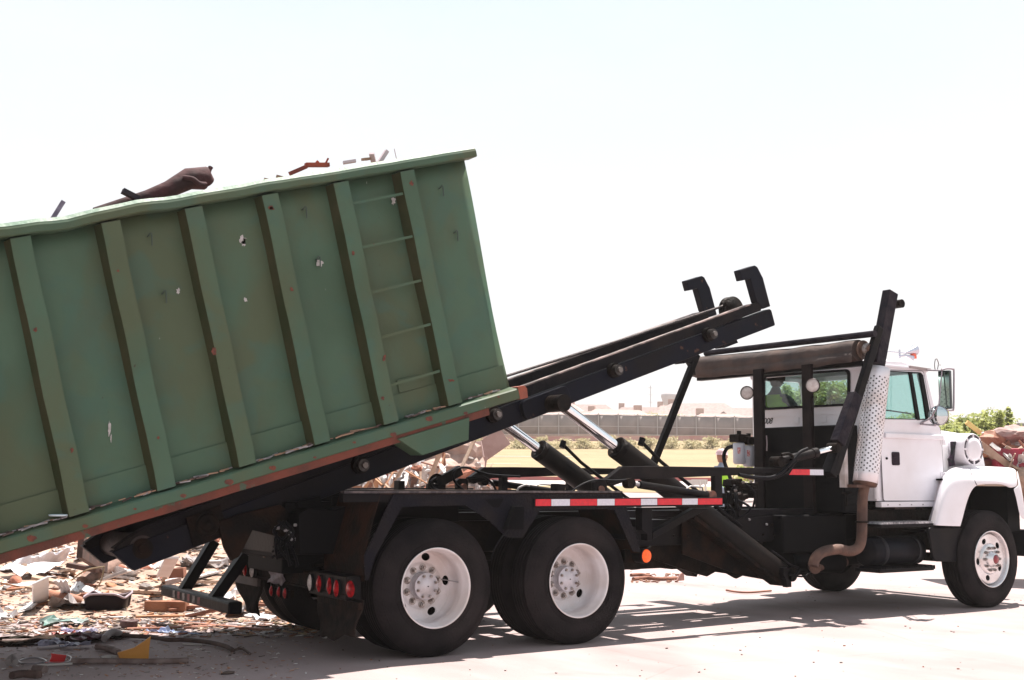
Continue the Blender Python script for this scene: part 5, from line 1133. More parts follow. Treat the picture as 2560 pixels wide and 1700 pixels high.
# bonnet latch strap
m = MB(); m.prism([xz(z4(x, y, -.90)) for x, y in ((1212, 795), (1245, 795), (1235, 860), (1230, 940), (1238, 985), (1205, 990), (1190, 930), (1210, 905), (1216, 860))], -.87, -.84); cpart('bonnet_latch', m, M('latch_rubber', (.02, .025, .025), (.05, .03, .05), 20, .7), hood, .004)
# front wing
for s_ in (-1, 1):
    def W(x, y, Y): p = z4(x, y, Y); return Vector((p.x, s_*abs(Y), p.z))
    YO, YI = -1.19, -.90
    inner = [W(990, 1448, YI), W(1020, 1365, YI), W(1052, 1270, YI), W(1085, 1150, YI), W(1118, 1060, YI), W(1170, 1010, YI), W(1230, 990, YI), W(1400, 988, YI+.02), W(1560, 992, YI+.04), W(1700, 1000, YI+.04)]
    mids = [W(1045, 1455, YO+.05), W(1065, 1350, YO+.06), W(1085, 1260, YO+.06), W(1115, 1150, YO+.06), W(1150, 1075, YO+.06), W(1200, 1042, YO+.05), W(1260, 1040, YO+.05), W(1400, 1042, YO+.05), W(1560, 1046, YO+.05), W(1700, 1052, YO+.05)]
    outer = [W(1070, 1458, YO), W(1090, 1360, YO), W(1110, 1270, YO), W(1140, 1165, YO), W(1175, 1100, YO), W(1230, 1078, YO), W(1290, 1075, YO), W(1420, 1078, YO), W(1570, 1082, YO), W(1705, 1090, YO)]
    fl_ = [W(1180, 1462, YO-.012), W(1195, 1385, YO-.012), W(1215, 1300, YO-.012), W(1245, 1205, YO-.012), W(1275, 1150, YO-.012), W(1320, 1115, YO-.012), W(1370, 1098, YO-.012), W(1460, 1097, YO-.012), W(1580, 1100, YO-.012), W(1715, 1150, YO-.012)]
    arch = [W(1268, 1464, YO-.02), W(1290, 1385, YO-.02), W(1308, 1310, YO-.02), W(1335, 1220, YO-.02), W(1365, 1165, YO-.02), W(1392, 1140, YO-.02), W(1430, 1130, YO-.02), W(1520, 1128, YO-.02), W(1610, 1130, YO-.02), W(1660, 1160, YO-.02)]
    lip = [v+Vector((0, -s_*.035, 0)) for v in arch]
    m = MB().grid([inner, mids, outer, fl_, arch, lip])
    # front part of the wing down to the bumper
    fr_o = [W(1700, 1000, YI+.04), W(1700, 1052, YO+.05), W(1705, 1090, YO), W(1715, 1150, YO-.012), W(1660, 1160, YO-.02)]
    fr_m = [W(1725, 1100, YI+.04), W(1735, 1130, YO+.05), W(1738, 1160, YO), W(1738, 1200, YO-.012), W(1692, 1210, YO-.02)]
    fr_l = [W(1760, 1400, YI+.04), W(1765, 1400, YO+.05), W(1768, 1400, YO), W(1768, 1410, YO-.012), W(1722, 1415, YO-.02)]
    m.grid([fr_o, fr_m, fr_l])
    wing = m.build('front_wing', white, T, solid=.006)
    md = wing.modifiers.new('sub', 'SUBSURF'); md.levels = 2; md.render_levels = 2
    cpart('wheel_arch_liner', MB().bb(6.25, 7.5, s_*.60, s_*.62, .85, 1.42).bb(7.4, XN, s_*.62, s_*1.1, .80, 1.30).bb(6.42, 7.45, s_*.62, s_*1.08, 1.36, 1.38), M('deep_black', (1, 1, 1)), wing)
    seam = MB().tube([W(1335, 1012, YO+.07), W(1345, 1050, YO+.03), W(1360, 1090, YO-.005), W(1388, 1138, YO-.03)], .0035, 6); seam.build('wing_seam', seal, wing)
    fl2 = [(a, b_) for a, b_ in ((W(1085, 1462, -1.14)), )] if False else None
    c0 = W(1070, 1470, -1.10); c1_ = W(1262, 1470, -1.10); c2_ = W(1240, 1720, -1.10); c3_ = W(1110, 1720, -1.10)
zq = Q(2300, 1250, 5.6)
for s_ in (-1, 1):
    pts = rrect([xz(zq(x, y, -1.12)) for x, y in ((100, 385), (585, 385), (575, 700), (520, 862), (215, 862), (165, 800))], .05)
    m = MB().prism(pts, s_*1.135, s_*1.10); m.prism([pts[0]]+[xz(zq(x, y, -1.12)) for x, y in ((585, 385), (575, 420), (110, 420))], s_*1.09, s_*.75); cpart('wing_flap', m, M('flap_black', (.005, .005, .007), (.012, .010, .010), 3, .4), T, .015)
cpart('wing_hinge', MB().bb(z4(1098, 0, -.93).x, z4(1140, 0, -.93).x, -.935, -.905, z4(0, 1078, -.93).z, z4(0, 1022, -.93).z), white, door, .006)
# roof horns / deflector and antenna
mrk = Q(2200, 820, 1)
hp_ = z4(780, 100, -.3); m = MB(); m.tube([z4(650, 88, -.3), z4(720, 92, -.3), z4(820, 102, -.3)], .006, 6); m.tube([z4(820, 100, -.3), z4(860, 90, -.3), z4(902, 78, -.3)], [.012, .03, .06], 16); m.tube([z4(820, 122, -.3), z4(850, 132, -.3), z4(872, 145, -.3)], [.012, .025, .045], 16)
m.tube([z4(780, 75, -.3), z4(782, 140, -.3)], .012, 6); m.tube([z4(770, 130, -.3), z4(830, 118, -.3)], .012, 6)
hr = cpart('air_horn', m, M('horn_chrome', (.6, .6, .68), None, rough=.2, metal=.8), cab)
q = z4(888, 118, -.3); cpart('clearance_lamp', MB().lathe((q.x, q.y, q.z-.04), (0, 0, 1), [(0, .04), (.05, .035), (.07, .001)], 20), M('amber_lens', (.9, .15, .08), None, rough=.3), cab)
m = MB().tube(smoothpath([z4(x, y, -1.0) for x, y in ((1060, 235), (1055, 190), (1066, 145), (1085, 180), (1078, 225), (1068, 240))]), .006, 6); m.tube([z4(1085, 195, -1.0), z4(1105, 195, -1.1), z4(1110, 225, -1.15)], .005, 6)
cpart('antenna', m, steel, cab)
# mirror on its bracket
YM = -1.30
def mm(x, y, Y=YM): return z4(x, y, Y)
m = MB().tube([z4(985, 236, -.9), mm(1115, 240)], .009, 6); m.tube(smoothpath([mm(1110, 235), mm(1150, 225), mm(1195, 228), mm(1206, 245), mm(1206, 400), mm(1204, 535), mm(1190, 552), mm(1130, 548)]), .010, 8); m.tube([z4(945, 655, -.9), mm(1030, 610), mm(1090, 500), mm(1112, 250)], .008, 6); m.tube([z4(945, 658, -.9), mm(1060, 668)], .012, 6); m.tube([z4(1030, 606, -.93), z4(950, 650, -.91)], .01, 6)
mir = cpart('mirror_bracket', m, M('mirror_tube', (.35, .30, .33), None, rough=.35, metal=.5), T)
f1 = Vector((.30, -.95, 0)).normalized()
a = mm(1138, 240); b_ = mm(1140, 542); md_ = (a+b_)/2; hz_ = (a.z-b_.z)/2
Rm = Matrix((Vector((.985, .174, 0)), Vector((-.174, .985, 0)), Vector((0, 0, 1)))).transposed()
m = MB().box(md_, (.045, .135, hz_*2), Rm); mh = cpart('mirror_head', m, M('mirror_shell', (.03, .04, .045), None, rough=.3), mir, .012)
m = MB().box(md_-Vector((.985, .174, 0))*.024, (.002, .115, hz_*2-.02), Rm); cpart('mirror_glass', m, M('mirror_silver', (.30, .46, .40), None, rough=.08, metal=1), mh)
q = mm(1085, 592); m = MB(); m.lathe(q, Vector((-.93, -.37, 0)), [(-.05, .03), (-.045, .09), (0, .105), (.012, .10)], 32); rm_ = cpart('round_mirror', m, M('mirror_tube', (1, 1, 1)), mir); MB().lathe(q, Vector((-.93, -.37, 0)), [(.008, .10), (.02, .08), (.03, .04), (.032, .001)], 32).build('mirror_glass', M('convex_glass', (.55, .62, .64), None, rough=.06, metal=1), rm_)
# ---- exhaust
YE = -1.04; rM = .125
mt_ = (z4(545, 215, YE)+z4(675, 225, YE))/2; mbm = (z4(410, 1112, YE)+z4(612, 1125, YE))/2; print('muffler', mt_, mbm)
def perf():
    m = bpy.data.materials.new('perforated_shield'); m.use_nodes = True; n = m.node_tree; b = n.nodes['Principled BSDF']; L = n.links.new
    b.inputs['Metallic'].default_value = .35; b.inputs['Roughness'].default_value = .38
    uv = n.nodes.new('ShaderNodeTexCoord'); s = n.nodes.new('ShaderNodeSeparateXYZ'); L(uv.outputs['UV'], s.inputs[0])
    def mth(op, a, bb=None):
        t = n.nodes.new('ShaderNodeMath'); t.operation = op
        for i, q in enumerate((a, bb)):
            if q is None: continue
            if isinstance(q, (int, float)): t.inputs[i].default_value = q
            else: L(q, t.inputs[i])
        return t.outputs[0]
    pu, pv = .058, .052
    def grid(ou, ov):
        a = mth('SUBTRACT', mth('FRACT', mth('ADD', mth('DIVIDE', s.outputs[0], pu), ou)), .5); c = mth('SUBTRACT', mth('FRACT', mth('ADD', mth('DIVIDE', s.outputs[1], pv), ov)), .5)
        return mth('SQRT', mth('ADD', mth('POWER', mth('MULTIPLY', a, pu), 2), mth('POWER', mth('MULTIPLY', c, pv), 2)))
    d = mth('MINIMUM', grid(0, 0), grid(.5, .5)); hole = mth('LESS_THAN', d, .0088)
    lim = mth('MULTIPLY', mth('GREATER_THAN', s.outputs[1], .10), mth('LESS_THAN', s.outputs[1], 1.10)); hole = mth('MULTIPLY', hole, lim)
    nz = n.nodes.new('ShaderNodeTexNoise'); nz.inputs['Scale'].default_value = 3; nz.inputs['Detail'].default_value = 7; L(uv.outputs['Object'], nz.inputs[0])
    mr = n.nodes.new('ShaderNodeMapRange'); mr.inputs[1].default_value = .45; mr.inputs[2].default_value = .75; L(nz.outputs[0], mr.inputs[0])
    c1 = n.nodes.new('ShaderNodeMix'); c1.data_type = 'RGBA'; c1.inputs[6].default_value = (.74, .72, .76, 1); c1.inputs[7].default_value = (.55, .42, .36, 1); L(mr.outputs[0], c1.inputs[0])
    c2 = n.nodes.new('ShaderNodeMix'); c2.data_type = 'RGBA'; c2.inputs[7].default_value = (.03, .025, .03, 1); L(hole, c2.inputs[0]); L(c1.outputs[2], c2.inputs[6]); L(c2.outputs[2], b.inputs['Base Color']); return m
axm = (mt_-mbm); Lm = axm.length; a_ = axm.normalized(); e1 = a_.cross(Vector((0, 1, 0))).normalized(); e2 = a_.cross(e1)
me = bpy.data.meshes.new('exhaust_shield'); N = 40; vs = []; K = 12
for j in range(K+1):
    for i in range(N+1): t = 6.28318*i/N; vs.append(mbm+a_*(Lm*j/K)+(e1*math.cos(t)+e2*math.sin(t))*rM)
fs = [(j*(N+1)+i, j*(N+1)+i+1, (j+1)*(N+1)+i+1, (j+1)*(N+1)+i) for j in range(K) for i in range(N)]
me.from_pydata([tuple(v) for v in vs], [], fs); uvl = me.uv_layers.new(name='UVMap')
for p in me.polygons:
    p.use_smooth = True
    for li in p.loop_indices: vi = me.loops[li].vertex_index; uvl.data[li].uv = (6.28318*rM*(vi % (N+1))/N, Lm*(vi//(N+1))/K)
me.materials.append(perf()); sh = bpy.data.objects.new('exhaust_shield', me); COL.objects.link(sh); sh.parent = T; md = sh.modifiers.new('s', 'SOLIDIFY'); md.thickness = .003
cpart('muffler', MB().cyl(mbm+a_*.03, mt_-a_*.05, rM*.86, n=24).cyl(mt_-a_*.06, mt_+a_*.01, .055, n=16), M('inner_muffler', (.08, .06, .055), None, rough=.6), sh)
m = MB(); m.lathe(mbm, a_, [(-.0, rM*.96), (-.03, rM*.9), (-.035, .055)], 28); m.bar(mbm-a_*.035+Vector((-.17, .02, 0)), mbm-a_*.035+Vector((.12, .02, 0)), .12, .03); cpart('muffler_bracket', m, rustpipe, sh)
cpart('bracket_post', MB().bb(mbm.x-.20, mbm.x-.15, -.95, -.88, mbm.z-.05, 1.95), M('bracket_white', (.6, .56, .56), (.4, .34, .32), 6), sh)
z5x = Q(1700, 1150, 3.137)
px_ = [(mbm-a_*.03)]; ptsx = [mbm-a_*.02]+[z5x(x, y, YE) for x, y in ((1432, 300), (1428, 480), (1422, 620), (1395, 690), (1330, 715), (1240, 700), (1130, 718), (1065, 765), (1043, 830))]
cpart('exhaust_pipe', MB().tube(smoothpath(ptsx, 7), .052, 18), rustpipe, T)
pj = z5x(1426, 485, YE); cpart('pipe_clamp', MB().cyl(pj-Vector((0, 0, .008)), pj+Vector((0, 0, .008)), .067), greasy, T)
p = z5x(1060, 850, YE+.1); cpart('exhaust_pipe', MB().tube([p, p+Vector((.35, .35, -.02)), p+Vector((1.0, .5, .0))], .055, 14), rustpipe, T)
# valve handle behind the cab
p = z4(365, 1205, -.86); cpart('valve_handle', MB().cyl((p.x, p.y, p.z-.12), (p.x, p.y, p.z), .012).tube([(p.x-.07, p.y, p.z+.01), (p.x, p.y, p.z), (p.x+.07, p.y, p.z+.01)], .010, 6), greasy, T)
# ---- fuel tank and steps
z6b = Q(2100, 1150, 3.485); YT = -.98
t0 = z6b(290, 760, YT); t1 = z6b(735, 790, YT); rt_ = .5*abs(z6b(560, 665, YT).z-z6b(560, 920, YT).z); zc0 = (z6b(560, 665, YT).z+z6b(560, 920, YT).z)/2; print('tank', t0, t1, rt_)
yt = YT+rt_*.75
tk = cpart('fuel_tank', MB().lathe((t0.x, yt, zc0), (1, 0, 0), [(0, .001), (.0, rt_*.9), (.02, rt_*1.0), (t1.x-t0.x-.02, rt_), (t1.x-t0.x, rt_*.9), (t1.x-t0.x, .001)], 48), M('tank_black', (.007, .008, .013), (.012, .011, .013), 5, .3, bump=.12), T)
for f_ in (.22, .88): xx = t0.x+(t1.x-t0.x)*f_; m = MB().lathe((xx, yt, zc0), (1, 0, 0), [(-.025, rt_*1.0), (-.025, rt_*1.03), (.025, rt_*1.03), (.025, rt_*1.0)], 48); cpart('tank_strap', m, M('strap_dark', (.03, .03, .035), None, rough=.4), tk)
for yy, nm in (((560, 585), 1), ((935, 985), 0)):
    s0 = z6b(310 if nm else 300, yy[0]+ (0 if nm else 30), -1.05); s1 = z6b(770, yy[0]-12*nm-(20 if not nm else 0), -1.05); zz = (s0.z+s1.z)/2
    st_ = cpart('cab_step', MB().bb(s0.x, s1.x, -1.12, -.80, zz-.035, zz), blackp, T, .004)
    m = MB(); k = 22
    for i in range(k): x = s0.x+.03+(s1.x-s0.x-.06)*i/(k-1); m.add([(x-.012, -1.117, zz), (x+.012, -1.117, zz), (x, -1.117, zz+.022), (x-.012, -.84, zz), (x+.012, -.84, zz), (x, -.84, zz+.022)], [(0, 1, 2), (3, 5, 4), (0, 2, 5, 3), (1, 4, 5, 2)])
    cpart('step_tooth', m, M('bright_grip', (.5, .48, .5), (.2, .19, .2), 30, .4, .5) if nm else blackp, st_)
m = MB().bb(5.35, 6.45, -.80, -.70, .62, 1.05); m.bb(5.3, 6.3, -.95, -.9, .42, .46); cpart('tank_bracket', m, greasy, T)
cpart('under_cab_pipe', MB().tube(smoothpath([z6b(x, y, -.75) for x, y in ((560, 520), (640, 520), (690, 490), (712, 420))]), .02, 8).cyl(z6b(420, 430, -.7), z6b(600, 430, -.7), .09), M('dusty_gear', (1, 1, 1)), T)

# ================================================================== PEOPLE
def skinned(name, joints, edges, mat, parent, root=0, sub=2):
    me = bpy.data.meshes.new(name); me.from_pydata([j[0] for j in joints], edges, []); o = bpy.data.objects.new(name, me); COL.objects.link(o)
    me.materials.append(mat); md = o.modifiers.new('skin', 'SKIN'); md.use_smooth_shade = True
    for i, j in enumerate(joints):
        r = j[1]; rr = r if isinstance(r, tuple) else (r, r); me.skin_vertices[0].data[i].radius = rr; me.skin_vertices[0].data[i].use_root = (i == root)
    s = o.modifiers.new('sub', 'SUBSURF'); s.levels = sub; s.render_levels = sub
    o.parent = parent; return o
def person(base, yaw, label, pose, cloth, vestc, hat, skinc=(.35, .18, .12)):
    t = thing('person', label, 'person', base); t.rotation_euler = (0, 0, yaw)
    sk = M('skin_'+str(skinc[0]), skinc, None, rough=.6); clm = M('shirt_'+cloth[0], cloth[1], cloth[2], 9, .9)
    if pose == 'stand': J = dict(pel=(0, 0, .95), wa=(0, 0, 1.10), ch=(0.01, 0, 1.32), nk=(0, 0, 1.50), hd=(.02, 0, 1.58), ls=(0, .18, 1.44), le=(.02, .26, 1.16), lh=(.12, .24, .92), rs=(0, -.18, 1.44), re=(.04, -.27, 1.17), rh=(.20, -.20, 1.02), lhip=(0, .09, .9), lk=(.03, .11, .5), la=(0, .12, .09), lt=(.16, .14, .04), rhip=(0, -.09, .9), rk=(.02, -.11, .5), ra=(-.02, -.12, .09), rt=(.14, -.14, .04))
    else: J = dict(pel=(0, 0, .10), wa=(-.03, 0, .26), ch=(-.02, 0, .46), nk=(0, 0, .63), hd=(.03, 0, .72), ls=(0, .19, .56), le=(.18, .26, .34), lh=(.42, .16, .40), rs=(0, -.19, .56), re=(.16, -.27, .33), rh=(.42, -.14, .38), lhip=(.05, .10, .08), lk=(.46, .12, .12), la=(.50, .12, -.32), lt=(.66, .12, -.37), rhip=(.05, -.10, .08), rk=(.46, -.12, .12), ra=(.50, -.12, -.32), rt=(.66, -.12, -.37))
    R = dict(pel=(.15, .12), wa=(.14, .11), ch=(.17, .12), nk=.055, hd=.06, ls=.065, le=.045, lh=.03, rs=.065, re=.045, rh=.03, lhip=.09, lk=.06, la=.045, lt=.035, rhip=.09, rk=.06, ra=.045, rt=.035)
    ks = list(J); E_ = [('pel', 'wa'), ('wa', 'ch'), ('ch', 'nk'), ('nk', 'hd'), ('ch', 'ls'), ('ls', 'le'), ('le', 'lh'), ('ch', 'rs'), ('rs', 're'), ('re', 'rh'), ('pel', 'lhip'), ('lhip', 'lk'), ('lk', 'la'), ('la', 'lt'), ('pel', 'rhip'), ('rhip', 'rk'), ('rk', 'ra'), ('ra', 'rt')]
    skinned('body', [(J[k], R[k]) for k in ks], [(ks.index(a), ks.index(b)) for a, b in E_], clm, t)
    hd = Vector(J['hd'])+Vector((.0, 0, .09)); m = MB(); rows = []
    for j in range(13):
        ph = math.pi*j/12; rr = math.sin(ph); z = math.cos(ph)*.125
        rows.append([(hd.x+.098*rr*math.cos(a)*(1.08 if math.cos(a) > 0 and z < .02 else 1)-(.012 if z < -.07 and math.cos(a) < 0 else 0), hd.y+.078*rr*math.sin(a)*(1 if z > -.05 else .9), hd.z+z) for a in [6.28318*i/20 for i in range(21)]])
    m.grid(rows); m.lathe(hd+Vector((.095, 0, -.005)), (1, 0, -.3), [(0, .016), (.02, .012), (.028, .003)], 8)
    for s_ in (-1, 1): m.box(hd+Vector((-.005, s_*.08, -.01)), (.035, .018, .06))
    h = m.build('head', sk, None); h.parent = t; h.location = (0, 0, 0)
    m = MB()
    for s_ in (-1, 1): m.cyl(hd+Vector((.088, s_*.032, .015)), hd+Vector((.097, s_*.032, .015)), .010, n=8)
    m.box(hd+Vector((.098, 0, -.065)), (.01, .045, .008)); f_ = m.build('facial_feature', M('face_dark', (.06, .03, .025)), None); f_.parent = h
    for hk, s_ in (('lh', 1), ('rh', -1)):
        p = Vector(J[hk]); e_ = Vector(J['le' if hk == 'lh' else 're']); d = (p-e_).normalized(); sd = Vector((0, 1, 0)); sd = (sd-d*sd.dot(d)).normalized(); dn = d.cross(sd)
        m = MB(); m.tube([p-d*.01, p+d*.03, p+d*.085], [.026, .036, .034], 10)
        for q in range(4): o_ = sd*(-.027+.018*q); L_ = (.06, .07, .066, .05)[q]; m.tube([p+d*.08+o_, p+d*(.08+L_*.55)+o_-Vector((0, 0, .008)), p+d*(.08+L_)+o_-Vector((0, 0, .03))], [.0085, .008, .006], 6)
        m.tube([p+d*.03-sd*s_*.03, p+d*.06-sd*s_*.052, p+d*.085-sd*s_*.055], [.011, .010, .007], 6); hh = m.build('hand', sk, None); hh.parent = t
    if vestc:
        m = MB(); c0 = Vector(J['wa']); c1 = Vector(J['ch']); c2 = Vector(J['nk']); rows = []
        for q, rx, ry in ((c0-Vector((0, 0, .05)), .145, .185), (c0+Vector((0, 0, .06)), .145, .185), (c1, .150, .20), (c1+Vector((0, 0, .10)), .14, .19), (c2-Vector((0, 0, .03)), .10, .13)): rows.append([(q.x+rx*math.cos(a), q.y+ry*math.sin(a), q.z) for a in [6.28318*i/24 for i in range(25)]])
        m.grid(rows); v_ = m.build('vest', vestc, None); v_.parent = t
    if hat == 'helmet':
        m = MB(); m.lathe(hd+Vector((0, 0, .03)), (0, 0, 1), [(0, .125), (.005, .112), (.05, .108), (.09, .085), (.115, .045), (.12, .001)], 24); h2 = m.build('hard_hat', M('pale_pink_helmet', (.52, .36, .38), None, rough=.3), None); h2.parent = t
    else:
        m = MB(); m.lathe(hd+Vector((-.005, 0, .02)), (0, 0, 1), [(-.06, .103), (0, .108), (.05, .102), (.09, .078), (.115, .03), (.117, .001)], 24); m.box(hd+Vector((.13, 0, .04)), (.10, .12, .012)); h2 = m.build('cap', M('dark_cap', (.03, .015, .012), (.05, .025, .02), 9, .9), None); h2.parent = t
    return t
vg = M('hi_vis_green', (.30, .62, .02), (.36, .70, .03), 9, .7, emit=(.4, .9, .02), estr=.0)
q = g3(825, 850, 6.0, 0); print('driver head', q)
person((5.72, q.y-.10, q.z-.70), 0, 'driver in dark cap, grey shirt and lime vest seated inside the white cab', 'sit', ('grey', (.12, .13, .14), (.09, .10, .11)), vg, 'cap', (.10, .05, .04))
D_ = 28; l_ = pxat(1672, D_); l_ = pxat(1802, 28); b = wp(22, pxat(1802, 22))
person(b, -1.2, 'distant worker in pale hard hat and lime vest standing behind the hydraulic arms', 'stand', ('blue', (.25, .3, .38), (.2, .22, .3)), vg, 'helmet')

# ================================================================== RUBBLE
rn = random.Random(21)
m = MB(); 
def chips(n, region, smin, smax, mi_n, mb):
    for i in range(n):
        x, y = region(); s = rn.uniform(smin, smax); z = gz(x, y)+hp_z(x, y)+.004
        a = rn.uniform(0, 3.14); d = Vector((math.cos(a), math.sin(a), rn.uniform(-.25, .25))); mb.bar(Vector((x, y, z+s*.15))-d*s*rn.uniform(.5, 2.6), Vector((x, y, z+s*.15))+d*s, s*rn.uniform(.3, .8), s*rn.uniform(.1, .35), mi=rn.randrange(mi_n))
def hp_z(x, y):  # rubble heap height above the yard
    d = dist_of(x, y); l = (Vector((x, y))-Vector((CAMP.x, CAMP.y))).dot(RH); h = 0
    t = l/d   # bearing
    if t < .10:
        k = max(0, min(1, (d-11.5)/3.5))*max(0, min(1, (.02-t)/.25+.35)); h += .42*k*(.75+.45*mnoise.noise(Vector((x*.8, y*.8, 0)))+.2*mnoise.noise(Vector((x*2.5, y*2.5, 3))))
    if d > 17: k = math.exp(-((t-(-.12))/.075)**2)*max(0, min(1, (d-17.5)/3))*max(0, min(1, (30-d)/6)); h += k*(1.6+.6*mnoise.noise(Vector((x*.5, y*.5, 7)))+.25*mnoise.noise(Vector((x*1.7, y*1.7, 2))))
    return max(0, h)
def reg_left():
    while True:
        d = rn.uniform(10.2, 19); t = rn.uniform(-.46, -.14 if d < 12 else -.02)
        if rn.random() < min(1, (d-8)/3.5): break
    v = Vector((CAMP.x, CAMP.y))+FH*d+RH*(t*d); return v.x, v.y
def reg_mid():
    d = rn.uniform(11.3, 13.2) if rn.random() < .96 else rn.uniform(10.6, 11.2); t = rn.uniform(-.46, -.16-.03*rn.random()); v = Vector((CAMP.x, CAMP.y))+FH*d+RH*(t*d); return v.x, v.y
def reg_obj():
    while True:
        x, y = reg_left()
        if dist_of(x, y) > 11.4: return x, y
def reg_front():
    d = rn.uniform(8.2, 10.6); t = rn.uniform(-.45, -.2+.05*rn.random()); v = Vector((CAMP.x, CAMP.y))+FH*d+RH*(t*d); return v.x, v.y
def reg_back():
    d = rn.uniform(17.5, 27); t = rn.gauss(-.12, .06); v = Vector((CAMP.x, CAMP.y))+FH*d+RH*(t*d); return v.x, v.y
wA = M('pale_splinter_wood', (.42, .31, .24), (.33, .22, .16), 4, .85, bump=.3, bscale=20); wB = M('red_brown_wood', (.26, .11, .07), (.17, .07, .045), 5, .85, bump=.3); wC = M('orange_wood', (.40, .20, .11), (.28, .13, .07), 5, .85); wD = M('grey_rubble', (.26, .23, .22), (.17, .14, .13), 6, .9, bump=.5); wE = M('white_scrap', (.62, .59, .58), (.45, .41, .40), 5, .8, bump=.4); wF = M('dark_scrap', (.05, .035, .03), (.09, .06, .05), 6, .9); straw = M('straw', (.34, .26, .17), (.26, .20, .12), 9, .9)
WM = [wA, wB, wC, wD, wE, wF, straw]
soil = M('litter_soil', (.40, .28, .22), (.24, .15, .11), 5, .95, bump=.9, bscale=18, dust=.7, dustc=(.36, .27, .22))
# soil / crushed rubble sheet following the heap
rows = []
for j in range(80):
    d = 8.6+j*.26 if j < 60 else 24.2+(j-60)*.4; row = []
    for i in range(90):
        t = -.62+i*.0085; v = Vector((CAMP.x, CAMP.y))+FH*d+RH*(t*d); x, y = v.x, v.y; h = hp_z(x, y)
        ed = min(1, (d-10.9)/.6, (31.5-d)/3, (i)/6, (89-i)/14)
        lim = max(0, min(1, (-.155+.02*math.sin(d*3)+max(0, (d-12.6)*.04)-t)/.05)) if d < 19 else 1
        ed = min(ed, lim)
        row.append((x, y, gz(x, y)-.05+(.066+h)*max(0, ed)+.012*mnoise.noise(Vector((x*5, y*5, 0)))*max(0, ed)))
    rows.append(row)
kind(MB().grid(rows).build('rubble_ground', soil), 'stuff', 'crushed reddish litter and soil under the rubble heap')
mb = MB(); chips(7500, reg_left, .010, .05, 7, mb); chips(4200, reg_mid, .007, .034, 6, mb); chips(2600, reg_obj, .022, .06, 6, mb); chips(1100, reg_front, .004, .015, 6, mb); chips(2200, reg_back, .02, .12, 6, mb)
kind(mb.build('litter', WM, recalc=False), 'stuff', 'countless small wood chips and litter strewn over the ground')
# grit specks on the open concrete
mb = MB()
for i in range(500):
    x = rn.uniform(-4, 9); y = rn.uniform(-4.5, 6); s = rn.uniform(.002, .009); mb.box((x, y, s*.4), (s*2.2, s*1.4, s), Matrix.Rotation(rn.uniform(0, 3), 3, 'Z'), mi=rn.randrange(3))
kind(mb.build('gravel', [wB, wD, wF], recalc=False), 'stuff', 'scattered grit on the concrete')
# board prototypes, copied
def splinter(L, w, h, mt, name):
    m = MB(); n = 7; rows = []
    for i in range(n+1):
        x = -L/2+L*i/n; j1, j2 = (rn.uniform(-.02, .02) for _ in range(2)); k = .4 if i == 0 else 1
        rows.append([(x+(rn.uniform(-.04, .04) if i in (0, n) else 0), -w/2*k+j1*.3, 0), (x, w/2*k+j2*.3, 0), (x, w/2*k+j2*.3, h), (x, -w/2*k+j1*.3, h), (x, -w/2*k+j1*.3, 0)])
    m.grid(rows, smooth=False); m.add(rows[0][:4], [(0, 1, 2, 3)]); m.add(rows[-1][:4], [(3, 2, 1, 0)]); o = m.build(name, mt); return o
def chunk(r, mt, name, sub=2):
    bm = bmesh.new(); bmesh.ops.create_icosphere(bm, subdivisions=sub, radius=r)
    sx_, sy_, sz_ = rn.uniform(.7, 1.5), rn.uniform(.6, 1.1), rn.uniform(.35, .7); s = rn.uniform(0, 99)
    for v in bm.verts: k = 1+.5*mnoise.noise(v.co/r*1.3+Vector((s, 0, 0)))+(.16*mnoise.noise(v.co/r*4+Vector((s, 3, 0)))+.09*mnoise.noise(v.co/r*9+Vector((s, 3, 0))) if sub > 2 else 0); v.co = Vector((v.co.x*sx_*k, v.co.y*sy_*k, v.co.z*sz_*k+r*.3))
    me = bpy.data.meshes.new(name); bm.to_mesh(me); bm.free(); me.materials.append(mt); o = bpy.data.objects.new(name, me); COL.objects.link(o); return o
def crumple(r, mt, name, n=9):
    s = rn.uniform(0, 99); rows = []
    for j in range(n):
        rows.append([(r*(i/(n-1)-.5)*1.8+.2*r*mnoise.noise(Vector((i*.7, j*.7, s))), r*(j/(n-1)-.5)*1.2+.2*r*mnoise.noise(Vector((i*.7, j*.7, s+9))), max(.004, r*.18+r*.5*mnoise.noise(Vector((i*.45, j*.45, s+20))))) for i in range(n)])
    return MB().grid(rows, smooth=False).build(name, mt, solid=.002)
protos = []
for L, w_, h_, mt in ((.9, .09, .03, wA), (.7, .05, .03, wB), (1.1, .10, .035, wA), (.5, .14, .02, wE), (.8, .035, .035, wC), (.45, .12, .04, wE)): protos.append(splinter(L, w_, h_, mt, 'board'))
chunks = [chunk(.11, wD, 'rubble_chunk'), chunk(.08, wE, 'rubble_chunk'), chunk(.13, M('clay_brick_rubble', (.34, .13, .08), (.22, .08, .05), 5, .9, bump=.5), 'rubble_chunk'), chunk(.09, wC, 'rubble_chunk')]
crs = [crumple(.22, M('crumpled_white_paper', (.66, .64, .65), (.55, .52, .53), 4, .8), 'crumpled_paper'), crumple(.16, M('crumpled_white_paper', (1, 1, 1)), 'crumpled_paper'), crumple(.25, M('grey_cloth', (.30, .27, .27), (.2, .17, .16), 4, .9), 'rag')]
GB = {'board': ('broken board lying in the rubble heap', 'board', 'broken boards in the rubble'), 'rubble_chunk': ('lump of broken masonry in the rubble heap', 'rubble chunk', 'masonry lumps in the rubble'), 'crumpled_paper': ('crumpled pale paper lying in the rubble heap', 'paper', 'crumpled papers in the rubble'), 'rag': ('crumpled grey cloth rag lying in the rubble heap', 'rag', 'grey rags in the rubble')}
used = set()
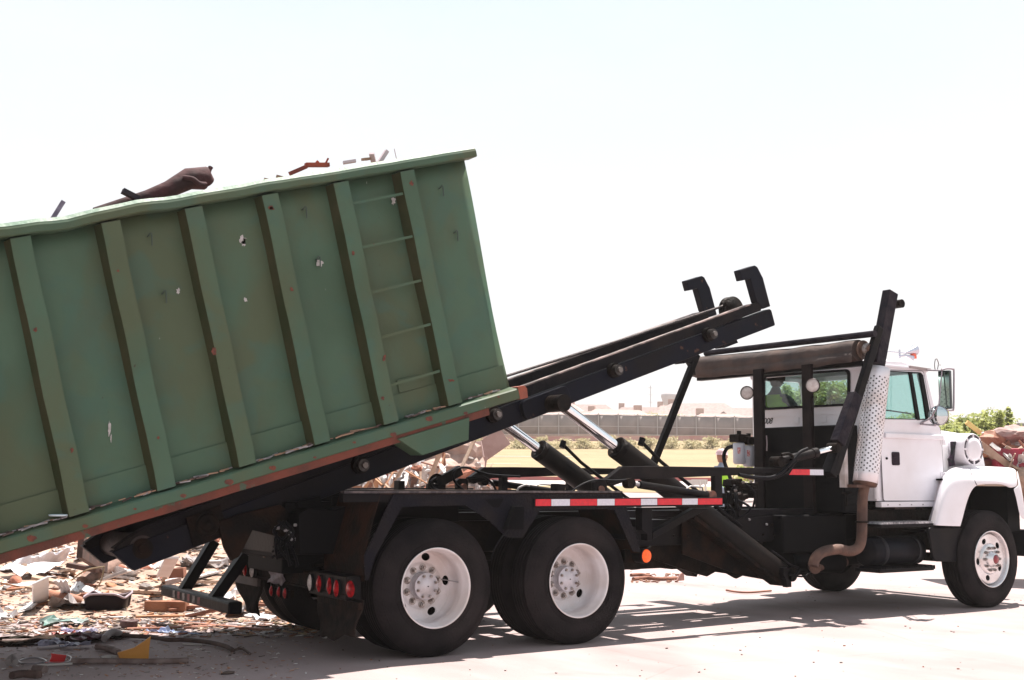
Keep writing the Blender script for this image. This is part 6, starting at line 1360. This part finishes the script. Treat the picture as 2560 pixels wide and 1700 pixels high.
LK = {'pale_splinter_wood': 'pale splintered', 'red_brown_wood': 'red-brown', 'orange_wood': 'orange-tan', 'white_scrap': 'whitish', 'grey_rubble': 'grey', 'clay_brick_rubble': 'brick-red', 'crumpled_white_paper': 'white', 'grey_cloth': 'dull grey'}
def scatter(src, x, y, sc=1, tilt=.35, dz=0, yaw=None):
    nm = src.name.split('.')[0]
    if src.name in used: o = src.copy(); COL.objects.link(o)
    else: o = src; used.add(src.name)
    o.location = (x, y, gz(x, y)+hp_z(x, y)+dz); o.rotation_euler = (rn.uniform(-tilt, tilt), rn.uniform(-tilt, tilt), rn.uniform(0, 6.28) if yaw is None else yaw); o.scale = (sc, sc, sc)
    g = GB[nm]; lk = LK.get(src.data.materials[0].name, 'pale'); szw = 'larger' if sc > (1.1 if dist_of(x, y) > 17.4 else .6) else 'smaller'
    if nm == 'board': lk = ('wide ' if src.data in (protos[3].data, protos[5].data) else 'narrow ')+lk
    SC.append((o, '%s %s %s' % (szw, lk, {'board': 'board', 'rubble_chunk': 'rubble lump', 'crumpled_paper': 'crumpled paper', 'rag': 'rag'}[nm]), g)); return o
SC = []
for i in range(200): scatter(protos[i % 6], *reg_obj(), sc=rn.uniform(.45, 1.0), tilt=.28, dz=rn.uniform(0, .03))
for i in range(150): scatter(chunks[i % 4], *reg_obj(), sc=rn.uniform(.35, .8), tilt=.4)
for i in range(85): scatter(crs[i % 3], *reg_obj(), sc=rn.uniform(.4, 1.15), tilt=.4)
for i in range(60): scatter(protos[i % 6], *reg_back(), sc=rn.uniform(.8, 1.6), tilt=.6, dz=rn.uniform(0, .2))
for i in range(40): scatter(chunks[i % 4], *reg_back(), sc=rn.uniform(1.0, 2.6), tilt=.6)
for i in range(26): scatter(crs[i % 3], *reg_back(), sc=rn.uniform(1.0, 2.2), tilt=.7, dz=.1)
def kk0(px, py, d):
    l = pxat(px, d); v = Vector((CAMP.x, CAMP.y))+FH*d+RH*l; return Vector((v.x, v.y, CAMP.z+(1194+(px-1280)*.0072-py)*d/FPX))
for i in range(96):   # jumble on the near face of the heap
    px = rn.uniform(915, 1225); top = 1215-(px-915)*.42 if px < 1150 else 1118+(px-1150)*.9
    p = kk0(px, rn.uniform(max(1125, top), 1245), rn.uniform(17.4, 18.6)); src = (protos+chunks+crs)[i % 13]
    o = scatter(src, p.x, p.y, sc=rn.uniform(.35, .95), tilt=1.2); o.location.z = p.z
for i in range(34):   # jumble beyond the bonnet
    px = rn.uniform(2484, 2580); p = kk0(px, rn.uniform(1118, 1168), rn.uniform(15.9, 16.4)); src = (chunks+protos+crs[:2])[i % 12]
    o = scatter(src, p.x, p.y, sc=rn.uniform(.4, 1.0), tilt=1.2); o.location.z = p.z
def z_at(p): return gz(p.x, p.y)+(hp_z(p.x, p.y) if dist_of(p.x, p.y) < 17 else min(.45, hp_z(p.x, p.y)))
def G(px, py, dz=0):  # ground point under a photo pixel, following the heap a little
    z = dz
    for _ in range(5):
        p = at(px, py, 2, z); z = dz+.6*z_at(p)+.4*(z-dz)
    p = at(px, py, 2, z); return Vector((p.x, p.y, z))
e5 = lambda x, y, z=0: G(0+x/6.533, 1340+y/6.533, z)
e6 = lambda x, y, z=0: G(340+x/6.533, 1380+y/6.533, z)
e7 = lambda x, y, z=0: G(0+x/7.84, 1500+y/7.84, z)
# --- individual pieces
# white sheet
P = [e5(60, 480, .22), e5(1130, 430, .30)]; rows = []
tl, tr, bl, br = e5(150, 320, .14), e5(1160, 200, .26), e5(130, 560, .03), e5(1060, 430, .05)
for j in range(15):
    v = j/14; row = []
    for i in range(31):
        u = i/30; p = bl.lerp(br, u).lerp(tl.lerp(tr, u), v); n_ = mnoise.noise(Vector((u*4, v*2.5, 1)))*.10+mnoise.noise(Vector((u*9, v*5, 4)))*.05; row.append(p+Vector((.3*n_, -.8*n_, n_-.05*math.sin(u*math.pi)*(1-v))))
    rows.append(row)
tag(MB().grid(rows, smooth=False).build('plastic_sheet', M('white_sheeting', (.72, .70, .73), (.62, .59, .63), 3, .5), solid=.004), 'big wrinkled white sheet draped over the rubble under the dumpster', 'sheet')
rows = []
tl, tr, bl, br = e5(60, 560, .08), e5(1050, 480, .08), e5(280, 700, .03), e5(720, 680, .04)
for j in range(9):
    rows.append([bl.lerp(br, i/20).lerp(tl.lerp(tr, i/20), j/8)+Vector((0, 0, .05+.04*mnoise.noise(Vector((i*.2, j*.4, 9))))) for i in range(21)])
tag(MB().grid(rows, smooth=False).build('plastic_sheet', M('white_sheeting_bright', (.74, .72, .74), (.68, .65, .67), 3, .5), solid=.004), 'smaller bright white sheet spread flat below the big wrinkled one', 'sheet')
# thick log leaning up to the hoist tail
lg2 = MB().tube([e5(1340, 760, .03), e5(1560, 620, .06), e5(1860, 470, .08)], [.07, .085, .095], 14).build('log', M('grey_bark', (.24, .15, .12), (.14, .09, .07), 9, .9, bump=.9, bscale=14)); tag(lg2, 'thick grey-brown log lying just below the hoist tail', 'log')
def bd(a, b_, w_, h_, mt, label, name='board', cat='board', up=(0, 0, 1), tiltv=None):
    m = MB().bar(a, b_, w_, h_, up); o = m.build(name, mt, bevel=.004); tag(o, label, cat); return o
bd(e5(1680, 710, .20), e5(2110, 560, .30), .10, .03, wE, 'pale plank propped on the rubble below the hoist tail')
bd(e5(1330, 960, .05), e5(2120, 970, .05), .05, .035, wB, 'thin reddish lath lying behind the black tub')
bd(e5(1110, 470, .22), e5(1600, 560, .18), .10, .05, M('dark_red_beam', (.10, .05, .04), (.05, .03, .025), 6, .8), 'dark red-brown beam under the dumpster behind the log')
bd(e5(1310, 180, .5), e5(1720, 450, .16), .06, .22, M('dark_red_beam', (1, 1, 1)), 'dark wide board leaning beneath the dumpster near the hoist tail')
bd(e6(440, 390, .22), e6(590, 90, .50), .13, .03, M('pale_board', (.62, .56, .56), (.54, .46, .45), 4, .8), 'pale upright board standing in the rubble left of the underride posts')
bd(e6(480, 500, .10), e6(740, 440, .12), .12, .05, M('pale_board', (1, 1, 1)), 'short pale board lying behind the underride bar')
bd(e6(560, 350, .20), e6(800, 330, .20), .10, .10, wB, 'red-brown block behind the left underride post')
bd(e6(910, 470, .12), e6(960, 240, .30), .05, .02, wE, 'narrow white slat standing between the underride posts')
bd(e6(985, 170, .35), e6(1380, 160, .35), .10, .03, wE, 'white board lying across the rubble seen between the underride posts')
blk = MB(); a = e6(190, 985, 0); b_ = e6(860, 1000, 0); d = (b_-a).normalized(); blk.bar(a+Vector((0, .05, .055)), b_+Vector((0, .05, .055)), .12, .11); o = blk.build('timber_block', M('orange_brown_timber', (.30, .13, .07), (.22, .085, .045), 5, .8, bump=.4), bevel=.006); tag(o, 'orange-brown squared timber block lying left of the underride bar', 'timber')
bd(e6(840, 895, .05), e6(1270, 905, .05), .05, .03, wB, 'thin red lath running from the timber block to the underride bar')
bd(e6(0, 1060, .02), e6(800, 1045, .02), .07, .025, wC, 'flat orange-edged board in front of the timber block')
bd(e5(1650, 1340, .01), e5(2150, 1330, .01), .06, .02, wE, 'white lath lying in front of the black tub')
bd(e6(650, 1150, .01), e6(2330, 1290, .01), .06, .022, wB, 'long thin red-brown lath at the edge of the truck shadow')
bd(e6(-150, 1260, .01), e6(1300, 1215, .01), .09, .02, wB, 'long weathered board along the shadow edge left of the lath')
# black tub
tb = thing('black_tub', 'shallow black plastic tub with pale rim lying in the rubble', 'tub', e5(1750, 1250)); a = e5(1390, 1250); b_ = e5(2110, 1245); ctr = (a+b_)/2+Vector((.05, .17, 0)); ax = (b_-a); L_ = ax.length/2*.98; ang = math.atan2(ax.y, ax.x); rows = []
for h_, k in ((.0, .86), (.005, .9), (.12, .97), (.155, 1.0)):
    row = []
    for i in range(41):
        t = 6.28318*i/40; cx = math.copysign(abs(math.cos(t))**.4, math.cos(t))*L_*k; cy = math.copysign(abs(math.sin(t))**.4, math.sin(t))*.17*k; row.append(ctr+Vector((cx*math.cos(ang)-cy*math.sin(ang), cx*math.sin(ang)+cy*math.cos(ang), h_+(.02*math.sin(t*3) if k > .95 else 0))))
    rows.append(row)
m = MB().grid(rows); m.add(rows[0][:-1], [list(range(40))]); m.build('tub_shell', M('tub_black', (.014, .010, .012), None, rough=.35), tb, solid=.006)
MB().tube(rows[-1], .011, 8, caps=False).build('rim', M('tub_rim', (.30, .24, .27), None, rough=.4), tb)
# diaper-like white wrap with brown tube pieces (roots wrapped in cloth)
rt_m = M('clay_root', (.34, .15, .09), (.26, .11, .07), 5, .7)
p0, p1, p2 = e5(720, 960, .10), e5(1000, 980, .10), e5(1310, 1060, .06)
tag(MB().tube(smoothpath([e5(700, 985, .06), e5(820, 960, .09), e5(1000, 1000, .10), e5(1150, 1020, .09), e5(1310, 1075, .05)]), [.05]*25, 12).build('clay_pipe', rt_m), 'broken orange clay pipe wrapped in white cloth left of the black tub', 'pipe')
rows = []
a0, a1, b0, b1 = e5(850, 760, .30), e5(1040, 760, .28), e5(940, 1090, .02), e5(1100, 1080, .02)
for j in range(11): rows.append([a0.lerp(a1, i/8).lerp(b0.lerp(b1, i/8), j/10)+Vector((.02*math.sin(j), -.12*math.sin(j/10*3.14), .10*math.sin(j/10*3.14)+.015*math.sin(i*2+j))) for i in range(9)])
tag(MB().grid(rows).build('white_cloth', M('white_rag', (.68, .66, .68), (.6, .57, .58), 4, .8), solid=.005), 'white cloth band folded over the broken clay pipe', 'cloth')
bd(e5(660, 1090, .02), e5(660, 720, .34), .16, .02, M('white_panel', (.72, .7, .7)), 'bright white upright panel at the left of the rubble', 'panel', 'panel', (0, 1, 0))
tag(MB().tube(smoothpath([e5(1170, 720, .15), e5(1400, 560, .30), e5(1700, 500, .36)]), .008, 5).build('twig', straw), 'long bent straw-coloured twig arching over the log', 'twig')
tag(MB().tube(smoothpath([e5(1470, 960, .05), e5(1640, 760, .2), e5(1700, 500, .36)]), .008, 5).build('twig', straw), 'upright straw-coloured stalk leaning beside the log', 'twig')
# green bag, puck, dark pile, papers
cb = crumple(.22, M('green_plastic', (.12, .22, .19), (.32, .36, .36), 7, .35), 'plastic_bag'); cb.location = e5(1090, 1440, .02); cb.scale = (1, .7, .6); tag(cb, 'crumpled green-grey plastic bag on the sunlit litter', 'bag')
pk_ = e5(2100, 1495, 0); tag(MB().lathe(pk_, (0, 0, 1), [(0, .001), (0, .075), (.005, .08), (.02, .075), (.025, .08), (.045, .075), (.05, .08), (.065, .075), (.065, .05), (.04, .04), (.04, .001)], 28).build('cable_spool', M('spool_dark', (.07, .03, .03), None, rough=.6)), 'small dark ribbed spool standing in the sun near the shadow edge', 'spool')
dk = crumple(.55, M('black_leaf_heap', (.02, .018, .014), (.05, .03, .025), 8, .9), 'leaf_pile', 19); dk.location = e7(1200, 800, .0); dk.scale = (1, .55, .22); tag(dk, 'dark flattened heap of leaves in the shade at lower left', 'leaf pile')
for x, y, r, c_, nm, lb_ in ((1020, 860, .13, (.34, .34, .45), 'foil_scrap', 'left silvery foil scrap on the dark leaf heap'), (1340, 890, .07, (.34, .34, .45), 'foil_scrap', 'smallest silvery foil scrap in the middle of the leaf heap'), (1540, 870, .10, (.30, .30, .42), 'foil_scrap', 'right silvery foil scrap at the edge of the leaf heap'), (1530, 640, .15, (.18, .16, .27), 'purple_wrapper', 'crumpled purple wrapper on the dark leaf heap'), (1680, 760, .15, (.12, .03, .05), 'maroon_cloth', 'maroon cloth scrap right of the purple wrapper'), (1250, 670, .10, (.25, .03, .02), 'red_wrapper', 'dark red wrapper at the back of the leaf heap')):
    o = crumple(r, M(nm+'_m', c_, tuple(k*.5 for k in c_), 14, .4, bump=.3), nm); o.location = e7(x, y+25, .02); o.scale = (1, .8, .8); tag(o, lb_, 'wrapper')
# blue-white paper
rows = []; a, b_ = e6(290, 1320, 0), e6(1100, 1370, 0)
for j in range(6): rows.append([a.lerp(b_, i/20)+Vector((-.01*j, .045*j*(1-abs(i/10-1)*.6), .01+.05*max(0, mnoise.noise(Vector((i*.5, j*.4, 3))))+(.03 if i in (8, 9) and j > 2 else 0))) for i in range(21)])
tag(MB().grid(rows, smooth=False).build('paper', M('blue_white_paper', (.34, .40, .55), (.24, .28, .46), 6, .7), solid=.002), 'folded blue-white paper lying just inside the shadow', 'paper')  # base darkened in place of the shade that stops short of it
# yellow triangle
zy = Q(0, 1300, 3.373)
yb = G(*(lambda p: (p[0], p[1]))((1110/3.373, 1300+1178/3.373))); Yp = yb.y
pts = [zy(x, y, Yp) for x, y in ((990, 1118), (1130, 1075), (1215, 1020), (1272, 978), (1258, 1070), (1252, 1168), (1120, 1178), (1010, 1176))]
tag(MB().prism([xz(p) for p in pts], Yp-.004, Yp+.004).build('yellow_shard', M('yellow_plastic', (.50, .22, .03), (.42, .17, .02), 5, .4)), 'pointed triangular mustard-yellow shard standing in the shade', 'shard')
# red box corner
rb0 = G(490/3.373, 1300+1195/3.373).y
m = MB(); pts = [zy(x, y, rb0) for x, y in ((430, 1125), (560, 1140), (540, 1195), (470, 1192), (415, 1195), (435, 1150))]; m.prism([xz(p) for p in pts], rb0-.003, rb0+.003); pts = [zy(x, y, rb0) for x, y in ((415, 1195), (540, 1195))]; m.add([pts[0], pts[1], pts[1]+Vector((-.02, -.10, .01)), pts[0]+Vector((-.05, -.09, .01))], [(0, 1, 2, 3)])
tag(m.build('red_scrap', M('red_plastic', (.45, .008, .010), (.32, .01, .01), 5, .4), solid=.003), 'bright red bent plastic piece lying in the shade at lower left', 'scrap')
# sticks and strips in the shade
def stick(pts, r, mt, label, nm='stick', cat='stick', k=5): tag(MB().tube(smoothpath(pts, k), r, 7).build(nm, mt), label, cat)
gs = lambda x, y, z=.02: G(x/3.373, 1300+y/3.373, z)
stickm = M('weathered_stick', (.20, .15, .14), (.12, .08, .07), 9, .9, bump=.5)
stick([gs(600, 1192), gs(900, 1190), gs(1250, 1194), gs(1590, 1185)], .022, stickm, 'long straight grey-brown stick in front of the yellow shard')
stick([gs(310, 1226, .012), gs(610, 1212, .012)], .010, M('pale_dowel', (.42, .38, .36)), 'thin pale rod in front of the red scrap', 'rod', 'rod')
stick([gs(1030, 975, .03), gs(1250, 985, .03), gs(1420, 1010, .03), gs(1550, 1010, .03), gs(1750, 1030, .03), gs(1900, 1065, .03), gs(1965, 1100, .02)], .018, M('dark_branch', (.06, .035, .03), (.10, .06, .05), 9, .9), 'long crooked dark branch behind the yellow shard', 'branch', 'branch')
stick([gs(1965, 1100), gs(2040, 1085), gs(2110, 1130)], .010, M('dark_branch', (1, 1, 1)), 'small forked twig at the tip of the dark branch', 'twig', 'twig')
stick([gs(810, 1070, .03), gs(880, 1075, .03), gs(1000, 1115, .02)], .026, stickm, 'stubby weathered wood piece left of the yellow shard', 'wood_piece', 'wood')
stick([gs(850, 1170), gs(930, 1155), gs(990, 1160)], .016, M('pale_dowel', (1, 1, 1)), 'short pale rod end touching the yellow shard', 'rod', 'rod')
stick([gs(20, 1025), gs(260, 1020)], .02, stickm, 'brown stick at the far left of the leaf heap')
stick([gs(880, 1000, .04), gs(940, 945, .07), gs(1010, 960, .04)], .03, M('grey_cloth', (1, 1, 1)), 'grey rag lump right of the leaf heap', 'rag', 'rag')
stick([gs(150, 1190, .01), gs(230, 1165, .01), gs(330, 1165, .01), gs(390, 1190, .01), gs(300, 1210, .01), gs(200, 1208, .01), gs(150, 1190, .01)], .006, M('clear_strip', (.20, .18, .20), None, rough=.3), 'pale plastic strip loop lying left of the red scrap', 'plastic_strip', 'strip', 6)
stick([gs(400, 1205, .01), gs(500, 1210, .01), gs(580, 1195, .01), gs(600, 1160, .01), gs(560, 1140, .01)], .006, M('clear_strip', (1, 1, 1)), 'pale plastic strip curling round the red scrap', 'plastic_strip', 'strip')
stick([gs(100, 1315), gs(200, 1300), gs(330, 1310)], .030, M('dark_branch', (1, 1, 1)), 'thick dark bark piece at the bottom left corner', 'bark_piece', 'bark')
stick([gs(290, 1255), gs(380, 1265)], .030, stickm, 'small brown bark flake near the bottom left corner', 'bark_piece', 'bark')
stick([gs(1540, 1048, .01), gs(1700, 1052, .01)], .008, M('pale_dowel', (1, 1, 1)), 'thin pale rod in front of the dark branch', 'rod', 'rod')
stick([gs(70, 1200, .03), gs(100, 1160, .05), (gs(130, 1200, .03))], .024, M('grey_cloth', (1, 1, 1)), 'small crumpled grey scrap at the lower left edge', 'rag', 'rag')
o = chunk(.035, wF, 'stone'); o.location = gs(1922, 1300, .0); tag(o, 'small dark stone alone on the shaded concrete', 'stone')
# debris right of the rear wheels
zr = Q(1480, 1250, 3.484)
def gr_(x, y, z=.02): return G(1480+x/3.484, 1250+y/3.484, z)
a = gr_(765, 705); m = MB(); pts = [zr(x, y, a.y) for x, y in ((735, 705), (770, 640), (798, 630), (800, 700))]; m.prism([xz(p) for p in pts], a.y-.01, a.y+.01); tag(m.build('fin_scrap', M('pinkish_panel', (.45, .26, .22), (.36, .2, .17), 5, .8)), 'small upright fin-shaped pink scrap on the sunlit yard beyond the wheels', 'scrap')
stick([gr_(360, 690), gr_(480, 680), gr_(600, 690), gr_(730, 682)], .03, wB, 'reddish twig trailing from the fin-shaped scrap', 'twig', 'twig')
stick([gr_(340, 655), gr_(430, 650), gr_(510, 665)], .025, wB, 'short reddish twig nearer the rear wheel', 'twig', 'twig')
stick([gr_(340, 597), gr_(410, 590)], .03, wF, 'dark scrap just right of the rear tyre on the bright yard', 'scrap', 'scrap')
stick([gr_(1170, 785), gr_(1260, 800), gr_(1380, 805), gr_(1560, 790)], .012, wB, 'thin reddish wire lying on the bright yard under the frame', 'wire', 'wire')
mb = MB()
for i in range(110):
    x = rn.uniform(340, 760); y = rn.uniform(640, 715); p = gr_(x, y, .01); s = rn.uniform(.01, .03); mb.box(p, (s*2, s, s*.5), Matrix.Rotation(rn.uniform(0, 3), 3, 'Z'), mi=rn.randrange(2))
kind(mb.build('chips', [wB, wC], recalc=False), 'stuff', 'small reddish chips beyond the rear wheels')
# demolition heap pieces behind the truck
zk = Q(900, 1060, 5.9)
def atd(px, py, d):  # point at distance d along the view
    l = pxat(px, d); v = Vector((CAMP.x, CAMP.y))+FH*d+RH*l; z = CAMP.z+(1194+(px-1280)*.0072-py)*d/FPX; return Vector((v.x, v.y, z))
kk = lambda x, y, d=19: atd(900+x/5.9, 1060+y/5.9, d)
pw = M('pinkish_beam', (.36, .25, .23), (.28, .18, .165), 4, .85)
bd(kk(1680, 510, 21), kk(2150, 180, 21), .18, .34, pw, 'broad grey-pink beam leaning out of the heap above the side rail', 'beam', 'beam')
bd(kk(1570, 300, 20.5), kk(1640, 640, 20.5), .2, .55, M('pale_pink_panel', (.5, .38, .36), (.42, .3, .28), 4, .85), 'tall pale pink panel standing in the heap beside the leaning beam', 'panel', 'panel')
bd(kk(1640, 540, 20), kk(1880, 580, 20), .2, .2, pw, 'short grey-pink beam at the foot of the leaning one', 'beam', 'beam')
bd(kk(520, 720, 18.5), kk(450, 1010, 18.5), .25, .55, M('red_sheet_metal', (.38, .05, .05), (.26, .04, .04), 4, .5), 'upright red panel standing in the heap behind the wheels', 'panel', 'panel')
bd(kk(560, 690, 18.4), kk(590, 830, 18.4), .1, .22, wE, 'white upright board right of the red panel')
bd(kk(110, 900, 18), kk(250, 1020, 18), .2, .35, M('orange_scrap', (.42, .22, .12), (.3, .15, .08), 4, .8), 'orange-brown board at the left end of the heap')
bd(kk(250, 830, 18), kk(350, 1010, 18), .05, .05, wE, 'thin white lath leaning in front of the orange-brown board')
bd(kk(840, 600, 19.5), kk(1000, 565, 19.5), .1, .10, wE, 'short white slat on top of the brown mound')
for k in range(9): bd(kk(1700+k*60, 850, 19-.1*k), kk(1760+k*62, 1060, 19-.1*k), .08, .06, [wB, wE, wC][k % 3], ['leftmost', 'second', 'third', 'fourth', 'fifth', 'sixth', 'seventh', 'eighth', 'rightmost'][k]+' of the nine parallel slanting laths of the fallen frame')
for x, y, r, mt, lb_ in ((1050, 560, .95, M('brown_mound', (.40, .29, .25), (.30, .20, .165), 4, .95, bump=1, bscale=8), 'big brown earthy mound in the heap behind the fender'), (800, 900, .7, M('brown_mound', (1, 1, 1)), 'lower brown earthy mound behind the black stake pocket'), (720, 740, .42, wE, 'pale crumpled lump between the red panel and the mound'), (870, 960, .32, wE, 'pale angular lump in front of the lower mound'), (1450, 960, .3, wE, 'pale lump behind the arm cylinder'), (1660, 940, .35, wE, 'pale lump beside the slanting laths'), (330, 930, .3, wD, 'grey lump beside the red panel')):  # mound colour paled towards pink to carry the haze over it
    o = chunk(r, mt, 'mound' if 'mound' in lb_ else 'rubble_lump', 4); o.location = kk(x, y, 19.5)-Vector((0, 0, r*.3)); tag(o, lb_, 'mound' if 'mound' in lb_ else 'rubble')
# right-hand red skip with debris beyond the bonnet
zR = Q(2340, 960, 7.127)
rr = lambda x, y, d=17: atd(2340+x/7.127, 960+y/7.127, d)
sk_ = thing('red_skip', 'red steel skip box with rusty load beyond the bonnet at the far right', 'skip', rr(1350, 1600, 16)); sk_.location.z = gz(sk_.location.x, sk_.location.y)
R3 = Vector((RH.x, RH.y, 0)); F3 = Vector((FH.x, FH.y, 0))
a = rr(1245, 1400, 16); b_ = rr(1420, 1400, 16); MB().box((a+b_)/2+R3*.9+F3*.6+Vector((0, 0, .02)), (2.2, 1.2, .34), Matrix.Rotation(-YAW, 3, 'Z')).build('skip_body', M('skip_red', (.32, .015, .04), (.2, .012, .03), 3, .5), sk_, bevel=.02)
a = rr(1010, 1430, 16.2); MB().box(a+R3*.5+F3*.5+Vector((0, 0, -.02)), (2.0, 1.0, .12), Matrix.Rotation(-YAW, 3, 'Z')).build('skip_rail', M('skip_brown', (.22, .08, .06), (.12, .05, .04), 5, .7), sk_)
for x, y, r, mt, lb_ in ((1250, 1800, .8, wA, 'pale rubble mound under the red skip'), (1010, 1180, .36, rt_m, 'large rust-brown curved lump behind the bonnet'), (1130, 1270, .22, rt_m, 'smaller rust-brown lump right of the curved one'), (1250, 1200, .22, wD, 'grey-brown lump above the red skip'), (1330, 1080, .2, wE, 'pale lump above the red skip near the frame edge'), (1080, 1360, .16, wC, 'pale orange chunk on the skip edge'), (1400, 1000, .34, pw, 'pinkish slab at the far right edge')):
    o = chunk(r, mt, 'rubble_lump', 4); o.location = rr(x, y, 16.6)-Vector((0, 0, r*.3)); tag(o, lb_, 'rubble')
bd(rr(1060, 1200, 16.3), rr(1300, 1060, 16.3), .07, .09, wB, 'red-brown stick leaning over the rusty lumps behind the bonnet', 'stick', 'stick')
bd(rr(1240, 1120, 16.2), rr(1420, 1290, 16.2), .03, .03, wE, 'thin pale rod crossing the debris behind the bonnet', 'rod', 'rod')
tg = rows = []
tl, tr, bl, br = rr(800, 900, 17), rr(1320, 890, 17), rr(900, 1010, 16.6), rr(1330, 1080, 16.6)
rows = [[bl.lerp(br, i/20).lerp(tl.lerp(tr, i/20), j/8)+F3*.3*mnoise.noise(Vector((i*.3, j*.4, 8)))+Vector((0, 0, .12*mnoise.noise(Vector((i*.25, j*.2, 5))))) for i in range(21)] for j in range(9)]
tag(MB().grid(rows).build('plastic_sheet', M('white_panel', (1, 1, 1)), solid=.02), 'pure white sheet over the debris pile behind the bonnet', 'sheet')
bd(rr(545, 685, 15.5), rr(790, 880, 15.5), .05, .055, M('yellow_lath', (.75, .55, .2), (.6, .3, .12), 5, .7), 'slanting yellow lath rising in front of the trees above the bonnet')

# ================================================================== HAZE
HAZE_DENSITY = .00065
mb = MB().bb(-420, 520, -60, 420, -1.2, 26); hz_o = mb.build('haze', (lambda m: m)(bpy.data.materials.new('haze_air')))
hm = hz_o.data.materials[0]; hm.use_nodes = True; n = hm.node_tree; n.nodes.clear(); o_ = n.nodes.new('ShaderNodeOutputMaterial'); v_ = n.nodes.new('ShaderNodeVolumePrincipled'); v_.inputs['Density'].default_value = HAZE_DENSITY; v_.inputs['Color'].default_value = (1, .93, .90, 1); v_.inputs['Anisotropy'].default_value = .3
n.links.new(v_.outputs[0], o_.inputs['Volume']); kind(hz_o, 'stuff', 'pale dusty air')

# labels of the scattered pieces: look first, then the nearest landmark
LM = [('the black tub', e5(1750, 1180)), ('the orange-brown timber block', e6(500, 930)), ('the grey-brown log', e5(1600, 620)), ('the clay pipe', e5(980, 1000)), ('the big white sheet', e5(600, 450)), ('the pale upright board', e6(520, 300)), ('the underride bar', G(500, 1490)), ('the far mud flap', G(640, 1500)), ('the green plastic bag', e5(1090, 1440)), ('the red panel', kk(480, 900, 18.5)), ('the lower brown mound', kk(800, 900, 19.5)), ('the leaning pink beam', kk(1900, 400, 21)), ('the big brown mound', kk(1050, 560, 19.5)), ('the slanting laths', kk(1950, 950, 19)), ('the orange-brown board', kk(180, 960, 18)), ('the red skip', rr(1330, 1400, 16)), ('the rust-brown lump behind the bonnet', rr(1010, 1180, 16.6))]
buckets = {}
for o, base, g in SC:
    p = o.location; nm_, q = min(LM, key=lambda k: (Vector((k[1].x, k[1].y))-Vector((p.x, p.y))).length)
    dv = Vector((p.x-q.x, p.y-q.y)); a, b_ = dv.dot(RH), dv.dot(FH)
    rel = ('right of' if a > 0 else 'left of') if abs(a) > abs(b_) else ('behind' if b_ > 0 else 'in front of')
    far = dist_of(p.x, p.y) > 17.4; tag(o, '', g[1], g[2]+(' behind the truck' if far else '')); buckets.setdefault((base, rel, nm_), []).append((dv.length, o))
for (base, rel, nm_), L_ in buckets.items():
    L_.sort(key=lambda t: t[0])
    for i, (_, o) in enumerate(L_): o['label'] = (('' if len(L_) == 1 else ('nearest ' if i == 0 else (ORD[i]+' nearest '))))+base+' '+rel+' '+nm_
